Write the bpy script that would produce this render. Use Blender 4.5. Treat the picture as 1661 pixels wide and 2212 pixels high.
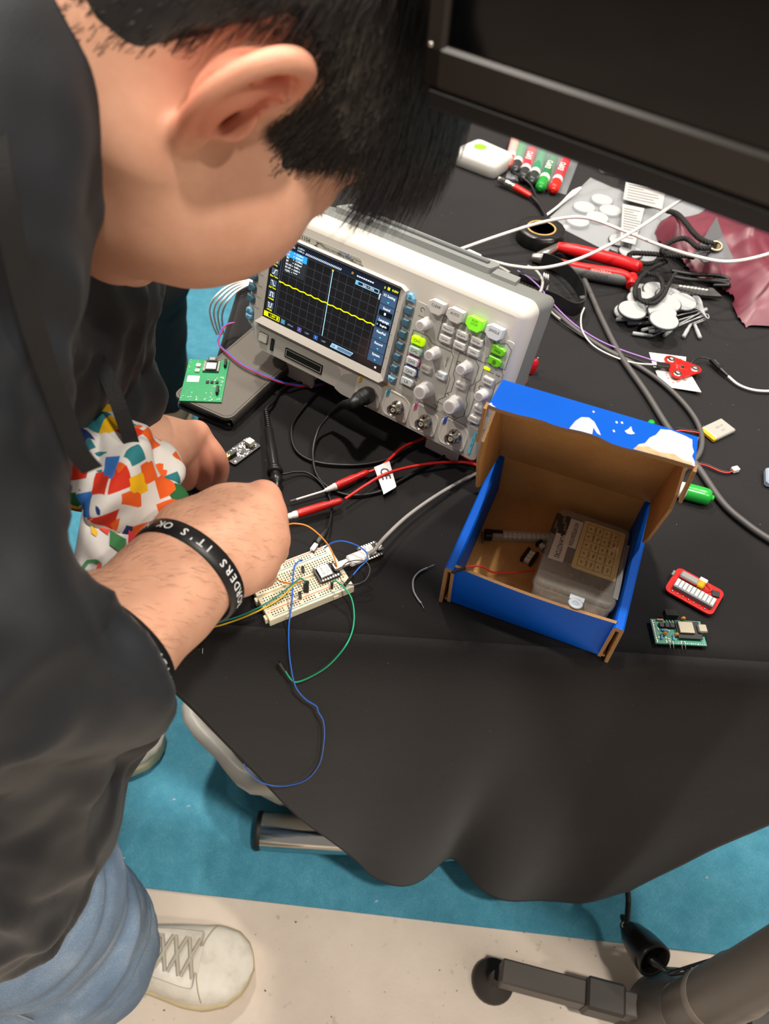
import bpy, math, random
import numpy as np
from mathutils import Vector, Matrix
for o in list(bpy.data.objects): bpy.data.objects.remove(o)
random.seed(7); RNG = np.random.default_rng(7)
SC = bpy.context.scene; COL = SC.collection
# ---------------------------------------------------------------- camera
F = 1680.0; T = 0.74; CZ = T + 0.5804            # focal length (px), table height, camera height
def cam_axes(pitch, roll, yaw):
    cy, sy, cp, sp = math.cos(yaw), math.sin(yaw), math.cos(pitch), math.sin(pitch)
    fw = np.array([-sy*cp, cy*cp, -sp]); rt = np.array([cy, sy, 0.]); up = np.cross(rt, fw)
    c, s = math.cos(roll), math.sin(roll)
    return c*rt+s*up, -s*rt+c*up, fw
CR, CU, CF = cam_axes(*[math.radians(a) for a in (48.45, 4.83, -1.044)])
CP = np.array([0., 0., CZ])
cam = bpy.data.cameras.new('camera'); camo = bpy.data.objects.new('camera', cam); COL.objects.link(camo)
m = Matrix.Identity(4)
for i in range(3):
    m[i][0], m[i][1], m[i][2], m[i][3] = CR[i], CU[i], -CF[i], CP[i]
camo.matrix_world = m
cam.sensor_fit = 'HORIZONTAL'; cam.sensor_width = 36.0; cam.lens = F/1661*36.0
cam.clip_start = 0.02; cam.clip_end = 60
cam.dof.use_dof = True; cam.dof.focus_distance = 0.74; cam.dof.aperture_fstop = 10.5
SC.camera = camo
# ---------------------------------------------------------------- light and exposure
W = bpy.data.worlds.new('hall'); SC.world = W; W.use_nodes = True
bg = W.node_tree.nodes['Background']; bg.inputs[0].default_value = (1.0, 0.93, 0.85, 1); bg.inputs[1].default_value = 0.20
def lamp(x, y, z, power, size, col=(1.0, 0.92, 0.82), tgt=None):
    l = bpy.data.lights.new('ceiling_lamp', 'AREA'); l.shape = 'DISK'; l.size = size; l.energy = power; l.color = col
    o = bpy.data.objects.new('ceiling_lamp', l); COL.objects.link(o); o.location = (x, y, z)
    d = Vector(tgt or (0.1, 0.5, T)) - o.location
    o.rotation_euler = d.to_track_quat('-Z', 'Y').to_euler()
    return o
LAMPS = [(-0.5, 1.3, 4.6, 95, .24), (1.9, 1.5, 4.6, 75, .24), (-2.4, 0.2, 4.6, 60, .24), (0.9, -0.9, 4.6, 85, .24), (-0.9, 3.4, 4.6, 60, .3), (2.6, -1.6, 4.6, 45, .26)]
for a in LAMPS: lamp(*a)
SC.view_settings.view_transform = 'Standard'; SC.view_settings.look = 'None'
SC.view_settings.exposure = 0.65; SC.view_settings.gamma = 1.0; SC.view_settings.use_curve_mapping = False
# ---------------------------------------------------------------- placing helpers (pixels are of the 1661 x 2212 photograph)
def ray(x, y): return CF + CR*(x-830.5)/F - CU*(y-1106)/F
def onz(x, y, z):                                   # where the ray meets the level z
    d = ray(x, y); return CP + d*(z-CZ)/d[2]
def tp(x, y, h=0.0): return onz(x, y, T+h)          # on the table, h above it
def at(x, y, d): return CP + ray(x, y)*d            # at depth d
# ---------------------------------------------------------------- materials
def lin(c):
    if isinstance(c, str):
        c = c.lstrip('#'); c = [int(c[i:i+2], 16)/255 for i in (0, 2, 4)]
    return tuple([(x/12.92 if x <= .04045 else ((x+.055)/1.055)**2.4) for x in c[:3]]+[1.0])
MATS = {}
def mat(name, col, rough=.5, metal=0., spec=.5, bump=0., bscale=400., var=0., vscale=60., emit=0., alpha=1., trans=0., coat=0., sss=0., sheen=0., ior=1.45):
    if name in MATS: return MATS[name]
    M = bpy.data.materials.new(name); M.use_nodes = True; nt = M.node_tree; N = nt.nodes; L = nt.links
    b = N['Principled BSDF']; c = lin(col)
    b.inputs['Base Color'].default_value = c; b.inputs['Roughness'].default_value = rough
    b.inputs['Metallic'].default_value = metal; b.inputs['Specular IOR Level'].default_value = spec; b.inputs['IOR'].default_value = ior
    b.inputs['Alpha'].default_value = alpha; b.inputs['Transmission Weight'].default_value = trans; b.inputs['Coat Weight'].default_value = coat
    if sheen: b.inputs['Sheen Weight'].default_value = sheen
    if sss:
        b.inputs['Subsurface Weight'].default_value = sss; b.inputs['Subsurface Radius'].default_value = (1., .35, .2); b.inputs['Subsurface Scale'].default_value = .004
    if emit:
        b.inputs['Emission Color'].default_value = c; b.inputs['Emission Strength'].default_value = emit
    if bump or var:
        tc = N.new('ShaderNodeTexCoord')
        if var:
            n = N.new('ShaderNodeTexNoise'); n.inputs['Scale'].default_value = vscale; n.inputs['Detail'].default_value = 5
            L.new(tc.outputs['Object'], n.inputs['Vector'])
            r = N.new('ShaderNodeMapRange'); r.inputs['From Min'].default_value = .3; r.inputs['From Max'].default_value = .7
            r.inputs['To Min'].default_value = 1-var; r.inputs['To Max'].default_value = 1+var
            L.new(n.outputs['Fac'], r.inputs['Value'])
            h = N.new('ShaderNodeHueSaturation'); h.inputs['Color'].default_value = c
            L.new(r.outputs[0], h.inputs['Value']); L.new(h.outputs[0], b.inputs['Base Color'])
        if bump:
            n2 = N.new('ShaderNodeTexNoise'); n2.inputs['Scale'].default_value = bscale; n2.inputs['Detail'].default_value = 4
            L.new(tc.outputs['Object'], n2.inputs['Vector'])
            bp = N.new('ShaderNodeBump'); bp.inputs['Strength'].default_value = bump; bp.inputs['Distance'].default_value = .002
            L.new(n2.outputs['Fac'], bp.inputs['Height']); L.new(bp.outputs[0], b.inputs['Normal'])
    MATS[name] = M; return M
class G:                                            # small node-graph helper
    def __init__(s, name, rough=.6, spec=.5):
        s.M = bpy.data.materials.new(name); s.M.use_nodes = True; s.nt = s.M.node_tree
        s.b = s.nt.nodes['Principled BSDF']; s.b.inputs['Roughness'].default_value = rough; s.b.inputs['Specular IOR Level'].default_value = spec
        s.tc = s.n('ShaderNodeTexCoord'); MATS[name] = s.M
    def n(s, t, **k):
        x = s.nt.nodes.new(t)
        for a, v in k.items(): setattr(x, a, v)
        return x
    def l(s, a, b): s.nt.links.new(a, b)
    def noise(s, scale, detail=4, rough=.5, src=None, dist=0.):
        x = s.n('ShaderNodeTexNoise'); x.inputs['Scale'].default_value = scale; x.inputs['Detail'].default_value = detail
        x.inputs['Roughness'].default_value = rough; x.inputs['Distortion'].default_value = dist
        s.l(src or s.tc.outputs['Object'], x.inputs['Vector']); return x.outputs['Fac']
    def ramp(s, fac, stops):
        x = s.n('ShaderNodeValToRGB'); e = x.color_ramp.elements
        while len(e) < len(stops): e.new(.5)
        for i, (p, c) in enumerate(stops):
            e[i].position = p; e[i].color = lin(c) if isinstance(c, str) else (c, c, c, 1)
        s.l(fac, x.inputs['Fac']); return x.outputs['Color']
    def mix(s, fac, a, b, mode='MIX'):
        x = s.n('ShaderNodeMix', data_type='RGBA', blend_type=mode)
        for v, i in ((fac, 0), (a, 6), (b, 7)):
            if isinstance(v, (int, float)): x.inputs[i].default_value = v
            elif isinstance(v, str): x.inputs[i].default_value = lin(v)
            else: s.l(v, x.inputs[i])
        return x.outputs[2]
    def bump(s, h, strength=.4, dist=.002):
        x = s.n('ShaderNodeBump'); x.inputs['Strength'].default_value = strength; x.inputs['Distance'].default_value = dist
        s.l(h, x.inputs['Height']); s.l(x.outputs[0], s.b.inputs['Normal'])
    def col(s, c): s.l(c, s.b.inputs['Base Color'])
# ---------------------------------------------------------------- mesh builder
def rotz(a): c, s = math.cos(a), math.sin(a); return np.array([[c, -s, 0], [s, c, 0], [0, 0, 1.]])
def roty(a): c, s = math.cos(a), math.sin(a); return np.array([[c, 0, s], [0, 1, 0], [-s, 0, c]])
def rotx(a): c, s = math.cos(a), math.sin(a); return np.array([[1., 0, 0], [0, c, -s], [0, s, c]])
def frame_from(z):
    z = np.array(z, float); z /= np.linalg.norm(z)
    a = np.array([0, 0, 1.]) if abs(z[2]) < .9 else np.array([1., 0, 0])
    x = np.cross(a, z); x /= np.linalg.norm(x); return np.stack([x, np.cross(z, x), z], 1)
class MB:
    def __init__(s): s.v = []; s.f = []; s.m = []; s.s = []
    def add(s, v, f, m=0, sm=False):
        b = len(s.v); s.v.extend([tuple(map(float, p)) for p in v]); s.f.extend([tuple(i+b for i in q) for q in f])
        s.m.extend([m]*len(f)); s.s.extend([sm]*len(f)); return s
    def box(s, c, d, R=None, m=0, ch=0.):
        c = np.array(c, float); d = np.array(d, float)/2
        ch = min(ch, .45*2*min(d)) if ch else 0
        if not ch:
            v = [np.array([x, y, z])*d for z in (-1, 1) for y in (-1, 1) for x in (-1, 1)]
            f = [(0, 2, 3, 1), (4, 5, 7, 6), (0, 1, 5, 4), (2, 6, 7, 3), (0, 4, 6, 2), (1, 3, 7, 5)]
        else:
            v = []; idx = {}
            for x in (-1, 1):
                for y in (-1, 1):
                    for z in (-1, 1):
                        for k in range(3):
                            q = np.array([x, y, z])*d; w = np.array([x, y, z])*ch
                            for j in range(3):
                                if j != k: q[j] -= w[j]
                            idx[(x, y, z, k)] = len(v); v.append(q)
            f = []
            def fl(q):                              # orient outwards
                p = [v[i] for i in q]; n = np.cross(p[1]-p[0], p[2]-p[0]); return tuple(q) if n@(sum(p)/len(p)) > 0 else tuple(q[::-1])
            for k in range(3):
                a, b = [j for j in range(3) if j != k]
                for sg in (-1, 1):
                    q = []
                    for (p1, p2) in ((-1, -1), (1, -1), (1, 1), (-1, 1)):
                        t = [0, 0, 0]; t[k] = sg; t[a] = p1; t[b] = p2; q.append(idx[(*t, k)])
                    f.append(fl(q))
                for p1 in (-1, 1):
                    for p2 in (-1, 1):
                        t = [0, 0, 0]; t[a] = p1; t[b] = p2; lo = list(t); hi = list(t); lo[k] = -1; hi[k] = 1
                        f.append(fl([idx[(*lo, a)], idx[(*hi, a)], idx[(*hi, b)], idx[(*lo, b)]]))
            for x in (-1, 1):
                for y in (-1, 1):
                    for z in (-1, 1): f.append(fl([idx[(x, y, z, k)] for k in range(3)]))
        v = np.array(v)
        if R is not None: v = v@np.array(R).T
        return s.add(v+c, f, m)
    def tube(s, P, r, n=6, m=0, caps=True, closed=False):
        P = np.array(P, float); k = len(P); r = np.broadcast_to(np.array(r, float), (k,))
        t = np.gradient(P, axis=0) if not closed else np.roll(P, -1, 0)-np.roll(P, 1, 0)
        t /= (np.linalg.norm(t, axis=1)[:, None]+1e-12)
        x = frame_from(t[0])[:, 0]; V = []; a = np.arange(n)*2*math.pi/n
        for i in range(k):
            x = x-t[i]*(x@t[i]); x /= np.linalg.norm(x)+1e-12; y = np.cross(t[i], x)
            V.append(P[i]+r[i]*(np.cos(a)[:, None]*x+np.sin(a)[:, None]*y))
        V = np.concatenate(V); f = []
        for i in range(k if closed else k-1):
            i2 = (i+1) % k
            f += [(i*n+j, i*n+(j+1) % n, i2*n+(j+1) % n, i2*n+j) for j in range(n)]
        s.add(V, f, m, True)
        if caps and not closed:
            s.add(V[:n], [tuple(range(n))[::-1]], m); s.add(V[-n:], [tuple(range(n))], m)
        return s
    def lathe(s, prof, o=(0, 0, 0), ax=(0, 0, 1), n=20, m=0, sm=True, R=None):
        R = frame_from(ax) if R is None else R; a = np.arange(n)*2*math.pi/n; V = []
        for r, z in prof: V.append(np.stack([np.cos(a)*r, np.sin(a)*r, np.full(n, z)], 1))
        V = np.concatenate(V)@R.T+np.array(o); f = []
        for i in range(len(prof)-1): f += [(i*n+j, i*n+(j+1) % n, (i+1)*n+(j+1) % n, (i+1)*n+j) for j in range(n)]
        s.add(V, f, m, sm)
        if prof[0][0] > 1e-6: s.add(V[:n], [tuple(range(n))[::-1]], m)
        if prof[-1][0] > 1e-6: s.add(V[-n:], [tuple(range(n))], m)
        return s
    def cyl(s, p, q, r, r2=None, n=14, m=0):
        p = np.array(p, float); q = np.array(q, float); h = np.linalg.norm(q-p)
        return s.lathe([(r, 0), (r if r2 is None else r2, h)], p, q-p, n, m)
    def prism(s, poly, z0, z1, m=0, inset=0., M=None, sm=False):
        P = np.array(poly, float); n = len(P)
        ar = .5*sum(P[i][0]*P[(i+1) % n][1]-P[(i+1) % n][0]*P[i][1] for i in range(n))
        if ar < 0: P = P[::-1]
        Q = P
        if inset: Q = inset_poly(P, inset)
        v = np.concatenate([np.c_[P, np.full(n, z0)], np.c_[Q, np.full(n, z1)]])
        if M is not None: v = v@np.array(M)[:3, :3].T+np.array(M)[:3, 3]
        f = [tuple(range(n))[::-1], tuple(range(n, 2*n))]
        s.add(v, f, m); s.add(v, [(i, (i+1) % n, n+(i+1) % n, n+i) for i in range(n)], m, sm)
        return s
    def grid(s, V, m=0, sm=True, closeu=False, flip=False):          # V[nu][nv][3]
        V = np.array(V); a, b = V.shape[:2]; f = []
        for i in range(a if closeu else a-1):
            for j in range(b-1):
                q = (i*b+j, ((i+1) % a)*b+j, ((i+1) % a)*b+j+1, i*b+j+1); f.append(q[::-1] if flip else q)
        return s.add(V.reshape(-1, 3), f, m, sm)
    def ball(s, c, r, nu=14, nv=9, m=0, R=None):
        r = np.broadcast_to(np.array(r, float), (3,)); V = []
        for i in range(nu):
            a = 2*math.pi*i/nu
            V.append([np.array([math.sin(b)*math.cos(a), math.sin(b)*math.sin(a), -math.cos(b)])*r for b in np.linspace(0, math.pi, nv)])
        V = np.array(V)
        if R is not None: V = V@np.array(R).T
        return s.grid(V+np.array(c), m, True, True)
def inset_poly(P, d):
    n = len(P); Q = []
    for i in range(n):
        a = P[i]-P[i-1]; b = P[(i+1) % n]-P[i]; a = a/np.linalg.norm(a); b = b/np.linalg.norm(b)
        na = np.array([-a[1], a[0]]); nb = np.array([-b[1], b[0]]); k = na+nb; k = k/max(1e-6, k@k)*2
        k *= min(1., 2./np.linalg.norm(k)) if np.linalg.norm(k) > 2 else 1
        Q.append(P[i]+k*d)
    return np.array(Q)
def rrect(w, h, r, n=4, c=(0, 0)):
    P = []
    for cx, cy, a0 in ((w/2-r, h/2-r, 0), (-w/2+r, h/2-r, 90), (-w/2+r, -h/2+r, 180), (w/2-r, -h/2+r, 270)):
        for k in range(n+1):
            a = math.radians(a0+90*k/n); P.append((c[0]+cx+r*math.cos(a), c[1]+cy+r*math.sin(a)))
    return P
def rpoly(P, r, n=3):                               # round the corners of a polygon
    P = [np.array(p, float) for p in P]; o = []; k = len(P)
    for i in range(k):
        a, b, c = P[i-1], P[i], P[(i+1) % k]; u = a-b; w = c-b
        ri = min(r, .45*np.linalg.norm(u), .45*np.linalg.norm(w)); p0 = b+u/np.linalg.norm(u)*ri; p1 = b+w/np.linalg.norm(w)*ri
        for t in np.linspace(0, 1, n+1): o.append((1-t)**2*p0+2*t*(1-t)*b+t*t*p1)
    return o
def spl(P, n=8, closed=False):                      # Catmull-Rom
    P = [np.array(p, float) for p in P]; k = len(P); o = []
    for i in range(k if closed else k-1):
        if closed: a, b, c, d = P[i-1], P[i], P[(i+1) % k], P[(i+2) % k]
        else: a, b, c, d = P[max(i-1, 0)], P[i], P[i+1], P[min(i+2, k-1)]
        for t in np.linspace(0, 1, n, endpoint=False):
            o.append(.5*((2*b)+(-a+c)*t+(2*a-5*b+4*c-d)*t*t+(-a+3*b-3*c+d)*t**3))
    if not closed: o.append(P[-1])
    return np.array(o)
def mesh(name, mb):
    me = bpy.data.meshes.new(name); me.from_pydata(mb.v, [], mb.f)
    me.polygons.foreach_set('use_smooth', mb.s); me.polygons.foreach_set('material_index', mb.m); me.update(); return me
def obj(name, mb, mats, parent=None, M=None):
    me = mb if isinstance(mb, bpy.types.Mesh) else mesh(name, mb)
    o = bpy.data.objects.new(name, me); COL.objects.link(o)
    if len(me.materials) == 0:
        for k in (mats if isinstance(mats, (list, tuple)) else [mats]): me.materials.append(k)
    if M is not None: o.matrix_local = M
    if parent is not None: o.parent = parent
    return o
def tag(o, label, cat, group=None, kind=None):
    if label: o['label'] = label
    if cat: o['category'] = cat
    if group: o['group'] = group
    if kind: o['kind'] = kind
    return o
def thing(name, label, cat, M=None, group=None):
    o = bpy.data.objects.new(name, None); COL.objects.link(o); o.empty_display_size = .02
    if M is not None: o.matrix_world = M
    return tag(o, label, cat, group)
def struct(name, mb, mats, parent=None):
    o = obj(name, mb, mats, parent)
    if parent is None: o['kind'] = 'structure'
    return o
def mtx(o, R=None, s=1.):
    m = Matrix.Identity(4); R = np.eye(3) if R is None else R
    for i in range(3):
        for j in range(3): m[i][j] = float(R[i][j])*s
        m[i][3] = float(o[i])
    return m
def copy_tree(o, M=None, label=None, parent=None):
    c = o.copy(); COL.objects.link(c); c.parent = parent
    if M is not None: c.matrix_world = M
    if label: c['label'] = label
    for ch in [k for k in bpy.data.objects if k.parent == o]: copy_tree(ch, None, None, c)
    return c
TXT = {}
def text_mb(s, size, thick=.0001, align='CENTER', bold=False, shear=0.):
    k = (s, align, bold, shear)
    if k not in TXT:
        cu = bpy.data.curves.new('t', 'FONT'); cu.body = s; cu.align_x = align; cu.align_y = 'CENTER'; cu.size = 1.; cu.resolution_u = 2; cu.shear = shear
        if bold: cu.offset = .012
        o = bpy.data.objects.new('t', cu); COL.objects.link(o); bpy.context.view_layer.update()
        me = o.to_mesh(); TXT[k] = (np.array([v.co[:] for v in me.vertices]).reshape(-1, 3), [tuple(p.vertices) for p in me.polygons])
        o.to_mesh_clear(); bpy.data.objects.remove(o); bpy.data.curves.remove(cu)
    v, f = TXT[k]; return v*size, f
def put_text(mb, s, size, o, R=None, m=0, align='CENTER', bold=False, sx=1., shear=0.):   # print on a surface; R columns: right, up, out
    v, f = text_mb(s, size, align=align, bold=bold, shear=shear)
    if len(v) == 0: return mb
    v = v*np.array([sx, 1, 1]); R = np.eye(3) if R is None else R
    return mb.add(v@np.array(R).T+np.array(o), f, m)
def basis(x, y): # orthonormal from x (right) and rough y (up)
    x = np.array(x, float); x /= np.linalg.norm(x); z = np.cross(x, y); z /= np.linalg.norm(z); return np.stack([x, np.cross(z, x), z], 1)
def cable(name, P, r, material, label=None, cat='cable', parent=None, n=8, group=None, sub=8):
    mb = MB().tube(spl(P, sub), r, n); o = obj(name, mb, material, parent)
    if parent is None: tag(o, label, cat, group)
    return o
# ================================================================ setting: floor, carpet, table
g = G('concrete', .55)
n1 = g.noise(3.2, 6, .6); n2 = g.noise(45, 3); n3 = g.noise(170, 2)
c = g.ramp(n1, [(.3, '#bfb0a1'), (.55, '#d3c5b6'), (.75, '#ddd1c4')])
c = g.mix(g.ramp(n2, [(.26, .6), (.34, 0.)]), c, '#9c9187')
c = g.mix(g.ramp(g.noise(150, 1), [(.225, 1.), (.25, 0.)]), c, '#4a443f')
g.col(c); g.bump(n3, .15)
mb = MB().box((0, .5, -.05), (9, 9, .1))
struct('floor', mb, MATS['concrete'])
M_hw = mat('hall_wall', '#8d8378', .9)
struct('wall_back', MB().box((0, 4.95, 1.5), (9.2, .1, 3.)), M_hw)
struct('wall_left', MB().box((-4.55, .5, 1.5), (.1, 9, 3.)), M_hw); struct('wall_right', MB().box((4.55, .5, 1.5), (.1, 9, 3.)), M_hw)
g = G('blue_carpet', .95, .1)
a = g.noise(26, 5, .7); b = g.noise(420, 3, .7)
c = g.ramp(a, [(.3, '#4a8ea6'), (.5, '#559cb4'), (.7, '#63a8be')])
c = g.mix(g.ramp(b, [(.35, .55), (.65, 0.)]), c, '#3f7f98')
g.col(c); g.bump(b, .8, .003)
p0 = onz(280, 1915, 0); p1 = onz(1530, 2060, 0); d = (p1-p0)/np.linalg.norm(p1-p0)
A = p0-d*3.9; B = p1+d*3.7
mb = MB().prism([A[:2], B[:2], (B[0], 4.88), (A[0], 4.88)], .0005, .004)
tag(obj('carpet', mb, MATS['blue_carpet']), 'blue needle-felt carpet covering the floor beneath the table', 'carpet')
# bits of litter on the floor
M_fluff = mat('litter', '#cfd2cf', .9)
for i, (x, y) in enumerate([(813, 1948), (1526, 1897), (376, 1728), (407, 1742), (267, 1855)]):
    p = onz(x, y, .005); q = MB()
    q.tube(spl([p+[-.0022, -.0006, .0], p+[0, .0012, .0012], p+[.0014, .0004, .001], p+[.0016, .0016, 0]], 4), [.0007]*12+[.0003], 6)
    tag(obj('lint', q, M_fluff), ['white curl of lint on blue carpet below the hanging cloth', 'white speck of lint on blue carpet at the far right', 'pale lint on carpet between shoe and chrome foot, upper one', 'pale lint on carpet between shoe and chrome foot, lower one', 'round pale crumb on carpet beside the blue jeans'][i], 'lint')
# table
TX0, TX1, TY0, TY1 = -.202, .60, .362, 1.98
M_chrome = mat('chrome', '#c9c6c2', .12, 1.); M_rub = mat('black_rubber', '#191817', .6)
tb = thing('table', 'narrow table under a black cloth, standing on chrome feet', 'table', mtx((.2, 1.2, 0)))
def tpart(name, mb, m): o = obj(name, mb, m); o.parent = tb; o.matrix_parent_inverse = tb.matrix_world.inverted(); return o
tpart('tabletop', MB().box(((TX0+TX1)/2, (TY0+TY1)/2, T-.022), (TX1-TX0-.01, TY1-TY0-.01, .036), ch=.004), mat('table_board', '#8b8378', .5))
for yy in (.47, 1.85):
    for x in (.06, .34): tpart('leg', MB().cyl((x, yy, .06), (x, yy, T-.05), .024, n=18), M_chrome)
    ft = MB(); x0 = -.152; x1 = .37; prof = [(.006, 0), (.027, .002), (.029, .006), (.029, x1-x0-.006), (.027, x1-x0-.002), (.006, x1-x0)]
    fy = .437 if yy < 1 else yy
    ft.lathe(prof, (x0, fy, .037), (1, 0, 0), 24); tpart('foot', ft, M_chrome)
    for e, nm in ((x0-.001, 'end_cap'), (x1-.007, 'end_cap')):
        tpart('end_cap', MB().lathe([(.0295, 0), (.0305, .002), (.0305, .006), (.0295, .008)], (e, fy, .037), (1, 0, 0), 24), M_rub)
    tpart('glide', MB().box((x0+.04, fy, .006), (.06, .04, .004), ch=.001), M_rub)
# tablecloth: top, short side drops, long front drape with folds
g = G('black_cloth', .9, .2)
w = g.n('ShaderNodeTexNoise'); fib = g.noise(900, 2, .6); lint = g.n('ShaderNodeTexVoronoi'); lint.inputs['Scale'].default_value = 55.
g.l(g.tc.outputs['Object'], lint.inputs['Vector'])
c = g.ramp(g.noise(7, 3), [(.3, '#141314'), (.7, '#1a1819')])
c = g.mix(g.ramp(fib, [(.5, 0.), (.8, .35)]), c, '#2c2a29')
c = g.mix(g.ramp(lint.outputs['Distance'], [(.012, .8), (.03, 0.)]), c, '#8d8982')
g.col(c); g.b.inputs['Sheen Weight'].default_value = .09; g.b.inputs['Sheen Roughness'].default_value = .5
fold = g.noise(5, 3); x = g.n('ShaderNodeMath', operation='MULTIPLY_ADD'); g.l(fold, x.inputs[0]); x.inputs[1].default_value = 6.; g.l(fib, x.inputs[2])
g.bump(x.outputs[0], .35, .0012)
mb = MB()
nx, ny = 60, 90
def smooth01(t): t = np.clip(t, 0, 1); return t*t*(3-2*t)
X = np.linspace(TX0+.008, TX1-.008, nx); Y = np.linspace(TY0+.008, TY1, ny)
V = np.zeros((nx, ny, 3))
for i, xx in enumerate(X):
    for j, yy in enumerate(Y): V[i, j] = (xx, yy, T)
mb.grid(V)
# front drape: s across, t downwards (left edge swings inwards like the photo's folded corner)
LE = spl([(-.194, .370, T), (-.200, .3600, T-.008), (-.193, .352, .690), (-.160, .350, .607), (-.126, .350, .508), (-.080, .350, .384), (-.036, .352, .289), (.000, .356, .190), (.030, .358, .122)], 6)
RE = spl([(.592, .370, T), (.596, .360, T-.008), (.585, .354, .69), (.555, .352, .60), (.523, .352, .52), (.487, .35, .44), (.456, .35, .35), (.437, .352, .25), (.412, .357, .125)], 6)
def rs(P, n):
    d = np.r_[0, np.cumsum(np.linalg.norm(np.diff(P, axis=0), axis=1))]; t = np.linspace(0, d[-1], n); return np.stack([np.interp(t, d, P[:, k]) for k in range(3)], 1)
nt_ = 70; LE = rs(LE, nt_); RE = rs(RE, nt_); ns = 90
V = np.zeros((ns, nt_, 3))
for j in range(nt_):
    t = j/(nt_-1)
    for i in range(ns):
        s = i/(ns-1); p = LE[j]*(1-s)+RE[j]*s
        x0 = LE[j][0]+(RE[j][0]-LE[j][0])*s
        k = smooth01((t-.18)/.8)
        # vertical folds that open towards the hem
        yb = .028*math.exp(-((x0-.150)/.030)**2)-.012*math.exp(-((x0-.065)/.045)**2)-.016*math.exp(-((x0-.25)/.07)**2)-.006*math.exp(-((x0-.36)/.05)**2)
        yb += .004*math.sin(x0*46+1.2)
        p[1] += yb*k
        p[2] += k*(-.040*math.sin(math.pi*min(1, max(0, (x0-.15)/.30))) if x0 > .15 else 0)*t
        p[2] += k*.006*math.sin(x0*37)*t
        V[i, j] = p
V[:, 0, 2] = T; V[:, 0, 1] = TY0+.008
mb.grid(V)
for sx, xe in ((-1, TX0), (1, TX1)):                # side drops
    dz = .16 if sx < 0 else .3
    V = np.zeros((ny, 14, 3))
    for i, yy in enumerate(np.linspace(TY0+.008, TY1, ny)):
        for j in range(14):
            t = j/13; fall = max(0., t-.12)
            V[i, j] = (xe-sx*.008*(1-min(1, t/.12)**.5)+sx*(.004*math.sin(yy*31)+.003)*fall, yy, T-(.004*min(1, t/.06))-dz*fall*(.25+.75*smooth01((yy-TY0)/.12) if sx < 0 else 1))
    mb.grid(V, flip=sx < 0)
V = np.zeros((nx, 12, 3))
for i, xx in enumerate(X):
    for j in range(12): V[i, j] = (xx, TY1+(.004*j if j < 3 else .012), T-(.05*max(0, j-1)))
mb.grid(V, flip=True)
cl = tag(obj('tablecloth', mb, MATS['black_cloth']), 'black cloth spread over the table, its front end hanging in folds', 'tablecloth')
sm = cl.modifiers.new('thick', 'SOLIDIFY'); sm.thickness = .0012; sm.offset = -1
# ================================================================ oscilloscope (local: x right, y up the face, z out of the face, metres)
SY = math.radians(-32.27); ST = math.radians(17.07)
S_e = np.array([math.cos(SY), math.sin(SY), 0]); S_n = np.array([-math.sin(SY), math.cos(SY), 0])
S_v = math.cos(ST)*np.array([0, 0, 1.])+math.sin(ST)*S_n; S_N = np.cross(S_e, S_v)
SO = np.array([-.1549, .7134, T+.0431]); SR = np.stack([S_e, S_v, S_N], 1)
scope = thing('oscilloscope', 'white and grey bench oscilloscope with lit screen, knobs and cable sockets', 'oscilloscope', mtx(SO, SR))
def sp(name, mb, m, parent=None): return obj(name, mb, m, parent or scope)
K = .001
M_wp = mat('ivory_plastic', '#bdb8b0', .42, bump=.04, bscale=1500); M_pad = mat('pad_grey', '#aeada5', .5, bump=.03, bscale=1500)
M_gp = mat('grey_plastic', '#6a6c6a', .5, bump=.05, bscale=1500); M_rec = mat('recess_grey', '#a9a69e', .5); M_blk = mat('black_plastic', '#141414', .4)
M_key = mat('steel_blue_key', '#3f6375', .35); M_keyl = mat('light_blue_key', '#6fa6c6', .35); M_knob = mat('white_knob', '#c9c6c4', .32); M_knobc = mat('knob_dish', '#b5b1af', .4)
M_btn = mat('button_white', '#c2bfbb', .4); M_ink = mat('ink', '#2b2b2b', .6); M_inkl = mat('ink_grey', '#6d6d6a', .6)
M_brass = mat('nickel', '#b9b3a6', .22, 1.); M_pin = mat('gold_pin', '#c8b070', .3, 1.); M_tefl = mat('teflon', '#cfc8ba', .6)
def P2(L): return [(a*K, b*K) for a, b in L]
# front housing: two rounded outlines lofted, front opening left for screen recess kept simple by layered plates
outer = rpoly(P2([(-12, 22), (-12, 152), (-4, 157), (292, 157), (300, 150), (300, 4), (292, -4), (10, -4), (2, 4), (-1, 16)]), .006, 4)
def loft(mb, rings, m=0, cap0=True, cap1=True):
    n = len(rings[0]); V = np.concatenate([np.array(r, float) for r in rings]); f = []
    for i in range(len(rings)-1): f += [(i*n+j, i*n+(j+1) % n, (i+1)*n+(j+1) % n, (i+1)*n+j) for j in range(n)]
    mb.add(V, f, m, True)
    if cap0: mb.add(rings[0], [tuple(range(n))[::-1]], m)
    if cap1: mb.add(rings[-1], [tuple(range(n))], m)
    return mb
def ring(P, z, ins=0., dy=0.):
    Q = inset_poly(np.array(P), ins) if ins else np.array(P); return np.c_[Q[:, 0], Q[:, 1]+dy, np.full(len(Q), z)]
OP = np.array(outer)
if sum(OP[i][0]*OP[(i+1) % len(OP)][1]-OP[(i+1) % len(OP)][0]*OP[i][1] for i in range(len(OP))) < 0: OP = OP[::-1]
fr = loft(MB(), [ring(OP, -.032, .001), ring(OP, -.030, 0), ring(OP, -.010, 0), ring(OP, -.003, .0035), ring(OP, -.0008, .0075), ring(OP, 0, .0105)])
sp('front_housing', fr, M_wp)
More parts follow.
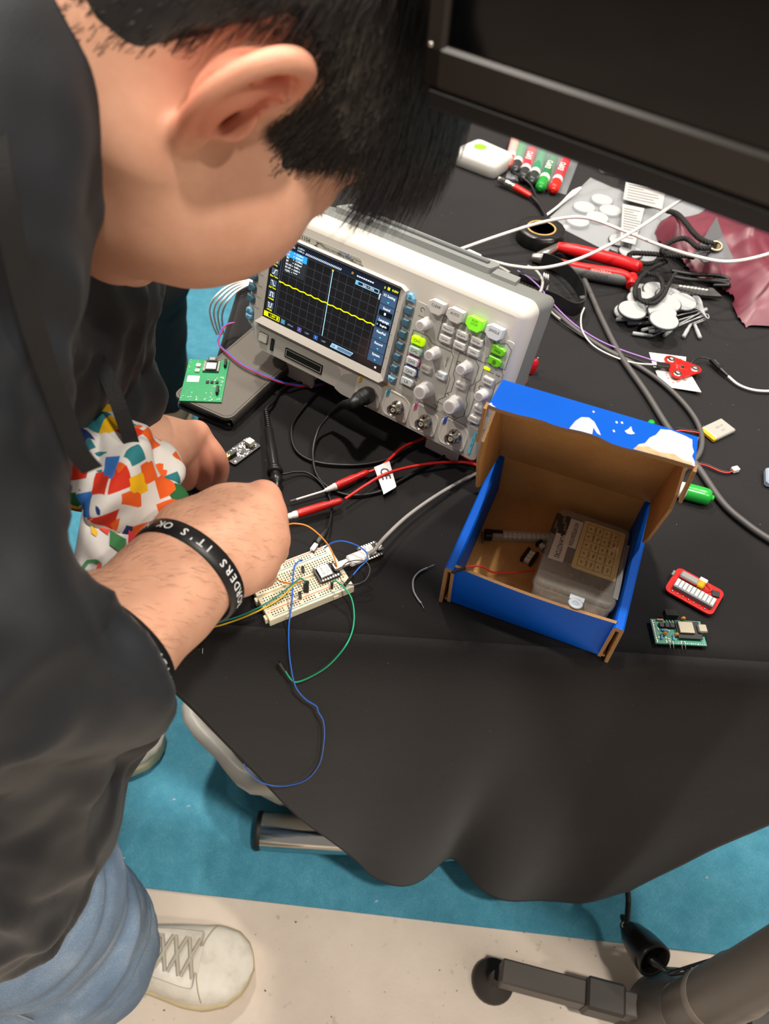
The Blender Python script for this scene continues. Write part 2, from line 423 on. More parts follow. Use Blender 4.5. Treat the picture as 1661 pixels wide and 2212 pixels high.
# rear case: grey, tapering back, with handle groove
RP = np.array(rpoly(P2([(-8, 8), (-8, 150), (-2, 154), (290, 154), (297, 148), (297, 20), (285, -1), (8, -1)]), .008, 4))
if sum(RP[i][0]*RP[(i+1) % len(RP)][1]-RP[(i+1) % len(RP)][0]*RP[i][1] for i in range(len(RP))) < 0: RP = RP[::-1]
rc = loft(MB(), [ring(RP, -.108, .022), ring(RP, -.100, .012), ring(RP, -.088, .004), ring(RP, -.070, 0), ring(RP, -.030, .0012)])
sp('rear_case', rc, M_gp)
hd = MB(); hy = .1542
hd.prism(rpoly(P2([(40, -92), (222, -92), (228, -86), (228, -62), (40, -62)]), .003), 0, .006, M=[[1, 0, 0, 0], [0, 0, 1, hy-.0005], [0, 1, 0, 0]])
sp('carry_handle', hd, mat('handle_grey', '#767977', .45))
hg = MB()
hg.box((.134, hy+.0062, -.0765), (.17, .003, .007)); sp('handle_groove', hg, mat('groove_grey', '#55585a', .5))
hp = MB(); hp.prism(P2([(232, -60), (258, -60), (254, -82), (228, -82)]), 0, .0035, M=[[1, 0, 0, 0], [0, 0, 1, hy-.0005], [0, 1, 0, 0]])
sp('handle_hinge', hp, mat('handle_grey', '#8d908e'))
# screen recess: sloped frame + glass
def quadframe(mb, a, b, za, zb, m=0):               # loop a (outer) to b (inner), CCW polygons with equal counts
    V = np.concatenate([np.c_[np.array(a), np.full(len(a), za)], np.c_[np.array(b), np.full(len(b), zb)]]); n = len(a)
    return mb.add(V, [(i, (i+1) % n, n+(i+1) % n, n+i) for i in range(n)], m, False)
so = P2([(6, 30), (174, 29), (180, 34), (180, 130), (174, 133), (4, 133)]); si = P2([(14.2, 39), (171.4, 38.4), (171.6, 38.8), (171.6, 127.6), (171.2, 128), (14.2, 128)])
fm = MB(); top_z = .0052
quadframe(fm, so, P2([(7.5, 31.5), (173.4, 30.5), (178.6, 35), (178.6, 129), (173.4, 131.6), (5.5, 131.6)]), 0.0, top_z)
quadframe(fm, P2([(7.5, 31.5), (173.4, 30.5), (178.6, 35), (178.6, 129), (173.4, 131.6), (5.5, 131.6)]), si, top_z, .0012)
sp('screen_frame', fm, M_wp)
M_scr = mat('screen_dark', '#1f2023', .12, emit=.2, spec=.4)
scr = sp('screen', MB().box((.0928, .0834, .0009), (.1572, .0896, .0006)), M_scr)
E1 = {}
def em(hexc, k=1.0):
    n = 'lcd_'+hexc[1:]+('_%g' % k); return mat(n, hexc, .4, emit=k*.66, spec=.1)
zz = .0013
def rect(mb, x0, y0, x1, y1, z=zz, m=0): return mb.box(((x0+x1)/2*K, (y0+y1)/2*K, z), ((x1-x0)*K, (y1-y0)*K, .0001), m=m)
def seg(mb, a, b, w, z=zz, m=0):
    a = np.array(a, float)*K; b = np.array(b, float)*K; d = b-a; n = np.array([-d[1], d[0]])/np.linalg.norm(d)*w*K/2
    return mb.add([(*(a-n), z), (*(b-n), z), (*(b+n), z), (*(a+n), z)], [(0, 1, 2, 3)], m)
gr = MB(); GX0, GX1, GY0, GY1 = 31.5, 150., 48.4, 119.
for i in range(13):
    x = GX0+(GX1-GX0)*i/12; seg(gr, (x, GY0), (x, GY1), .28 if i not in (0, 6, 12) else .35)
for j in range(9):
    y = GY0+(GY1-GY0)*j/8; seg(gr, (GX0, y), (GX1, y), .28 if j not in (0, 8) else .35)
sp('screen_grid', gr, em('#4d4d55', .55), scr)
tr = MB(); pts = []
for i in range(60):
    x = GX0+(GX1-GX0)*i/59; pts.append((x, 83.5+.55*math.sin(i*math.pi/2.36)+random.uniform(-.12, .12)))
for a, b in zip(pts[:-1], pts[1:]): seg(tr, a, (b[0]+.15, b[1]), 1.05, zz+.00012)
sp('waveform_trace', tr, em('#e6f000', 1.25), scr)
cu = MB(); seg(cu, (92.6, 117.5), (94.2, 48.6), .7, zz+.0001); sp('screen_cursor', cu, em('#9fd2ee', 1.1), scr)
mk = MB(); mk.lathe([(.0011, 0), (.0011, .0001)], (.0926, .1177, zz+.0001), n=8); mk.lathe([(.0011, 0), (.0011, .0001)], (.1512, .0834, zz+.0001), n=8)
put_text(mk, 'D', .003, (.1155, .1235, zz+.0001), bold=True); rect(mk, 29.6, 82.8, 31.6, 84.4, zz+.0002); sp('screen_marker', mk, em('#f0b03c', 1.1), scr)
# status bar, left measure column, menu column
bar = MB(); rect(bar, 15, 119.6, 170.6, 127.2); sp('status_bar', bar, em('#1c2434', .5), scr)
bl = MB(); 
for i in range(26): seg(bl, (57+i*1.75, 121), (58.2+i*1.75, 123.2), .75, zz+.00012)
for i in range(8): rect(bl, 121+i*2.6, 122.2, 122.9+i*2.6, 123.6, zz+.00012)
for k, (a, b) in enumerate(((27, 31), (33, 44), (46, 55.5))):
    put_text(bl, ('H', '20.0ms', '25.0MSa/s')[k], .0033 if k < 2 else .0022, ((a+b)/2*K, .1236 if k < 2 else .1248, zz+.00012), bold=True)
put_text(bl, '6.00M pts', .0022, (.0508, .1222, zz+.00012), bold=True)
sp('status_text', bl, em('#c8d6ea', .95), scr)
gt = MB(); gt.lathe([(.0019, 0), (.0019, .0001)], (.0225, .1237, zz+.00012), n=10); put_text(gt, "T'D", .0026, (.0188, .1237, zz+.0002), bold=True); sp('run_marker', gt, em('#2fb54a', 1.), scr)
mb = MB(); rect(mb, 33, 112.2, 60, 119.2, zz+.00005); sp('readout_highlight', mb, em('#2a8fd6', .95), scr)
mb = MB(); rect(mb, 33, 95, 60, 112.1, zz+.00004); sp('readout_box', mb, em('#2a3138', .5), scr)
mb = MB()
for i, (a, b) in enumerate((('AX', '-12.20ms'), ('AY', '20.00mV'), ('BX', '-12.00ms'), ('BY', '20.00mV'), ('BX-AX', '0.000 s'), ('BY-AY', '0.000 V'), ('1/|dX|', '*****'))):
    y = (117.6-i*3.25)*K; put_text(mb, a, .0026, (.0345, y, zz+.0002), align='LEFT', bold=True); put_text(mb, b, .0026, (.0455, y, zz+.0002), align='LEFT', bold=True); rect(mb, 43.1, 117.6-i*3.25-.4, 43.9, 117.6-i*3.25+.4, zz+.0002)
sp('readout_text', mb, em('#e4ebf2', 1.), scr)
mb = MB(); rect(mb, 121, 114.6, 149, 118.6, zz+.00005); sp('trigger_frequency_frame', mb, em('#8fc6f2', .95), scr)
mb = MB(); rect(mb, 121.8, 115.2, 148.3, 118.0, zz+.0001); sp('trigger_frequency_box', mb, em('#1d2836', .4), scr)
mb = MB(); rect(mb, 121.8, 115.2, 124.2, 118.0, zz+.00015); sp('trigger_frequency_icon', mb, em('#2aa6f0', 1.), scr)
mb = MB(); put_text(mb, 'JLJLL < 15Hz', .0026, (.1365, .1166, zz+.0002), bold=True); sp('trigger_frequency_text', mb, em('#d5e6f5', .95), scr)
mb = MB(); put_text(mb, '0.00V', .0031, (.1665, .1236, zz+.0002), bold=True); rect(mb, 157.6, 122.2, 160.2, 125, zz+.00015); put_text(mb, 'z', .004, (.1545, .1236, zz+.0002), bold=True)
for i, s in enumerate(('Period', 'Freq', 'Rise Time', 'Fall Time', '+Width', '-Width')): put_text(mb, s, .0026, (.0222, (110.5-i*12.2)*K, zz+.0002), bold=True)
sp('yellow_text', mb, em('#e8ee1c', 1.1), scr)
mb = MB()
for i in range(6): rect(mb, 18.4, 112.2-i*12.2, 26.6, 119.0-i*12.2, zz+.00005)
seg(mb, (29.4, 46.5), (28.8, 119), .5); sp('measure_icon_tile', mb, em('#4a5a70', .6), scr)
mb = MB()
for i, pl in enumerate(([(20, 1), (20, 5), (22, 5), (22, 1), (24, 1), (24, 5)], [(20, 1), (20, 5), (22, 5), (22, 1), (24, 1), (24, 5)], [(19.5, 1), (21.5, 1), (23, 5.5), (25.5, 5.5)], [(19.5, 5.5), (21.5, 5.5), (23, 1), (25.5, 1)], [(19.5, 1), (21, 1), (21, 5.5), (24, 5.5), (24, 1), (25.5, 1)], [(19.5, 5.5), (21, 5.5), (21, 1), (24, 1), (24, 5.5), (25.5, 5.5)])):
    for a, b in zip(pl[:-1], pl[1:]): seg(mb, (a[0], a[1]+112.4-i*12.2), (b[0], b[1]+112.4-i*12.2), .6, zz+.0002)
sp('measure_icon', mb, em('#eef2f6', 1.), scr)
mb = MB(); my = [(107.5, 119.6), (95.2, 106.9), (83, 94.6), (71.0, 82.4), (59, 70.4), (46.8, 58.4)]
for a, b in my: rect(mb, 152.6, a, 170.4, b, zz+.00005)
sp('menu_tile', mb, em('#38506e', .75), scr)
mb = MB()
for a, b in (my[1], my[2]): rect(mb, 153.8, a+.6, 169.4, a+6.2, zz+.0001)
sp('menu_field', mb, em('#10151c', .3), scr)
mb = MB()
for (a, b), s in zip(my, ('IO Setting', 'Sound', 'Language', 'Pass/Fail', 'Record', 'System')): put_text(mb, s, .0035, (.1616, (b-3.2)*K, zz+.0002), bold=True, sx=.95)
put_text(mb, 'English', .003, (.1622, (my[2][0]+3.3)*K, zz+.0002), bold=True); rect(mb, 160, my[1][0]+2.2, 162, my[1][0]+4.6, zz+.0002); put_text(mb, 'Utility', .0026, (.1507, .113, zz+.0002), rotz(math.pi/2), bold=True); rect(mb, 163, 41.5, 165, 43.6, zz+.0002)
sp('menu_text', mb, em('#e6eef8', 1.), scr)
mb = MB()
for i in (0, 3, 4, 5):
    y = my[i][0]+2.6; mb.add([(.1603, (y+1)*K, zz+.0002), (.1629, (y+1)*K, zz+.0002), (.1616, (y-.6)*K, zz+.0002)], [(0, 2, 1)])
rect(mb, 154.6, my[2][0]+2.5, 155.6, my[2][0]+4.2, zz+.0002)
sp('menu_arrow', mb, em('#3fc3f0', 1.), scr)
# channel strip
mb = MB(); rect(mb, 16, 41.2, 37.5, 46.6, zz+.00005); sp('channel_tile', mb, em('#e2ea10', 1.05), scr)
mb = MB(); mb.prism(P2([(22.3, 41.8), (36.8, 41.8), (36.8, 46.), (21.2, 46.)]), zz+.00006, zz+.00012); sp('channel_field', mb, em('#22240c', .4), scr)
mb = MB(); put_text(mb, '1.00V', .0032, (.0282, .0439, zz+.0002), bold=True); rect(mb, 33.4, 42.6, 35.6, 45.2, zz+.0002); sp('channel_value', mb, em('#e2ea10', 1.), scr)
mb = MB(); put_text(mb, '1', .0036, (.0188, .0439, zz+.0002), bold=True); sp('channel_number', mb, em('#33360a', .4), scr)
for x0, n, v, cc in ((39.5, '2', '200mA', '#3a7f9a'), (62, '3', '1.00V', '#5b4a9a'), (84, '4', '1.00V', '#2a4fa0')):
    mb = MB(); rect(mb, x0, 41.0, x0+5.6, 46.0, zz+.00005); sp('channel_tile', mb, em(cc, .6), scr)
    mb = MB(); put_text(mb, n, .004, ((x0+2.8)*K, .0436, zz+.0002), bold=True); put_text(mb, v, .0026, ((x0+13)*K, .0434, zz+.0002)); sp('channel_value', mb, em('#8fa6c8', .7), scr)
mb = MB(); mb.prism(P2([(106, 41.3), (132.6, 41.3), (135.4, 46.2), (108, 46.2)]), zz, zz+.0001); sp('logic_tile', mb, em('#8fb6dc', .9), scr)
mb = MB(); put_text(mb, 'LA', .0036, (.1103, .0437, zz+.0002), bold=True)
for i in range(16): rect(mb, 115.3+i*1.15, 42.2+(.2 if i % 2 else 0), 116.1+i*1.15, 43.5, zz+.0002); rect(mb, 115.6+i*1.15, 43.9, 116.4+i*1.15, 45.3, zz+.0002)
sp('logic_text', mb, em('#26303c', .3), scr)
# name plate
mb = MB(); mb.prism(P2([(5, 131.8), (126.5, 131.8), (120.5, 139.5), (5, 139.5)]), 0, .0006); npl = sp('name_plate', mb, mat('plate_grey', '#a09e94', .5))
mb = MB(); put_text(mb, 'DS1104', .0058, (.050, .1357, .0008)); put_text(mb, 'Z', .0062, (.0672, .1354, .0008), bold=True, shear=.35, sx=1.15); put_text(mb, 'Plus', .0036, (.0738, .137, .0008), shear=.3)
put_text(mb, 'OSCILLOSCOPE', .0030, (.0862, .1354, .0008)); put_text(mb, '4 Channel', .0024, (.1170, .1368, .0008)); put_text(mb, '100MHz 1GSa/s', .0024, (.1175, .1340, .0008)); put_text(mb, 'RIGOL', .0052, (.018, .1357, .0008), bold=True); put_text(mb, 'MSO/', .005, (.0345, .1357, .0008))
put_text(mb, 'UltraVision', .0042, (.1028, .1354, .0008), shear=.3, bold=True)
sp('lettering', mb, M_ink, npl)
mb = MB(); 
for a, b in zip([(95, 138), (104, 138.2), (105, 135.5), (106.2, 139.4), (107.4, 136.5)], [(104, 138.2), (105, 135.5), (106.2, 139.4), (107.4, 136.5), (111, 137.8)]): seg(mb, a, b, .5, .0009)
sp('logo_swash', mb, mat('ink_blue', '#2c62ae', .5), npl)
# control pad plate and its printed outlines
pad_out = P2([(191, 33), (191, 124), (205, 124), (209, 121), (284, 121), (288, 124), (297, 124), (297, 34), (290, 28), (200, 30)])
pad = sp('control_pad', MB().prism(rpoly(pad_out, .003), -.0005, .0007, inset=.0003), M_pad)
lz = .0009
mb = MB()
def pl(pts, w=.7):
    for a, b in zip(pts[:-1], pts[1:]): seg(mb, a, b, w, lz)
pl([(222, 121), (222, 97), (226, 95), (275, 95), (275, 100), (279, 103), (279, 118), (272, 121), (222, 121)])
pl([(195, 96), (212, 96), (218, 91.5), (240, 91.5), (243, 88), (243, 70), (246, 66), (246, 46), (241, 41), (241, 30), (217, 30)]); pl([(195, 96), (195, 38), (210, 38)])
pl([(248, 94), (266, 94), (271, 89), (271, 72), (268, 68), (268, 54), (271, 50), (271, 36), (268, 34), (262, 28), (250, 29.5)]); pl([(248, 94), (248, 72), (251, 68), (251, 54), (247.5, 51)])
pl([(278, 120), (278, 105), (284, 97), (296, 97), (296, 117), (290, 121), (284, 118), (278, 120)]); pl([(276, 96), (293, 96), (296, 92), (296, 86), (292, 80), (292, 36), (278, 31), (274, 36), (276, 41), (276, 62), (273, 66), (273, 74), (276, 78), (276, 96)])
sp('outline_print', mb, M_inkl, pad)
mb = MB()
for s, x, y, z in (('VERTICAL', 243.5, 38, 0), ('HORIZONTAL', 254, 31, 0), ('TRIGGER', 280, 33, 0), ('Intensity', 200, 111.5, 0), ('POSITION', 238, 80, 1), ('SCALE', 240, 33.5, 0), ('SCALE', 262, 31.5, 0), ('POSITION', 262, 73, 0), ('Normal', 283, 89.3, 0), ('Single', 291.5, 89.3, 0), ('MODE', 285, 76.4, 0), ('LEVEL', 290, 59, 0)):
    put_text(mb, s, .0022, (x*K, y*K, lz), rotz(-math.pi/2) if z else None)
for cx, cy in ((199, 118), (208, 82), (250, 84), (248, 49), (213, 51), (279, 71)):
    for a in range(7): seg(mb, (cx+2*math.cos(a*.7), cy+2*math.sin(a*.7)), (cx+2*math.cos(a*.7+.7), cy+2*math.sin(a*.7+.7)), .5, lz)
sp('pad_lettering', mb, M_ink, pad)
# ---- buttons
def button(u, v, w, h, label, m, shape=None, z1=.0042, tm=None, ts=.0028, base=None, name='button', ch=.0008):
    poly = P2(shape) if shape else rpoly(P2([(-w/2, -h/2), (w/2, -h/2), (w/2, h/2), (-w/2, h/2)]), .0016)
    mb = MB().prism(poly, 0, z1-ch, sm=False); mb.prism(poly, z1-ch, z1, inset=ch)
    o = sp(name, mb, m); o.location = (u*K, v*K, .0006)
    if label:
        t = MB(); put_text(t, label, ts, (0, 0, z1+.0001), sx=.95); sp('lettering', t, tm or M_ink, o)
    if base:
        b = MB().prism(inset_poly(np.array(poly)[::-1] if False else np.array(rpoly(P2([(-w/2, -h/2), (w/2, -h/2), (w/2, h/2), (-w/2, h/2)]), .0016)), -.0011), 0, .0011); sp('surround', b, base, o)
    return o
M_grn = mat('lit_green', '#7ddc2a', .4, emit=.28); M_grn2 = mat('green_button', '#6cc21d', .35); M_yel = mat('lit_yellow_green', '#b8e600', .4, emit=.35)
M_sgl = mat('button_cool', '#cdd3d6', .4)
bigs = [(-9, -4), (-4, -8), (5, -8), (8, -5), (8.6, 4.6), (-5, 5.2), (-8.6, 2.6)]
for u, s, m_ in ((214.5, 'CLEAR', M_btn), (235, 'AUTO', M_btn), (256, 'RUN\nSTOP', M_grn), (276.6, 'SINGLE', M_sgl)):
    o = button(u, 128.5, 17, 13, s, m_, bigs, .0062, ts=.0036 if '\n' not in s else .0031, tm=M_ink if m_ is not M_grn else mat('ink_green', '#3c7a12', .6), name='run_control_button'); 
for i, (s, u, v) in enumerate((('Measure', 231, 112), ('Acquire', 246.7, 112), ('Storage', 262.4, 112), ('Cursor', 231, 101.6), ('Display', 246.9, 101.6), ('Utility', 262.4, 101.6))):
    button(u, v, 12.4, 7, s, M_btn, [(-6.2, -3), (-5.2, -3.6), (5.6, -3.6), (6.4, -2.6), (5.8, 3.3), (-5.6, 3.5), (-6.4, 2.6)], .0042, ts=.0027, name='menu_button')
chs = [(-6.6, -3.8), (6.0, -3.8), (7.2, -1.5), (7.2, 2.4), (5.6, 4.0), (-5.6, 4.0), (-7, 2.2)]
for s, v, m_, bs in (('CH1', 88.4, M_yel, None), ('CH2', 77.8, mat('button_mint', '#b9cdc4', .4), mat('ring_teal', '#6fa89a', .4)), ('CH3', 66.8, M_sgl, mat('ring_pink', '#c04a80', .4)), ('CH4', 56, M_sgl, mat('ring_blue', '#26409a', .4)), ('LA', 44.6, M_sgl, None)):
    button(203.6, v, 13.6, 7.6, s, m_, chs, .0042, ts=.0042, base=bs, name='channel_button')
button(219.6, 65.4, 11.6, 7.2, 'MATH', M_btn, None, .004, ts=.003, name='menu_button'); button(236.8, 66, 11.6, 7.4, 'REF', M_sgl, None, .004, ts=.0032, tm=M_inkl, name='menu_button')
button(259.6, 65.3, 11, 6.6, 'MENU', M_btn, None, .004, ts=.0031, name='menu_button'); button(284.6, 81.4, 11.4, 7, 'MODE', M_btn, None, .0042, ts=.0031, name='menu_button')
button(284.7, 51.3, 11.4, 7, 'MENU', M_btn, None, .0042, ts=.0031, name='menu_button'); button(283.6, 39.4, 11.4, 7, 'FORCE', M_btn, None, .0042, ts=.003, name='menu_button')
button(285, 112, 13, 9, 'Help', M_grn2, [(-6.6, -3.8), (5, -3.8), (6.8, -1.8), (6.8, 2), (4.8, 4), (-1, 4), (-3, 5), (-6.6, 4.2)], .0042, ts=.0036, name='help_button')
o = button(285, 101.4, 13, 9, None, M_grn2, [(-6.6, -3.2), (-3, -3.2), (0, -4.6), (4.8, -4), (6.6, -2), (6.6, 2), (5, 4), (-6.4, 4.2)], .0042, name='print_button')
t = MB(); t.box((0, 0, .0044), (.0036, .0026, .0001)); t.box((0, .0016, .0044), (.0022, .0005, .0001)); t.box((0, -.0017, .0044), (.0026, .0008, .0001)); sp('printer_icon', t, mat('ink_green', '#3c7a12'), o)
sp('trigger_light', MB().box((.279, .0913, .0012), (.0062, .0028, .0012), ch=.0004), mat('led_yellow_green', '#a8f000', .3, emit=1.2))
# soft keys right and left
sk = [(-4.6, -4.4), (2.4, -4.4), (4.8, -1.6), (4.8, 1.6), (2.4, 4.4), (-4.6, 4.4)]
def softkey(u, v, m, poly, arrow=0, name='soft_key'):
    mb = MB().prism(P2(poly), 0, .0018); mb.prism(P2(poly), .0018, .0034, inset=.0016)
    o = sp(name, mb, m); o.location = (u*K, v*K, .0003)
    if arrow:
        t = MB(); w = 1.5; pts = [(-w, -arrow*1.), (w, -arrow*1.), (0, arrow*1.2)]
        for a, b in zip(pts, pts[1:]+pts[:1]):
            a_ = np.array(a)*K; b_ = np.array(b)*K; d = b_-a_; n = np.array([-d[1], d[0]])/np.linalg.norm(d)*.0002
            t.add([(*(a_-n), .00355), (*(b_-n), .00355), (*(b_+n), .00355), (*(a_+n), .00355)], [(0, 1, 2, 3)])
        sp('arrow', t, M_ink, o)
    return o
skr = [(-x, y) for x, y in sk][::-1]
softkey(184.6, 124.6, M_keyl, [(-4.8, -4.2), (4.6, -4.2), (4.8, .4), (1.6, 4.6), (-2.4, 4.6), (-4.8, 2.4)], 1)
for i in range(6): softkey(185.0, 111.8-i*12.25, M_key, skr)
softkey(185.3, 38.6, M_keyl, [(-4.6, 3.4), (4.8, 3.4), (4.8, .4), (2.8, -3.6), (-2.2, -3.6), (-4.6, -1)], -1)
for i in range(5): softkey(-4.4, 101.0-i*12.15, M_key, sk)
softkey(-3.6, 38.9, M_keyl, [(-4.6, -3.2), (4.8, -3.2), (4.8, .4), (2.4, 3.8), (-2.2, 3.8), (-4.6, 1)], 1); softkey(-3.2, 31.6, M_keyl, [(-4.6, 3.2), (4.8, 3.2), (4.8, -.6), (2.4, -3.6), (-1.8, -3.6), (-4.6, -.8)], -1)
mb = MB()
for i in range(7):
    y = 118-i*12.25; seg(mb, (173.5, y+1), (176.5, y+1), .6, .0030); seg(mb, (176.5, y+1), (180.2, y-2), .6, .0004)
for i in range(6):
    y = 107.5-i*12.15; seg(mb, (3, y), (12, y), .6, .0052); seg(mb, (-.5, y+2.5), (3, y), .6, .0006)
sp('key_groove', mb, M_inkl)
# ---- knobs (flutes and dished cap)
def knob(u, v, r, h, nfl=9):
    n = nfl*4; mb = MB(); rings = []
    for rr, z in ((1.10, 0), (1.06, .08), (1.0, .2), (.93, .86), (.86, .98), (.74, 1.0)):
        a = np.arange(n)*2*math.pi/n; fl = 1-.035*np.clip(np.cos(a*nfl), 0, 1)*(1 if .1 < z < .95 else 0)
        rings.append(np.stack([np.cos(a)*r*rr*fl, np.sin(a)*r*rr*fl, np.full(n, h*z)], 1))
    a = np.arange(n)*2*math.pi/n
    rings.append(np.stack([np.cos(a)*r*.56, np.sin(a)*r*.56, np.full(n, h*.99)], 1))
    loft(mb, rings, cap1=False); o = sp('knob', mb, M_knob); o.location = (u*K, v*K, .0006)
    d = MB().lathe([(r*.56, h*.99), (r*.46, h*.93), (r*.3, h*.90), (0.00001, h*.89)], n=n); sp('knob_dish', d, M_knobc, o)
for a in ((207.5, 107.6, .0058, .0150), (224.4, 84.2, .0058, .0150), (225.6, 45.2, .0080, .0155), (259.6, 84.6, .0058, .0150), (259.8, 45.2, .0080, .0155), (284.6, 67.8, .0055, .0145)): knob(*a)
# ---- connector strip: recessed cups with sockets
mb = MB(); mb.prism(rpoly(P2([(128, 19), (150, 30), (188, 31), (294, 27), (297, 20), (297, -1), (292, -3.4), (130, -3.4), (120, 0)]), .003), -.0004, .0006); sp('connector_strip', mb, mat('strip_grey', '#a09e97', .5))
def socket(u, v, plug):
    cup = MB(); out = rpoly(P2([(-15.5, -6), (-15.5, 11), (-11, 15), (8, 14), (14, 10), (15.5, 4), (15, -12), (-12, -12.5)]), .004); inn = inset_poly(np.array(out)[::-1], .0022)[::-1] if False else None
    o_ = np.array(out)
    if sum(o_[i][0]*o_[(i+1) % len(o_)][1]-o_[(i+1) % len(o_)][0]*o_[i][1] for i in range(len(o_))) < 0: o_ = o_[::-1]
    i_ = inset_poly(o_, .0022); quadframe(cup, o_, i_, .0014, .0010); quadframe(cup, inset_poly(o_, -.0012), o_, .0005, .0014)
    cup.add(np.c_[i_, np.full(len(i_), .00105)], [tuple(range(len(i_)))]); o = sp('socket_cup', cup, M_wp); o.location = ((u-2.5)*K, (v-1.)*K, 0)
    s = MB(); s.lathe([(.0075, 0), (.0075, .0015), (.0062, .002), (.0062, .006), (.0060, .0062), (.0060, .0125), (.0056, .0128), (.0050, .0128), (.0050, .004)], (0, 0, .001), n=24)
    b = sp('bnc_socket', s, M_brass); b.location = (u*K, v*K, 0)
    sp('bnc_lug', MB().cyl((0, .0058, .0095), (0, .0078, .0095), .0011, n=8), M_blk, b)
    sp('insulator', MB().lathe([(.0024, .0045), (.0024, .0118), (.0010, .0118), (.0010, .006)], n=14), M_tefl, b); sp('center_pin', MB().lathe([(.0008, .0045), (.0008, .0105), (.00001, .011)], n=8), M_pin, b)
for u, s, cc, n in ((165.5, 'CH1', '#d9a400', 0), (200.2, 'CH2', '#2e93ad', 1), (234.2, 'CH3', '#c4568c', 2), (269, 'CH4', '#2a50b4', 3)):
    socket(u, 13.0, n == 0)
    t = MB().prism(P2([(u-16.5, 26), (u-16.5, 18.5), (u-13.5, 21), (u-13.5, 28.5)]), 0, .0016); fl = sp('channel_flag', t, mat('flag_'+s, cc, .45))
    t = MB(); put_text(t, s, .0026, ((u-15)*K, .0235, .0017), rotz(math.pi/2)); sp('lettering', t, M_ink, fl)
mb = MB(); mb.prism(rpoly(P2([(286.5, 2), (289.5, 2), (289.5, 27), (286.5, 27)]), .0014), .0004, .0012); cpl = sp('calibrator_label', mb, mat('flag_cyan', '#5fb6cc', .45))
mb = MB(); put_text(mb, '3Vpp  1kHz', .0022, (.288, .0145, .0013), rotz(math.pi/2)); sp('lettering', mb, M_ink, cpl)
mb = MB(); put_text(mb, 'All inputs 1M\u03a9 || 15pF  300V RMS  CAT I', .0021, (.1625, .0305, .0009), rotz(-.03)); sp('warning_text', mb, M_ink)
mb = MB(); mb.add([(.1792, .0285, .0009), (.1842, .0285, .0009), (.1817, .0325, .0009)], [(0, 1, 2)]); sp('warning_triangle', mb, mat('warn_orange', '#c98a1e', .5))
mb = MB(); mb.box((.1817, .0303, .0010), (.0005, .0018, .0001)); sp('warning_mark', mb, M_ink)
# ---- lower left panel: power button, usb port, logic port
mb = MB(); mb.prism(rpoly(P2([(6, 26), (112, 26), (122, 22), (131, 6), (131, 1), (13, 1), (9, 5)]), .002), -.0002, .0004); sp('lower_panel', mb, mat('lower_panel_grey', '#a8a49d', .5))
mb = MB(); mb.prism(rpoly(P2([(13, 10), (26, 10), (26, 21), (13, 21)]), .001), 0, .0007); sp('power_surround', mb, M_blk)
mb = MB(); mb.prism(rpoly(P2([(13.7, 10.7), (25.4, 10.7), (25.4, 20.4), (13.7, 20.4)]), .001), 0, .0024, inset=.0004); sp('power_button', mb, mat('power_grey', '#bab6ae', .4))
mb = MB(); mb.box((.0327, .0130, .0008), (.0042, .0135, .0012)); sp('usb_port', mb, M_blk)
mb = MB(); mb.box((.0332, .0125, .0015), (.0012, .0095, .0004)); sp('usb_tongue', mb, M_ink)
mb = MB(); mb.prism(rpoly(P2([(51, 6.5), (102, 6.5), (102, 17.5), (51, 17.5)]), .001), 0, .0010); lp = sp('logic_port', mb, M_blk)
mb = MB(); quadframe(mb, P2([(52.4, 8), (100.6, 8), (100.6, 16), (52.4, 16)]), P2([(53, 8.6), (100, 8.6), (100, 15.4), (53, 15.4)]), .0012, .0012); sp('port_rim', mb, M_rec, lp)
# ---- folding feet that tip the front up
for u in (52, 246):
    mb = MB(); mb.box((u*K, -.012, -.036), (.044, .020, .006), rotx(.2), ch=.0015); mb.box((u*K, -.0243, -.0345), (.040, .0195, .006), rotx(.12), ch=.0015); sp('tilt_foot', mb, M_wp)
for u in (30, 262): sp('rear_foot', MB().box((u*K, .0000, -.096), (.022, .0245, .012), ch=.002), M_blk)
# ================================================================ blue cardboard box (local: x right, y back, z up)
BYW = math.radians(-19.61); BO = np.array([.0632, .4101, T+.0006]); BR = rotz(BYW)
BW, BD, BH, BT = .156, .157, .051, .003
g = G('kraft', .85, .2)
wv = g.n('ShaderNodeTexWave'); wv.inputs['Scale'].default_value = 60.; wv.inputs['Distortion'].default_value = 1.5; g.l(g.tc.outputs['Object'], wv.inputs['Vector'])
c = g.ramp(g.noise(18, 5, .6), [(.3, '#b0814c'), (.7, '#c4955c')]); c = g.mix(g.ramp(g.noise(500, 2), [(.55, 0.), (.8, .4)]), c, '#8d6436'); g.col(c); g.bump(wv.outputs['Fac'], .06, .001)
M_kr = MATS['kraft']
g = G('blue_print', .5, .12); c = g.ramp(g.noise(9, 4), [(.3, '#0250b8'), (.7, '#0258c6')]); g.col(c); g.bump(g.noise(900, 2), .03); M_bl = MATS['blue_print']
g = G('corrugated_edge', .9, .1); wv = g.n('ShaderNodeTexWave'); wv.inputs['Scale'].default_value = 260.; wv.inputs['Distortion'].default_value = 4.; g.l(g.tc.outputs['Object'], wv.inputs['Vector'])
g.col(g.ramp(wv.outputs['Fac'], [(.2, '#7d5c3c'), (.6, '#a88560')])); M_ce = MATS['corrugated_edge']
